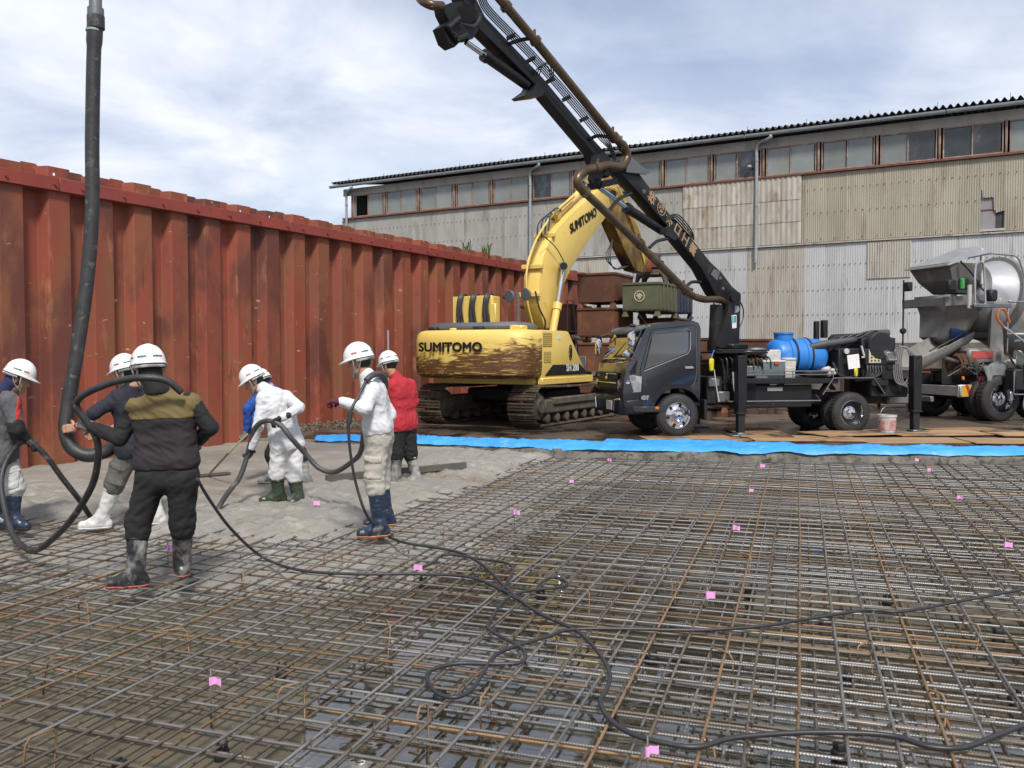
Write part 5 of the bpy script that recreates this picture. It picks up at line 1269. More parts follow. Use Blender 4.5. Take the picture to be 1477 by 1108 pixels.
for a, l_ in ((90, .08), (45, .085), (135, .085), (10, .08), (170, .08), (270, .08), (235, .06), (305, .06)):
    a = R(a); d = Vector((math.cos(a), 0, math.sin(a))); e = Vector((-d.z, 0, d.x))
    mb.prism([c0 + Vector((0, 0, -.01)), c0 + d * l_ * .6 + e * .024, c0 + d * l_ * 1.15, c0 + d * l_ * .6 - e * .024], (0, -.006, 0))
obj('crest', mb, pbr('cream_print', (.55, .47, .32), None, 6, .7), b3)
b4 = bin_thing(m_bluebin, 1.1, 1.3, .70, 'dark blue steel bin beyond the green one with lifting eyes', True)
b4.location = (4.15, 23.3, 2.62); b4.rotation_euler = (0, 0, BZ)
for x in (-.5, .5): obj('lifting_eye', MB().lathe([(.03, -.01), (.06, -.01), (.06, .01), (.03, .01), (.03, -.01)], (x, -.6, .90), (0, 1, 0), 12, close=False), m_bluebin, b4)
dup(b1, (4.15, 23.3, YZ), BZ, 'rust brown bin on the ground beneath the dark blue bin'); dup(b1, (4.15, 23.3, YZ + .88), BZ, 'rust brown bin second up beneath the dark blue bin')
bb = dup(b1, (4.15, 23.3, YZ + 1.76), BZ, 'low rust brown bin right beneath the dark blue bin')
for c in bb.children: c.scale = (1, 1, .75)
for i in (0, 1, 2): dup(b2, (1.25, 24.3, YZ + .94 * i), BZ + .03, ('dark ribbed rust bin on the ground between red wall and tall stack', 'dark ribbed rust bin, middle one between red wall and tall stack', 'dark ribbed rust bin, top one between red wall and tall stack')[i])
for i in (0, 1): dup(b2, (6.6, 24.2, YZ + .94 * i), BZ - .05, ('rust bin on the ground by the warehouse wall behind the blue tank', 'rust bin stacked on another by the warehouse wall behind the blue tank')[i])
# clutter along the foot of the warehouse
mb = MB(); r = random.Random(21)
for q, (x, y, w, h, lb) in enumerate(((8.3, 24.5, 2.2, 1.5, 'long rusty steel rack with pipes along the warehouse base behind the pump'), (11.0, 23.3, 2.0, 1.3, 'rusty steel rack with pipes behind the mixer chute'))):
    t_ = thing('scrap_rack', lb, 'rack', (x, y, YZ), BZ)
    for sx in (-1, 1):
        for sy in (-.4, .4): obj('post', MB().box((sx * w / 2, sy, h / 2), (.08, .08, h), .01), m_rustbin, t_)
    for z in (.3, h * .75):
        obj('shelf', MB().box((0, 0, z), (w, .9, .06), .01), m_rustbin, t_)
        for k_ in range(7): obj('stored_pipe', MB().tube([(-w * .55 - r.uniform(0, .3), -.35 + k_ * .11, z + .09), (w * .5 + r.uniform(0, .4), -.35 + k_ * .11, z + .09)], .045, 8), [m_rustbin, m_track, m_steel][k_ % 3], t_)
# ------------------------------------------------------------------ concrete mixer truck
MA = R(16)
mt = thing('mixer_truck', 'grey concrete mixer truck backed up to the pump, silver drum and open hopper', 'truck', (10.97, 19.96, YZ), MA)
# local x runs forward (to the right), -y faces the camera
for y, s in ((-1.22, -1), (1.22, 1)):
    for x in (-.72, .58, 5.0):
        wheel(mt, x, y, .50, .26, s, front=(x > 4))
        if x < 4: wheel(mt, x, y - s * .30, .50, .26, s, front=False)
mb = MB()
for y in (-.42, .42): mb.box((2.6, y, .95), (7.4, .09, .26), .01)
for x in (-1.0, 0, 1.3, 3, 4.5): mb.box((x, 0, .93), (.1, .84, .2))
for x in (-.72, .58, 5.0): mb.cyl((x, -1.1, .5), (x, 1.1, .5), .08, n=10)
obj('chassis_frame', mb, m_frame, mt)
DA = Vector((math.cos(R(14)), 0, -math.sin(R(14)))); D0 = Vector((-.62, 0, 2.92))
prof = [(.42, -.02), (.50, .0), (.50, .10), (.66, .12), (.72, .30), (.88, .62), (.90, .70), (.90, .82), (.94, .84), (1.06, 1.4), (1.14, 2.2), (1.15, 3.0), (1.05, 3.7), (.80, 4.3), (.35, 4.55)]
obj('drum', MB().lathe(prof, D0, DA, 40), m_silver, mt)
obj('drum_ring', MB().lathe([(.88, .66), (.98, .66), (.98, .84), (.90, .84)], D0, DA, 40, close=False), m_mixg, mt)
# hopper and its lid
hp = Vector((-1.02, 0, 3.15))
mb = MB(); V = []
ring_ = [((-1.62, -.62), (-.70, -.62), (-.70, .62), (-1.62, .62), 3.48), ((-1.42, -.50), (-.72, -.50), (-.72, .50), (-1.42, .50), 3.12), ((-1.15, -.34), (-.74, -.34), (-.74, .34), (-1.15, .34), 2.85)]
for *c, z in ring_:
    for q, p in enumerate(c): V.append((p[0], p[1], z - (.0 if q in (1, 2) else .12 if z > 3.5 else 0)))
F = [(j * 4 + i, j * 4 + (i + 1) % 4, j * 4 + 4 + (i + 1) % 4, j * 4 + 4 + i) for j in range(2) for i in range(4)]
mb.add(V, F); ho = obj('hopper', mb, m_mixg, mt, smooth=False)
md = ho.modifiers.new('thickness', 'SOLIDIFY'); md.thickness = .02
obj('hopper_lid', MB().prism([(-1.70, -.66, 3.40), (-.66, -.66, 3.72), (-.62, -.3, 3.86), (-.62, .3, 3.86), (-.66, .66, 3.72), (-1.70, .66, 3.40)], (-.0, 0, .035)), m_silver, mt)
obj('lid_hinge', MB().box((-.58, 0, 3.76), (.12, .7, .2), .03).cyl((-.55, -.4, 3.81), (-.55, .4, 3.81), .05, n=10).box((-.62, -.5, 3.42), (.08, .05, .8), .01).box((-.62, .5, 3.42), (.08, .05, .8), .01), m_dirtyw, mt)
# support frame, discharge funnel
mb = MB()
for y in (-.62, .62):
    mb.prism([(-.50, y, 1.1), (-.05, y, 1.1), (-.22, y, 2.95), (-.42, y, 2.95)], (0, .07, 0)); mb.beam((-1.75, y, 2.62), (-.2, y, 2.72), .09, .2)
mb.beam((-1.72, -.62, 2.62), (-1.72, .62, 2.62), .09, .16); mb.box((-.3, 0, 1.9), (.2, 1.2, .14), .02)
obj('support_frame', mb, m_mixg, mt)
mb = MB(); V = []
for (x0, x1, y1, z) in ((-1.55, -.55, .52, 2.78), (-1.46, -.62, .42, 2.35), (-1.62, -.80, .25, 1.85), (-1.22, -.86, .22, 1.62)):
    V += [(x0, -y1, z), (x1, -y1, z), (x1, y1, z), (x0, y1, z)]
mb.add(V, [(j * 4 + i, j * 4 + (i + 1) % 4, j * 4 + 4 + (i + 1) % 4, j * 4 + 4 + i) for j in range(3) for i in range(4)])
fu = obj('discharge_funnel', mb, m_mixg, mt, bevel=.0)
md = fu.modifiers.new('thickness', 'SOLIDIFY'); md.thickness = .02
obj('blue_sheet', MB().prism([(-1.30, -.34, 2.06), (-.86, -.34, 1.98), (-.90, -.30, 1.72), (-1.18, -.28, 1.62)], (0, -.02, 0)), pbr('blue_cloth', (.020, .065, .22), None, 6, .6), mt)
# chute: open trough from funnel down to the pump hopper
def trough(p0, p1, w0, w1, dep):
    p0, p1 = Vector(p0), Vector(p1); d = (p1 - p0).normalized(); s = Vector((0, 0, 1)).cross(d).normalized(); u = d.cross(s); V = []; n = 10
    for th in (0, .02):
        for p, w in ((p0, w0), (p1, w1)):
            for i in range(n + 1):
                a = math.pi * i / n; V.append(p + s * (w / 2 + th) * math.cos(a) - u * (dep + th) * math.sin(a))
    m = n + 1
    F = [(i, i + 1, m + i + 1, m + i) for i in range(n)] + [(2 * m + i, 3 * m + i, 3 * m + i + 1, 2 * m + i + 1) for i in range(n)]
    F += [(0, m, 3 * m, 2 * m), (n, 2 * m + n, 3 * m + n, m + n)] + [(i, 2 * m + i, 2 * m + i + 1, i + 1) for i in range(n)] + [(m + i, m + i + 1, 3 * m + i + 1, 3 * m + i) for i in range(n)]
    return MB().add(V, F)
MM = Matrix.Translation((10.97, 19.96, YZ)) @ Matrix.Rotation(MA, 4, 'Z'); MI = MM.inverted()
HOP = MI @ (PTM @ Vector((-4.72, .1, 1.22)))
ch0 = Vector((-.80, .0, 1.98)); cdir = HOP - ch0
ch = obj('chute', trough(ch0, ch0 + cdir * .93, .72, .62, .32), m_caked, mt)
obj('chute_extension', trough(ch0 + cdir * .52 + Vector((0, 0, .06)), ch0 + cdir * .97 + Vector((0, 0, .05)), .80, .62, .36), m_caked, ch)
obj('chute_rail', MB().tube([ch0 + Vector((.1, -.32, .06)), ch0 + cdir * .62 + Vector((0, -.30, .02))], .018, 6), m_rod, ch)
objs('chute_cylinder', MB().cyl((-1.0, -.35, 1.25), ch0 + cdir * .45 + Vector((0, -.2, -.2)), .05, n=10).cyl((-.9, -.2, 1.0), (-1.1, -.1, 1.75), .07, n=10), m_mixg, mt)
obj('chute_pivot', MB().box((-.95, 0, 1.2), (.3, .3, .9), .04), m_mixg, mt)
class MBS(MB):                               # the near-side fittings sit half a metre further back
    def add(s, vs_, fs): return MB.add(s, [(v[0] - .5, v[1], v[2]) for v in vs_], fs)
# ladder, platform, rails
obj('platform', MBS().box((-.55, -1.0, 2.50), (1.0, .5, .03), .005).box((-.55, -1.24, 2.50), (1.0, .04, .08), .008), m_steel, mt)
mb = MBS()
mb.tube(spline([(-1.0, -1.22, 2.52), (-1.0, -1.22, 3.25), (-.95, -1.22, 3.40), (-.85, -1.22, 3.42), (-.78, -1.22, 3.3), (-.72, -1.22, 2.52)], 6), .022, 8)
mb.tube([(-.62, -1.22, 3.62), (.0, -1.22, 3.60), (.16, -1.22, 3.50), (.52, -1.22, 2.6), (.50, -1.22, 1.92), (.36, -1.22, 1.78), (.06, -1.22, 1.76)], .022, 8)
mb.tube([(-.62, -1.22, 3.62), (-.9, -.9, 3.55)], .022, 8); mb.tube([(-.1, -1.22, 2.60), (1.2, -1.22, 2.60)], .02, 8)
mb.tube([(-.12, -1.22, 2.48), (-.12, -1.22, 1.5), (.1, -1.22, 1.22), (.5, -1.22, 1.12)], .022, 8); mb.tube([(.5, -1.22, 2.0), (.5, -1.22, 1.1)], .022, 8)
obj('ladder_rail', mb, m_rod, mt)
mb = MBS()
for x, z in ((.18, 1.90), (.52, 1.30)): mb.box((x, -1.2, z), (.42, .16, .05), .02)
objs('step', mb, m_dirtyw, mt)
mb = MBS()
for x, z in ((-1.25, 2.95), (-.9, 3.0)): mb.box((x, -.8, z), (.2, .15, .25), .03)
mb.box((-.25, -.9, 2.75), (.22, .2, .25), .04); mb.tube(spline([(-.9, -.7, 3.5), (-.6, -.75, 3.2), (-.4, -.8, 2.9), (-.3, -.85, 2.8)], 5), .02, 6)
objs('control_box', mb, m_frame, mt)
obj('green_cup', MBS().lathe([(.05, 0), (.05, .2), (.03, .22)], (-1.08, -.95, 2.88), (0, 0, 1), 12), pbr('green_plastic', (.04, .30, .06), None, 5, .5), mt)
obj('nozzle_tube', MBS().cyl((-1.02, -1.1, 2.45), (-1.02, -1.1, 2.95), .05, n=10), m_dirtyw, mt)
obj('support_pole', MBS().tube([(-1.95, -.2, 1.6), (-1.95, -.2, 3.1)], .02, 6).box((-1.93, -.3, 2.95), (.12, .2, .2), .02).lathe([(.02, .07), (.07, .03), (.07, -.03), (.02, -.07)], (-1.95, -.2, 1.98), (0, 0, 1), 10), m_frame, mt)
# rear equipment
obj('tank_box', MB().box((-.75, -.55, 1.42), (.95, .5, .36), .06), m_mixg, mt)
obj('red_notice', MB().box((-.85, -.806, 1.45), (.56, .01, .16), .003, rot=(0, 0, 0)), pbr('red_sign', (.36, .03, .035), (.42, .10, .09), 20, .5), mt)
mc = MB()
for i in range(6): mc.lathe([(.20 + .015 * (i % 2), -.02), (.235 + .015 * (i % 2), 0), (.20 + .015 * (i % 2), .02)], (-1.45 + i * .07, -.62, 1.24), (1, .15, 0), 22, close=False)
objs('coiled_rope', mc, pbr('rust_rope', (.13, .06, .035), None, 8, .85), mt)
mc = MB(); r = random.Random(31)
for i in range(8): mc.tube(spline([(-1.5 + r.uniform(-.2, .6), -.7, 1.05 + r.uniform(-.1, .15)), (-1.2 + r.uniform(-.2, .4), -.85, 1.2 + r.uniform(-.1, .1)), (-.8 + r.uniform(-.2, .2), -.85, 1.0 + r.uniform(-.2, .1)), (-.4, -.7, .95)], 5), .02, 6)
objs('loose_hose', mc, m_rub_b, mt)
# draped grey jacket
mb = MB(); V = []
for i in range(11):
    for j in range(9):
        a = i / 10; b = j / 8; x = -1.05 + .62 * a + .10 * noise.noise((a * 3, b * 3, 1)); z = 1.20 - .62 * b + .05 * noise.noise((a * 5, b * 4, 2)) + .15 * a; y = -1.0 - .08 * math.sin(a * 9 + b * 2) - .06 * noise.noise((a * 6, b * 5, 7)) - .1 * math.sin(b * 3)
        if b > .6: x += -.25 * (b - .6)
        V.append((x, y, z))
mb.add(V, [(i * 9 + j, (i + 1) * 9 + j, (i + 1) * 9 + j + 1, i * 9 + j + 1) for i in range(10) for j in range(8)])
jk = obj('draped_jacket', mb, pbr('grey_green_cloth', (.17, .185, .175), (.12, .13, .125), 6, .85), mt, smooth=True)
md = jk.modifiers.new('thickness', 'SOLIDIFY'); md.thickness = .025
bu = obj('rear_bumper', MB().box((-1.0, -.78, .66), (.98, .06, .27), .01).box((-1.45, 0, .66), (.06, 1.7, .22), .01), m_silver, mt)
for k_ in range(3):
    obj('warning_stripe', MB().prism([(-1.32 + k_ * .17, -.812, .79), (-1.24 + k_ * .17, -.812, .79), (-1.13 + k_ * .17, -.812, .54), (-1.21 + k_ * .17, -.812, .54)], (0, -.004, 0)), m_redp if k_ != 1 else m_redp, bu)
obj('stripe_ground', MB().box((-1.12, -.811, .66), (.62, .003, .245)), pbr('yellow_film', (.60, .36, .03), None, 5, .5), bu)
obj('tail_lamp', MB().box((-.80, -.88, .90), (.46, .08, .16), .02), m_redp, mt); obj('lamp_window', MB().box((-.90, -.925, .90), (.14, .01, .09), .005), m_lens, mt)
objs('side_marker', MB().box((-1.42, -.85, .94), (.06, .05, .08), .01).box((-.5, -.86, .84), (.05, .05, .07), .01), m_amber, mt)
obj('tool_box', MBS().box((.05, -1.42, .92), (.60, .28, .46), .03), m_frame, mt); obj('tool_box_lid', MBS().box((.12, -1.45, 1.33), (.52, .03, .38), .01, rot=(-.5, .35, 0)), pbr('olive_lid', (.055, .06, .045), None, 4, .4), mt)
obj('box_guard', MBS().tube([(-.30, -1.58, 1.1), (-.30, -1.58, .62), (.36, -1.58, .60), (.40, -1.58, .68), (.75, -1.58, .68)], .02, 6), m_rod, mt)
mc = MBS()
for i, o_ in enumerate((0, .04)):
    mc.tube(spline([(-.25 + o_, -1.25, 2.05), (-.05, -1.55, 1.75), (.28 + o_, -1.62, 1.35), (.42 + o_, -1.62, .95), (.30 + o_, -1.62, .45), (.08, -1.62, .22), (-.06, -1.62, .36), (.05 + o_, -1.55, .62), (.35, -1.2, 1.0)], 6), .02, 6)
objs('water_hose', mc, pbr('grey_blue_hose', (.13, .20, .27), (.16, .17, .17), 3, .5), mt)
obj('orange_hose', MBS().tube(spline([(-.25, -1.25, 2.05), (-.42, -1.25, 2.22), (-.38, -1.25, 2.42), (-.22, -1.25, 2.40), (-.10, -1.25, 2.15)], 6), .026, 7), pbr('orange_rubber', (.42, .13, .045), None, 5, .5), mt)
obj('side_tank', MBS().box((.6, -1.0, 1.24), (.9, .4, .22), .04).lathe([(.04, 0), (.09, .05), (.09, .16), (.04, .2)], (.3, -1.1, 1.35), (0, 0, 1), 12), m_dirtyw, mt)
for s in (-1, 1): obj('mudguard', MB().tube([(-.62, s * 1.12, .66), (-.5, s * 1.12, .98), (-.1, s * 1.12, 1.10), (1.4, s * 1.12, 1.10), (1.85, s * 1.12, .9)], .03, 4).box((.65, s * 1.1, 1.1), (2.0, .5, .03), .01), m_frame, mt)
obj('drum_pedestal', MB().box((3.9, 0, 1.4), (.6, 1.2, .8), .05), m_mixg, mt)
cbm = MB(); cbm.prism([(4.75, -1.2, .6), (6.75, -1.2, .6), (6.8, -1.2, 1.5), (6.55, -1.2, 2.8), (4.85, -1.2, 2.85), (4.75, -1.2, 2.6)], (0, 2.4, 0)); obj('cab', cbm, m_white, mt, bevel=.06)
for s in (-1, 1): obj('door_window', MB().prism([(5.3, s * 1.203, 1.7), (6.5, s * 1.203, 1.6), (6.35, s * 1.203, 2.5), (5.3, s * 1.203, 2.5)], (0, s * .01, 0)), m_glass, mt)
obj('windscreen', MB().prism([(6.80, -1.05, 1.65), (6.80, 1.05, 1.65), (6.60, 1.0, 2.6), (6.60, -1.0, 2.6)], (.03, 0, .01)), m_glass, mt)
# ------------------------------------------------------------------ people: smooth distance-field bodies and clothes
class Field:
    def __init__(s, lo, hi, h):
        s.lo = np.array(lo, float); s.h = h
        s.n = np.maximum(4, np.ceil((np.array(hi, float) - s.lo) / h).astype(int) + 1)
        s.ax = [s.lo[i] + h * np.arange(s.n[i]) for i in range(3)]
        s.D = np.ones(tuple(s.n), np.float32)
    def sl(s, lo, hi):
        a = [max(0, int(math.floor((lo[i] - s.lo[i]) / s.h))) for i in range(3)]
        b = [min(int(s.n[i]), int(math.ceil((hi[i] - s.lo[i]) / s.h)) + 1) for i in range(3)]
        if any(b[i] <= a[i] for i in range(3)): return None
        S = tuple(slice(a[i], b[i]) for i in range(3))
        X = s.ax[0][S[0]][:, None, None]; Y = s.ax[1][S[1]][None, :, None]; Z = s.ax[2][S[2]][None, None, :]
        return S, X, Y, Z
    def blend(s, S, d, k, sub=False):
        a = s.D[S]
        if sub:
            h = np.clip(.5 - .5 * (a + d) / k, 0, 1); s.D[S] = a * (1 - h) - d * h + k * h * (1 - h)
        else:
            h = np.clip(.5 + .5 * (d - a) / k, 0, 1); s.D[S] = d * (1 - h) + a * h - k * h * (1 - h)
    def cap(s, a, b, ra, rb=None, k=.03):
        rb = ra if rb is None else rb; a, b = Vector(a), Vector(b); m = max(ra, rb) + k + 3 * s.h
        q = s.sl([min(a[i], b[i]) - m for i in range(3)], [max(a[i], b[i]) + m for i in range(3)])
        if q is None: return s
        S, X, Y, Z = q; d = b - a; L2 = max(d.length_squared, 1e-9)
        t = np.clip(((X - a.x) * d.x + (Y - a.y) * d.y + (Z - a.z) * d.z) / L2, 0, 1)
        r = np.sqrt((X - a.x - t * d.x) ** 2 + (Y - a.y - t * d.y) ** 2 + (Z - a.z - t * d.z) ** 2)
        s.blend(S, r - (ra + (rb - ra) * t), k); return s
    def ell(s, c, fr, rad, k=.02, sub=False):
        m = max(rad) + k + 3 * s.h; q = s.sl([c[i] - m for i in range(3)], [c[i] + m for i in range(3)])
        if q is None: return s
        S, X, Y, Z = q; X, Y, Z = X - c[0], Y - c[1], Z - c[2]
        u = [(X * f.x + Y * f.y + Z * f.z) / r for f, r in zip(fr, rad)]
        g = np.sqrt(u[0] ** 2 + u[1] ** 2 + u[2] ** 2)
        s.blend(S, (g - 1) * min(rad), k, sub); return s
    def folds(s, amp, seed, wl=.14, zs=1.6):
        rs = np.random.RandomState(seed); X = s.ax[0][:, None, None]; Y = s.ax[1][None, :, None]; Z = s.ax[2][None, None, :]
        w = np.zeros_like(s.D)
        for i in range(7):
            v = rs.normal(size=3); v[2] *= zs; v /= np.linalg.norm(v); f = 2 * math.pi / (wl * rs.uniform(.5, 1.6)); p = rs.uniform(0, 6)
            q = rs.normal(size=3) * 9
            w += np.sin(f * (v[0] * X + v[1] * Y + v[2] * Z) + p + 1.3 * np.sin(q[0] * X + q[1] * Y + q[2] * Z))
        w = np.abs(w / 2.6) - .55
        s.D += np.where(np.abs(s.D) < .06, amp * w, 0).astype(np.float32); return s
    def keep(s, c, n):                       # cut away everything beyond the plane
        c, n = Vector(c), Vector(n).normalized()
        X = s.ax[0][:, None, None]; Y = s.ax[1][None, :, None]; Z = s.ax[2][None, None, :]
        s.D = np.maximum(s.D, ((X - c.x) * n.x + (Y - c.y) * n.y + (Z - c.z) * n.z).astype(np.float32)); return s
    def copy(s, grow=0.0):
        o = Field.__new__(Field); o.lo, o.h, o.n, o.ax = s.lo, s.h, s.n, s.ax; o.D = s.D - grow; return o
    def mesh(s):
        D = s.D.copy(); D[0], D[-1] = 1, 1; D[:, 0], D[:, -1] = 1, 1; D[:, :, 0], D[:, :, -1] = 1, 1
        S = D < 0; C = np.zeros(tuple(s.n - 1), np.int8)
        cs = [(i, j, k) for i in (0, 1) for j in (0, 1) for k in (0, 1)]
        def sh(A, o): return A[o[0]:A.shape[0] - 1 + o[0], o[1]:A.shape[1] - 1 + o[1], o[2]:A.shape[2] - 1 + o[2]]
        for o in cs: C += sh(S, o)
        act = (C > 0) & (C < 8); I = np.argwhere(act)
        idx = np.full(C.shape, -1, np.int64); idx[act] = np.arange(len(I))
        acc = np.zeros((len(I), 3)); cnt = np.zeros(len(I))
        for a in cs:
            for ax in range(3):
                if a[ax]: continue
                b = list(a); b[ax] = 1
                v0 = D[I[:, 0] + a[0], I[:, 1] + a[1], I[:, 2] + a[2]]; v1 = D[I[:, 0] + b[0], I[:, 1] + b[1], I[:, 2] + b[2]]
                m = (v0 < 0) != (v1 < 0); t = np.where(m, v0 / np.where(m, v0 - v1, 1), 0)
                p = np.array(a, float)[None] + np.zeros((len(I), 3)); p[:, ax] += t
                acc[m] += p[m]; cnt[m] += 1
        V = (I + acc / cnt[:, None]) * s.h + s.lo
        Q = []
        for ax in range(3):
            o1, o2 = (ax + 1) % 3, (ax + 2) % 3
            sl0 = [slice(None)] * 3; sl1 = [slice(None)] * 3; sl0[ax] = slice(0, -1); sl1[ax] = slice(1, None)
            d = S[tuple(sl0)] != S[tuple(sl1)]; E = np.argwhere(d)
            E = E[(E[:, o1] > 0) & (E[:, o2] > 0) & (E[:, o1] < s.n[o1] - 1) & (E[:, o2] < s.n[o2] - 1)]
            flip = S[E[:, 0], E[:, 1], E[:, 2]]
            q = []
            for da, db in ((-1, -1), (0, -1), (0, 0), (-1, 0)):
                e = E.copy(); e[:, o1] += da; e[:, o2] += db; q.append(idx[e[:, 0], e[:, 1], e[:, 2]])
            q = np.stack(q, 1); q = np.where(flip[:, None], q, q[:, ::-1]); Q.append(q)
        Q = np.concatenate(Q)
        return V, Q
def fobj(name, F, mat, parent):
    V, Q = F.mesh()
    me = bpy.data.meshes.new(name); me.from_pydata(V.tolist(), [], Q.tolist()); finish(me, True)
    return link(name, me, mat, parent, True)
def cloth(name, c, c2=None, dirt=None, lo=.58, hi=.74, sc_=7, rough=.85):
    return pbr(name, c, c2 or tuple(x * .82 for x in c), sc_, rough, 0, .25, 120, layers=[(dirt, 6, lo, hi, None, None)] if dirt else ())
m_skin = pbr('skin', (.42, .235, .155), (.36, .19, .12), 9, .55)
m_hair = pbr('dark_hair', (.012, .011, .010), None, 30, .6)
m_helm = pbr('white_helmet', (.74, .74, .73), (.70, .70, .69), 5, .28, coat=.3, layers=[((.52, .50, .46), 9, .62, .78, None, .5)])
m_strap = pbr('strap', (.50, .50, .48), (.12, .12, .12), 14, .8)
m_mk_r = pbr('red_mark', (.48, .10, .10), None, 6, .5); m_mk_g = pbr('green_mark', (.05, .18, .12), None, 6, .5)
GREY_MUD = (.30, .29, .265)

def frame(f, up=(0, 0, 1)):
    f = Vector(f).normalized(); r = f.cross(Vector(up)).normalized(); return r, f, r.cross(f)
def box_of(ps, m): return [min(p[i] for p in ps) - m for i in range(3)], [max(p[i] for p in ps) + m for i in range(3)]
def hand(F, wr, d, n, curl, side, g=1.0, k=.008):
    """wr wrist, d towards knuckles, n palm normal, side +1/-1 thumb side"""
    d = Vector(d).normalized(); n = Vector(n); n = (n - d * n.dot(d)).normalized(); w = d.cross(n) * side
    for q in (-.028, -.01, .01, .028): F.cap(wr + w * q * .8 + d * .015, wr + w * q + d * .085, .016 * g, .015 * g, .012)
    for q, ln in ((-.031, .060), (-.0105, .075), (.0105, .080), (.031, .072)):
        p = wr + w * q + d * .088; a = curl * .55; dd = d * math.cos(a) + n * math.sin(a)
        for s_, l_ in enumerate((.48, .30, .26)):
            p2 = p + dd * ln * l_ * 1.25; F.cap(p, p2, (.0105 - .001 * s_) * g, (.0098 - .001 * s_) * g, k); p = p2
            a += curl; dd = d * math.cos(a) + n * math.sin(a)
    p = wr + w * .030 + d * .022; p1 = p + (w * .75 + d * .55 + n * .35).normalized() * .045; p2 = p1 + (w * .2 + d * .7 + n * (.5 + curl * .4)).normalized() * .036; p3 = p2 + (d * .6 - w * .25 + n * (.4 + curl * .5)).normalized() * .028
    F.cap(p, p1, .016 * g, .0125 * g, k); F.cap(p1, p2, .0125 * g, .011 * g, k); F.cap(p2, p3, .011 * g, .0095 * g, k)

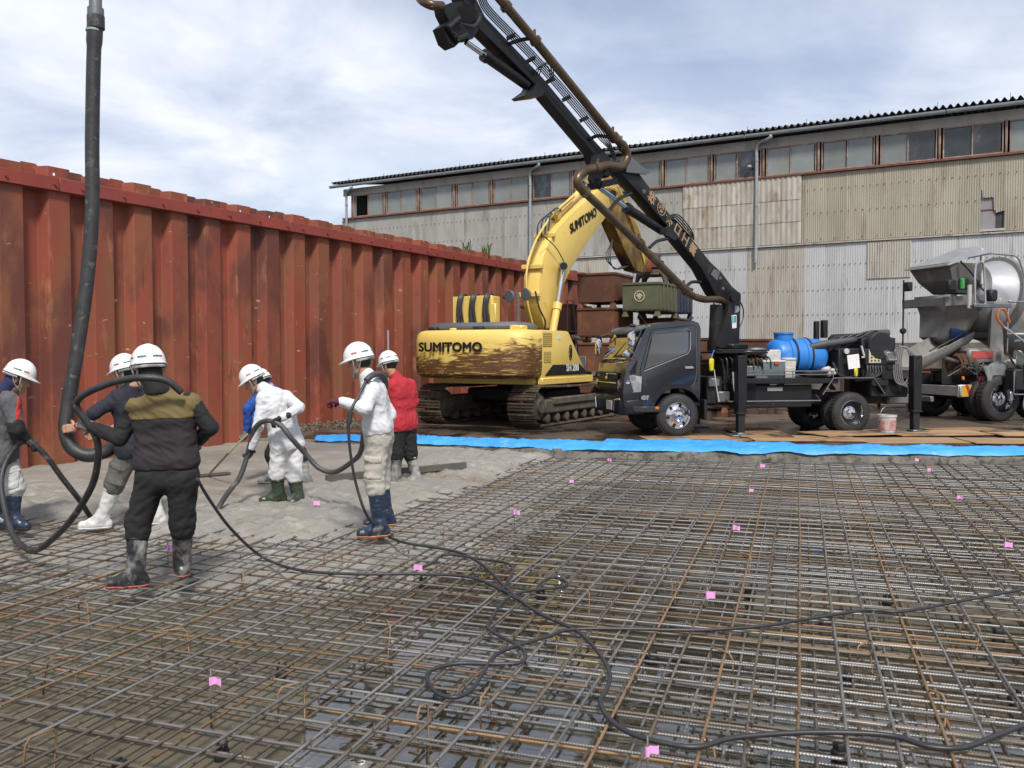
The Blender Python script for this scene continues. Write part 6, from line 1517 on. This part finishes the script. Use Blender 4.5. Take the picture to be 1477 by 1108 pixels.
def person(label, J, st):
    """J joints in world space (A and B sides); st clothing"""
    rootp = (J['anA'] + J['anB']) / 2
    root = thing('person', label, 'person', (rootp.x, rootp.y, st['gz']), 0)
    bk = st.get('bulk', 1.0); hf = Vector(st['face']).normalized(); r_, f_, u_ = frame(hf, st.get('hup', (0, 0, 1)))
    ch = (J['shA'] + J['shB']) / 2; pv = (J['hipA'] + J['hipB']) / 2; wv = (J['shB'] - J['shA']) / 2; hv = (J['hipB'] - J['hipA']) / 2
    hd = J['head']; seed = abs(hash(label)) % 1000 if False else sum(map(ord, label)) % 1000
    fwd = Vector(st['front']).normalized()
    # --- body
    ps = list(J.values()); lo, hi = box_of(ps, .22); F = Field(lo, hi, st.get('res', .011))
    F.ell(hd + u_ * .02, (r_, f_, u_), (.076, .096, .105), .02); F.ell(hd + f_ * .028 - u_ * .062, (r_, f_, u_), (.056, .066, .072), .03)
    F.cap(hd + f_ * .090 - u_ * .012, hd + f_ * .108 - u_ * .045, .011, .015, .012); F.cap(hd + f_ * .082 + u_ * .004 - r_ * .035, hd + f_ * .082 + u_ * .004 + r_ * .035, .012, None, .012)
    F.cap(hd + f_ * .088 - u_ * .075 - r_ * .018, hd + f_ * .088 - u_ * .075 + r_ * .018, .009, None, .01); F.cap(hd + f_ * .075 - u_ * .112, hd + f_ * .078 - u_ * .115, .02, None, .02)
    for s_ in (-1, 1):
        F.ell(hd + r_ * .032 * s_ + f_ * .098 - u_ * .014, (r_, f_, u_), (.014, .012, .009), .008, True)
        F.ell(hd + r_ * .077 * s_ - u_ * .022 - f_ * .005, (r_, f_, u_), (.012, .02, .034), .008)
    F.cap(hd - u_ * .085 - f_ * .012, J['neck'], .056, .062, .03); F.cap(J['neck'], ch, .07, .09, .04)
    F.cap(J['shA'], J['shB'], .06, None, .03)
    for a, b in ((.25, .62), (.6, .55)): c = ch.lerp(pv, a); F.cap(c - wv * b, c + wv * b, .085 * bk, None, .05)
    F.cap(J['hipA'], J['hipB'], .095 * bk, None, .05)
    for s_ in 'AB':
        F.cap(J['sh' + s_], J['el' + s_], .05, .043, .03); F.cap(J['el' + s_], J['wr' + s_], .042, .030, .015)
        F.cap(J['hip' + s_], J['kn' + s_], .078, .058, .03); F.cap(J['kn' + s_], J['an' + s_], .056, .042, .02)
        if st['hand' + s_][3] is None:
            hand(F, J['wr' + s_], st['hand' + s_][0], st['hand' + s_][1], st['hand' + s_][2], st['hand' + s_][4], 1.0)
    body = fobj('body', F, m_skin, root)
    # --- gloves
    for s_ in 'AB':
        d, n, cu, mt_, sd = st['hand' + s_]
        if mt_ is None: continue
        w = J['wr' + s_]; G_ = Field([w[i] - .22 for i in range(3)], [w[i] + .22 for i in range(3)], .0065)
        hand(G_, w, d, n, cu, sd, 1.25); G_.cap(w - Vector(d).normalized() * .06, w + Vector(d).normalized() * .02, .034, .034, .02)
        fobj('glove', G_, mt_, root)
    # --- trousers
    zt = {s_: J['an' + s_].lerp(J['kn' + s_], st.get('tuck', .55)) for s_ in 'AB'}      # where trousers meet boots
    lo, hi = box_of([J['hipA'], J['hipB'], J['knA'], J['knB'], zt['A'], zt['B'], pv.lerp(ch, .5)], .2); F = Field(lo, hi, .011)
    wb = pv.lerp(ch, .24)
    tk = 0 if st.get('hem', .98) < .85 else .022
    F.cap(J['hipA'], J['hipB'], (.122 - tk * .5) * bk, None, .06); F.cap(wb - wv * .55, wb + wv * .55, (.108 - tk) * bk, None, .06)
    for s_ in 'AB':
        lb = bk * st.get('legbulk', 1.0); F.cap(J['hip' + s_], J['kn' + s_], .112 * lb, .092 * lb, .035)
        z1 = zt[s_] + (J['kn' + s_] - J['an' + s_]).normalized() * .075; F.cap(J['kn' + s_], z1, .090 * lb, .084 * lb, .03); F.cap(z1 + (J['kn' + s_] - z1) * .12, z1, .088 * lb, .084 * lb, .02)
    F.folds(.0065, seed + 3, .12, 2.2); F.folds(.0025, seed + 33, .045, 2.2)
    F.keep(wb + Vector((0, 0, .05)), (ch - pv))
    tr_ = fobj('trousers', F, st['trousers'], root)
    if st.get('belt'):
        B_ = F.copy(.008); B_.keep(wb + (ch - pv).normalized() * .035, ch - pv); B_.keep(wb - (ch - pv).normalized() * .01, pv - ch); fobj('belt', B_, st['belt'], root)
    if st.get('pocket'):
        for s_ in st['pocket']:
            c = J['hip' + s_].lerp(J['kn' + s_], .72); B_ = F.copy(.009); ax = (J['kn' + s_] - J['hip' + s_]).normalized()
            B_.keep(c + ax * .10, ax); B_.keep(c - ax * .09, -ax); B_.keep(c + fwd * .09, fwd); B_.keep(c - fwd * .07, -fwd); B_.keep(c, (0, 1, 0)); fobj('pocket', B_, st['trousers'], tr_)
            B_ = F.copy(.015); B_.keep(c - ax * .045, ax); B_.keep(c - ax * .10, -ax); B_.keep(c + fwd * .095, fwd); B_.keep(c - fwd * .075, -fwd); B_.keep(c, (0, 1, 0)); fobj('pocket_flap', B_, st['trousers'], tr_)
    # --- shirt
    lo, hi = box_of([J[k_] for k_ in ('shA', 'shB', 'elA', 'elB', 'wrA', 'wrB', 'hipA', 'hipB', 'neck')], .22); F = Field(lo, hi, .010)
    def torso(F, g=0.0):
        F.cap(J['shA'] - Vector((0, 0, .015)), J['shB'] - Vector((0, 0, .015)), (.082 + g) * bk, None, .04)
        F.cap(J['neck'] - (J['neck'] - ch) * .3, ch, .088 + g, .11 + g, .06)
        for a, b, r0 in ((.22, .66, .118), (.5, .60, .115), (.80, .56, .118 + tk * .3), (st.get('hem', .98), .60, .120 + tk * .5)):
            c = ch.lerp(pv, a); F.cap(c - wv * b, c + wv * b, (r0 + g) * bk, None, .06)
        return F
    torso(F)
    sleeve_end = st.get('sleeve', 1.0)
    def sleeves(F, g=0.0, only='AB'):
        for s_ in only:
            F.cap(J['sh' + s_], J['el' + s_], (.074 + g) * bk, (.062 + g) * bk, .035); F.cap(J['el' + s_], J['el' + s_].lerp(J['wr' + s_], sleeve_end), (.060 + g) * bk, (.046 + g), .02)
    if 'sleeves' in st:
        for q in 'AB': G2 = Field(lo, hi, .010); sleeves(G2, only=q); G2.folds(.005, seed + 8, .09, 1.0); fobj('sleeve', G2, st['sleeves'], root)
    else: sleeves(F)
    F.folds(.0055, seed, .11, 1.0); F.folds(.0022, seed + 44, .045, 1.2)
    F.keep(ch.lerp(pv, st.get('hem', .98) + .12), pv - ch)
    sh_ = fobj('shirt', F, st['shirt'], root)
    if 'yoke' in st:
        B_ = F.copy(.005); c = ch.lerp(pv, .20); B_.keep(c, pv - ch); fobj('yoke', B_, st['yoke'], sh_)
    if 'forearm' in st:
        for s_ in 'AB':
            B_ = Field(lo, hi, .010); B_.cap(J['el' + s_].lerp(J['sh' + s_], .15), J['el' + s_], .070 * bk, .068 * bk, .02); B_.cap(J['el' + s_], J['el' + s_].lerp(J['wr' + s_], .95), .067 * bk, .052, .02)
            B_.folds(.006, seed, .09, 1.0); fobj('sleeve_cover', B_, st['forearm'], root)
    if 'stripe' in st:
        B_ = F.copy(.006); c = J['sh' + st['stripe'][1]] + fwd * .02; B_.keep(c + fwd * .085, fwd); B_.keep(c + fwd * .055, -fwd); B_.keep(c - Vector((0, 0, .18)), (0, 0, -1)); B_.keep(c, (0, 1, 0)); fobj('shoulder_stripe', B_, st['stripe'][0], sh_)
    # collar
    if st.get('collar', True): fobj('collar', Field([J['neck'][i] - .16 for i in range(3)], [J['neck'][i] + .16 for i in range(3)], .009).cap(J['neck'] - (J['neck'] - ch) * .25, J['neck'] + (hd - J['neck']) * .18, .088, .076, .02), st['shirt'], sh_)
    # --- boots
    for s_ in 'AB':
        an = J['an' + s_]; to = J['to' + s_]; gz = an.z - .075
        t1 = J['an' + s_].lerp(J['kn' + s_], st.get('tuck', .55) + .16); d = (to - an); d.z = 0; dn = d.normalized()
        lo, hi = box_of([an, to, t1, an - dn * .1], .13); B_ = Field(lo, hi, .009)
        B_.cap(t1, an + Vector((0, 0, .03)), .076, .060, .03); heel = an - dn * .045; heel.z = gz + .05; tip = an + dn * .17; tip.z = gz + .043
        B_.cap(heel, heel.lerp(tip, .55), .050, .052, .03); B_.cap(heel.lerp(tip, .55), tip, .052, .043, .03); B_.cap(an + Vector((0, 0, .04)), an + dn * .07 - Vector((0, 0, .005)), .06, .05, .04)
        S_ = Field(lo, hi, .009); S_.cap(heel, heel.lerp(tip, .55), .056, .060, .03); S_.cap(heel.lerp(tip, .55), tip, .060, .050, .03)
        B_.folds(.004, seed + 5, .09, 2.0); B_.keep((0, 0, gz + .018), (0, 0, -1)); B_.keep(t1, t1 - an)
        bo = fobj('boot', B_, st['boots'], root)
        S_.keep((0, 0, gz + .026), (0, 0, 1)); S_.keep((0, 0, gz), (0, 0, -1)); fobj('boot_sole', S_, st['soles'], bo)
        R_ = B_.copy(.006); R_.keep(t1 - (t1 - an).normalized() * .0, t1 - an); R_.keep(t1 - (t1 - an).normalized() * .03, an - t1); fobj('boot_cuff', R_, st['boots'], bo)
    # --- helmet
    mb = MB(); n, m = 40, 12; V = []; c0 = hd + u_ * .045 - f_ * .004
    prof_ = [(1.06, -.035), (1.025, -.018)] + [(math.cos(math.pi / 2 * i / m), math.sin(math.pi / 2 * i / m)) for i in range(m)]
    for j, (cr, sz) in enumerate(prof_):
        for i in range(n):
            a = math.tau * i / n; x, y = math.cos(a), math.sin(a)
            ext = 0.0
            if j == 0: ext = .045 * max(0, y) ** 2.5 + .004
            rid = 1 + .028 * math.exp(-((abs(x * cr) - .0) / .16) ** 2) * (sz > .25) + .014 * math.exp(-((abs(x * cr) - .42) / .10) ** 2) * (sz > .2)
            zz = sz * .136 if j > 1 else sz * .45 - (.012 * max(0, y) if j == 0 else 0)
            V.append(c0 + r_ * (x * .117 * cr * (rid if j > 1 else 1)) + f_ * (y * (.139 * cr) + (ext if y > 0 else 0)) + u_ * zz * (rid if j > 1 else 1))
    V.append(c0 + u_ * .140)
    mb.add(V, [(j * n + i, j * n + (i + 1) % n, (j + 1) * n + (i + 1) % n, (j + 1) * n + i) for j in range(len(prof_) - 1) for i in range(n)] + [((len(prof_) - 1) * n + i, (len(prof_) - 1) * n + (i + 1) % n, len(V) - 1) for i in range(n)])
    hm = obj('helmet', mb, m_helm, root, smooth=50, world=True)
    md = hm.modifiers.new('thickness', 'SOLIDIFY'); md.thickness = .005
    for a0, w_, mt_ in ((.25, .045, m_mk_r), (-.45, .07, m_mk_g), (2.9, .05, m_mk_r), (3.6, .07, m_mk_g), (4.5, .05, m_mk_g), (4.9, .03, m_mk_r)):
        P = []
        for q in range(4):
            for zz in (.030, .042):
                a = a0 + w_ / .13 * q / 3; cr = math.sqrt(1 - (zz / .136) ** 2); P.append(c0 + r_ * math.cos(a) * (.117 * cr + .0035) + f_ * math.sin(a) * (.139 * cr + .0035) + u_ * zz)
        obj('helmet_mark', MB().add(P, [(2 * q, 2 * q + 2, 2 * q + 3, 2 * q + 1) for q in range(3)]), mt_, hm, smooth=False, world=True)
    cs = []
    for s_ in (-1, 1): cs.append(MB().tube(spline([c0 + r_ * .118 * s_ + f_ * .03 - u_ * .01, hd + r_ * .084 * s_ + f_ * .04 - u_ * .06, hd + r_ * .03 * s_ + f_ * .075 - u_ * .135, hd + f_ * .085 - u_ * .142], 5), .006, 5))
    q = MB(); [q.add(c.v, c.f) for c in cs]
    for s_ in (-1, 1): q.tube(spline([c0 + r_ * .118 * s_ - f_ * .05 - u_ * .01, hd + r_ * .086 * s_ - f_ * .01 - u_ * .055, hd + r_ * .075 * s_ + f_ * .03 - u_ * .085], 4), .005, 5)
    q.tube([c0 + r_ * (.112 * math.cos(a)) + f_ * (.135 * math.sin(a)) - u_ * .035 for a in [math.pi + math.pi * i / 12 for i in range(13)]], .011, 6)
    obj('chin_strap', q, m_strap, hm, world=True)
    # --- hair or head cloth
    Hc = Field([hd[i] - .2 for i in range(3)], [hd[i] + .2 for i in range(3)], .009); hm_ = st.get('headcloth')
    Hc.ell(hd - f_ * .012 + u_ * .01, (r_, f_, u_), (.083, .097, .10), .02)
    if hm_: Hc.cap(hd - u_ * .06 - f_ * .03, J['neck'] - f_ * .02, .074, .085, .04)
    Hc.keep(hd + f_ * (.035 if hm_ else .0), f_ + (Vector() if hm_ else -u_ * .2)); Hc.keep(hd - u_ * (.2 if hm_ else .075), -u_)
    fobj('head_cloth' if hm_ else 'hair', Hc, hm_ or m_hair, root)
    return root, body

def joints(Y0, D):
    J = {}
    for k_, v in D.items(): J[k_] = at(v[0], v[1], Y0 + (v[2] if len(v) > 2 else 0))
    for s_ in 'AB':
        if 'to' + s_ in J: J['to' + s_].z = J['an' + s_].z - .03
    return J
gl_dark = cloth('dark_glove', (.020, .020, .021), None, (.12, .115, .105)); gl_grey = cloth('grey_glove', (.16, .16, .155)); gl_maroon = cloth('maroon_glove', (.085, .016, .025))
bt_black = pbr('muddy_black_boot', (.018, .018, .020), (.028, .028, .03), 8, .35, layers=[(GREY_MUD, 5, .50, .66, (1, 1, .6), .85)])
bt_navy = pbr('navy_boot', (.016, .026, .052), (.022, .034, .064), 8, .35, layers=[(GREY_MUD, 5, .60, .74, None, .85)])
bt_white = pbr('white_boot', (.62, .62, .60), (.54, .54, .52), 8, .4, layers=[((.36, .35, .32), 5, .56, .7, None, .85)])
bt_green = pbr('green_boot', (.030, .048, .026), (.024, .038, .02), 8, .4, layers=[(GREY_MUD, 5, .58, .72, None, .85)])
bt_caked = pbr('caked_boot', (.10, .105, .105), (.06, .063, .065), 8, .6, layers=[(GREY_MUD, 5, .42, .58, None, .9)])
sl_red = pbr('red_sole', (.50, .10, .085), (.42, .09, .075), 8, .6, layers=[(GREY_MUD, 7, .6, .7, None, .9)]); sl_dark = pbr('dark_sole', (.03, .03, .032), None, 8, .7); sl_org = pbr('orange_sole', (.55, .24, .08), None, 8, .6)
c_black = cloth('black_cloth', (.007, .007, .0075), (.011, .011, .0115), (.05, .047, .043), .70, .84); c_vest = cloth('charcoal_vest', (.023, .018, .021), (.017, .014, .016)); c_olive = cloth('olive_yoke', (.155, .110, .040))
c_trk = cloth('charcoal_trousers', (.008, .0085, .009), (.013, .0135, .014), (.06, .057, .052), .66, .82)
c_greyj = cloth('grey_jacket', (.090, .092, .098)); c_offw = cloth('off_white_trousers', (.50, .50, .49), (.42, .42, .41), (.30, .29, .27)); c_navyh = cloth('navy_cloth', (.022, .028, .085)); c_rst = cloth('red_panel', (.52, .035, .035))
c_navy = cloth('navy_shirt', (.015, .017, .028)); c_gtr = cloth('grey_trousers', (.115, .112, .10), None, (.20, .19, .17)); c_blue = cloth('blue_shirt', (.018, .075, .36)); c_white = cloth('white_shirt', (.60, .605, .62), (.54, .545, .56)); c_wtr = cloth('white_trousers', (.60, .60, .60), (.54, .54, .54), (.42, .41, .38), .62, .78)
c_beige = cloth('beige_trousers', (.46, .43, .375), (.40, .375, .325), (.30, .28, .24), .62, .78); c_red = cloth('red_shirt', (.40, .018, .028), (.34, .016, .024)); c_belt = cloth('brown_belt', (.04, .028, .02))

# worker in black, back to us, vibrator hose over the shoulder
J = joints(6.25, dict(head=(214, 532, .03), neck=(226, 566, 0), shA=(198, 586, .04), shB=(274, 579, 0), elA=(172, 632, -.02), wrA=(134, 617, .02), elB=(303, 617, .02), wrB=(280, 641, .20),
    hipA=(220, 690, .02), hipB=(263, 688, .0), knA=(199, 752, .02), anA=(196, 833, -.02), toA=(160, 846, -.06), knB=(263, 750, .05), anB=(263, 817, .13), toB=(262, 826, .4)))
w1, _ = person('person in charcoal vest and black trousers, back turned, hose over shoulder', J, dict(gz=0, face=(-.72, .66, -.12), front=(-.25, 1, 0), bulk=.96, legbulk=1.04, trousers=c_trk, shirt=c_vest, sleeves=c_black, yoke=c_olive, boots=bt_black, soles=sl_red, headcloth=c_black, belt=c_black, tuck=.60,
    handA=((-.8, .1, .35), (.1, 1, 0), 1.0, gl_grey, 1), handB=((-.6, .7, .2), (0, .5, -1), .9, gl_grey, -1), hem=.76))
# worker in grey jacket at the left
J = joints(8.2, dict(head=(27, 545, 0), neck=(12, 563, 0), shA=(14, 578, -.20), shB=(8, 580, .20), elA=(24, 620, -.24), wrA=(37, 633, -.16), elB=(20, 622, .22), wrB=(36, 634, .10),
    hipA=(6, 662, -.10), hipB=(-4, 662, .10), knA=(20, 704, -.12), anA=(18, 752, -.14), toA=(40, 765, -.2), knB=(0, 705, .10), anB=(-8, 750, .12), toB=(12, 762, .10)))
person('person in grey jacket with navy neck cloth and white cargo trousers, holding a hose', J, dict(gz=0, face=(.86, .38, -.38), front=(.95, .2, 0), trousers=c_offw, shirt=c_greyj, boots=bt_navy, soles=sl_dark, headcloth=c_navyh, forearm=c_black, stripe=(c_rst, 'A'), pocket='A', tuck=.78,
    handA=((.7, .1, -.5), (0, .3, -1), 1.0, gl_dark, 1), handB=((.8, .1, -.3), (0, -.5, -1), 1.0, gl_dark, -1), bulk=1.05))
# worker in navy with white boots steering the big hose
J = joints(8.25, dict(head=(181, 537, 0), neck=(191, 556, 0), shA=(172, 572, -.10), shB=(204, 570, .14), elA=(134, 597, -.24), wrA=(110, 617, -.28), elB=(180, 610, .22), wrB=(150, 625, .10),
    hipA=(186, 650, -.04), hipB=(206, 652, .08), knA=(166, 696, -.06), anA=(147, 752, -.04), toA=(125, 762, -.08), knB=(216, 700, .10), anB=(226, 746, .12), toB=(205, 756, .08)))
w3, w3b = person('person in navy shirt, grey trousers and white boots steering the thick hose', J, dict(gz=0, res=.0075, face=(-.93, .1, -.25), front=(-1, .1, 0), trousers=c_gtr, shirt=c_navy, boots=bt_white, soles=bt_white, sleeve=.12, pocket='A', tuck=.70,
    handA=((-.95, .1, -.1), (.0, 1, -.2), .45, None, -1), handB=((-.9, -.1, -.2), (0, -1, 0), .6, None, 1)))
wr = J['wrA']; dd = (J['wrA'] - J['elA']).normalized()
obj('wristband', MB().lathe([(.034, -.012), (.040, 0), (.034, .012)], wr - dd * .012, dd, 16, close=False), pbr('red_band', (.30, .03, .03), (.05, .02, .02), 40, .5), w3, world=True)
# worker in blue, mostly hidden behind the white one
J = joints(10.6, dict(head=(377, 552, 0), neck=(388, 560, 0), shA=(380, 566, -.14), shB=(396, 566, .18), elA=(358, 590, -.18), wrA=(356, 620, -.12), elB=(372, 598, .2), wrB=(357, 622, .1),
    hipA=(408, 622, -.08), hipB=(414, 622, .10), knA=(393, 655, -.06), anA=(397, 688, -.02), toA=(384, 696, -.05), knB=(432, 655, .12), anB=(442, 694, .12), toB=(428, 702, .1)))
person('person in blue shirt and black trousers bending over a float, behind the one in white', J, dict(gz=.05, face=(-.9, .25, -.5), front=(-.9, .2, -.3), trousers=c_black, shirt=c_blue, boots=bt_caked, soles=bt_caked, tuck=.60,
    handA=((-.3, 0, -1), (-1, .2, 0), 1.0, gl_grey, 1), handB=((-.3, 0, -1), (-1, -.2, 0), 1.0, gl_grey, -1)))
# worker in white, bending
J = joints(9.4, dict(head=(366, 549, 0), neck=(382, 563, 0), shA=(380, 574, -.12), shB=(412, 572, .10), elA=(372, 616, -.20), wrA=(363, 645, -.18), elB=(432, 588, -.16), wrB=(408, 602, -.30),
    hipA=(404, 640, -.07), hipB=(424, 638, .07), knA=(399, 682, -.05), anA=(402, 716, -.02), toA=(385, 724, -.06), knB=(425, 686, .02), anB=(430, 724, .0), toB=(416, 732, -.05)))
person('person all in white bending forward with a hose, green boots in the concrete', J, dict(gz=.02, face=(-.86, -.15, -.48), front=(-.9, -.3, -.2), trousers=c_wtr, shirt=c_white, boots=bt_green, soles=bt_green, tuck=.62, hem=1.04, bulk=.92,
    handA=((-.35, -.05, -1), (-.6, .5, .2), 1.0, gl_dark, 1), handB=((-.9, -.2, -.35), (.1, -.2, -1), 1.0, gl_dark, -1)))
# worker in white shirt and beige trousers, standing
J = joints(7.82, dict(head=(518, 522, 0), neck=(531, 546, 0), shA=(535, 562, -.19), shB=(541, 562, .19), elA=(526, 590, -.34), wrA=(494, 580, -.32), elB=(562, 598, .20), wrB=(545, 612, .05),
    hipA=(545, 630, -.09), hipB=(549, 630, .10), knA=(540, 690, -.09), anA=(548, 763, -.09), toA=(520, 772, -.14), knB=(548, 690, .12), anB=(557, 748, .14), toB=(535, 756, .10)))
w6, _ = person('person in white shirt and beige cargo trousers standing in navy boots, maroon glove', J, dict(gz=0, face=(-.96, .05, -.22), front=(-1, .05, 0), trousers=c_beige, shirt=c_white, boots=bt_navy, soles=sl_org, belt=c_belt, pocket='A', tuck=.62, hem=.80,
    handA=((-.95, .1, .12), (.0, .2, -1), 1.1, gl_maroon, -1), handB=((-.6, -.6, -.2), (0, 0, -1), .8, gl_maroon, 1)))
# worker in red
J = joints(11.0, dict(head=(561, 526, 0), neck=(570, 545, 0), shA=(566, 556, -.12), shB=(590, 555, .12), elA=(560, 580, -.04), wrA=(562, 600, .20), elB=(597, 580, .14), wrB=(582, 601, .32),
    hipA=(574, 615, -.06), hipB=(588, 615, .07), knA=(572, 652, -.05), anA=(571, 690, -.04), toA=(555, 697, -.1), knB=(591, 650, .08), anB=(600, 692, .08), toB=(588, 700, .02)))
person('person in red shirt and black trousers with concrete-caked boots', J, dict(gz=.04, face=(-.8, .5, -.25), front=(-.7, .5, 0), trousers=c_black, shirt=c_red, boots=bt_caked, soles=bt_caked, tuck=.62,
    handA=((-.4, .3, -.8), (-.6, .5, 0), .9, gl_dark, 1), handB=((-.4, -.4, -.8), (-.6, -.5, 0), .9, gl_dark, -1), bulk=1.03))
# worker by the mixer, only just in view
J = joints(16.0, dict(head=(1497, 505, 0), neck=(1497, 520, 0), shA=(1483, 528, 0), shB=(1511, 528, 0), elA=(1481, 550, -.05), wrA=(1484, 568, -.15), elB=(1514, 550, -.05), wrB=(1508, 568, -.15),
    hipA=(1491, 565, 0), hipB=(1504, 565, 0), knA=(1487, 588, -.03), anA=(1485, 612, 0), toA=(1478, 618, -.15), knB=(1506, 588, -.03), anB=(1507, 612, 0), toB=(1508, 618, -.2)))
person('person in navy work clothes and white boots beside the mixer truck', J, dict(gz=YZ, face=(-.6, -.7, -.2), front=(-.4, -1, 0), trousers=c_navy, shirt=c_navy, boots=bt_white, soles=bt_white, tuck=.3,
    handA=((0, -.5, -.8), (.5, 0, 0), .9, gl_grey, 1), handB=((0, -.5, -.8), (-.5, 0, 0), .9, gl_grey, -1)))

# ------------------------------------------------------------------ hoses and tools in hand
hp = spline([TIP + Vector((0, 0, .02)), at(135, 90, 8.3), at(133, 200, 8.3), at(133, 300, 8.28), at(126, 400, 8.25), at(112, 500, 8.18), at(99, 580, 8.12), at(95, 620, 8.08), at(103, 645, 8.06), at(125, 657, 8.08), at(150, 652, 8.15), at(172, 642, 8.4), at(190, 640, 8.8), at(200, 655, 9.15), onz(206, 690, .2), onz(210, 712, .02)], 8)
hs_ = thing('delivery_hose', 'thick black rubber concrete hose hanging from the boom, curled at its end', 'hose', (hp[-1].x, hp[-1].y, 0))
obj('hose_body', MB().tube(hp, [.072 if i < 6 else .064 for i in range(len(hp))], 18), m_rub_b, hs_, world=True)
obj('hose_band', MB().cyl(at(136, 46, 8.3), at(136, 43, 8.3), .076, n=18), pbr('pale_green_band', (.30, .38, .34), None, 9, .7), hs_, world=True)
obj('hose_end_ferrule', MB().cyl(TIP + Vector((0, 0, -.14)), TIP + Vector((0, 0, -.02)), .079, n=18), m_rub_b, hs_, world=True)
vib = spline([at(262, 566, 6.10), at(240, 549, 6.05), at(205, 545, 6.0), at(165, 551, 6.05), at(125, 567, 6.15), at(111, 580, 6.2), at(113, 592, 6.22), at(124, 607, 6.24), at(140, 635, 6.28), at(141, 665, 6.35), at(133, 700, 6.45), at(110, 740, 6.6), at(82, 772, 6.9), at(48, 794, 7.2), at(18, 770, 7.5), at(2, 705, 7.8), at(8, 668, 7.95), at(28, 640, 8.02), at(45, 638, 8.04), at(68, 660, 8.1), at(90, 690, 8.2), at(115, 722, 8.35), onz(136, 744, 0) + Vector((0, 0, -.08))], 7)
tag(obj('vibrator_hose', MB().tube(vib, .0255, 12), m_rub_b, smooth=True), 'black vibrator hose looping from the charcoal-vest worker to the grey-jacket one', 'hose')
vib2 = spline([at(528, 549, 7.55), at(538, 541, 7.62), at(550, 541, 7.80), at(556, 556, 8.02), at(545, 580, 8.12), at(528, 598, 8.14), at(521, 650, 8.6), at(505, 668, 8.9), at(482, 681, 9.1), at(460, 675, 9.15), at(440, 654, 9.15), at(420, 632, 9.05), at(404, 613, 9.06), at(385, 607, 9.08), at(369, 616, 9.14), at(361, 640, 9.2), at(355, 663, 9.2), at(345, 690, 9.15), at(328, 712, 9.1), onz(306, 736, .02) + Vector((0, 0, -.08))], 7)
tag(obj('vibrator_hose', MB().tube(vib2, .027, 12), pbr('grey_rubber_hose', (.042, .042, .042), (.06, .06, .058), 7, .5, layers=[((.2, .195, .18), 5, .6, .74, None, .8)]), smooth=True), 'grey vibrator hose running between the two white-clad workers into the concrete', 'hose')
c6 = spline([at(528, 549, 7.55), at(520, 566, 7.50), at(508, 588, 7.42), at(503, 610, 7.40), at(505, 650, 7.40), at(514, 700, 7.42), at(530, 745, 7.45)] + [onz(x, y, .022) for x, y in ((552, 768), (580, 782), (640, 792), (670, 800), (700, 818), (735, 853), (770, 880), (800, 895))], 7)
tag(obj('power_cable', MB().tube(c6, .0125, 8), m_cable, smooth=True), 'dark cable hanging from the beige-trousered worker and trailing onto the mat', 'cable')
obj('cable_grip', MB().cyl(at(506, 594, 7.41), at(503, 612, 7.40), .022, n=10), m_cable, w6, world=True)
fl = thing('float', 'long handled steel float held by the blue-shirted worker, blade on the concrete', 'tool', onz(308, 686, .06), 0)
obj('handle', MB().tube([at(357, 626, 10.45), at(330, 653, 10.2), onz(300, 686, .09)], .014, 8), pbr('green_wood_handle', (.15, .17, .085), (.28, .22, .12), 3, .6), fl, world=True)
a_, b_ = onz(287, 686, .10), onz(331, 682, .10)
obj('blade', MB().beam(a_, b_, .12, .02), m_steel, fl, world=True)
a_, b_ = onz(470, 690, .10), onz(672, 671, .10)
tag(obj('screed_board', MB().beam(a_, b_, .05, .09, b=.006), pbr('muddy_board', (.105, .098, .082), (.07, .065, .055), 4, .8)), 'long muddy straightedge board lying on the fresh concrete', 'board')
p = onz(561, 606, YZ); tag(obj('pole', MB().tube([(p.x, p.y, YZ), (p.x - .02, p.y + .06, YZ + 2.0)], .024, 10), m_gutter), 'grey pole leaning upright beside the red wall behind the red shirt', 'pole')
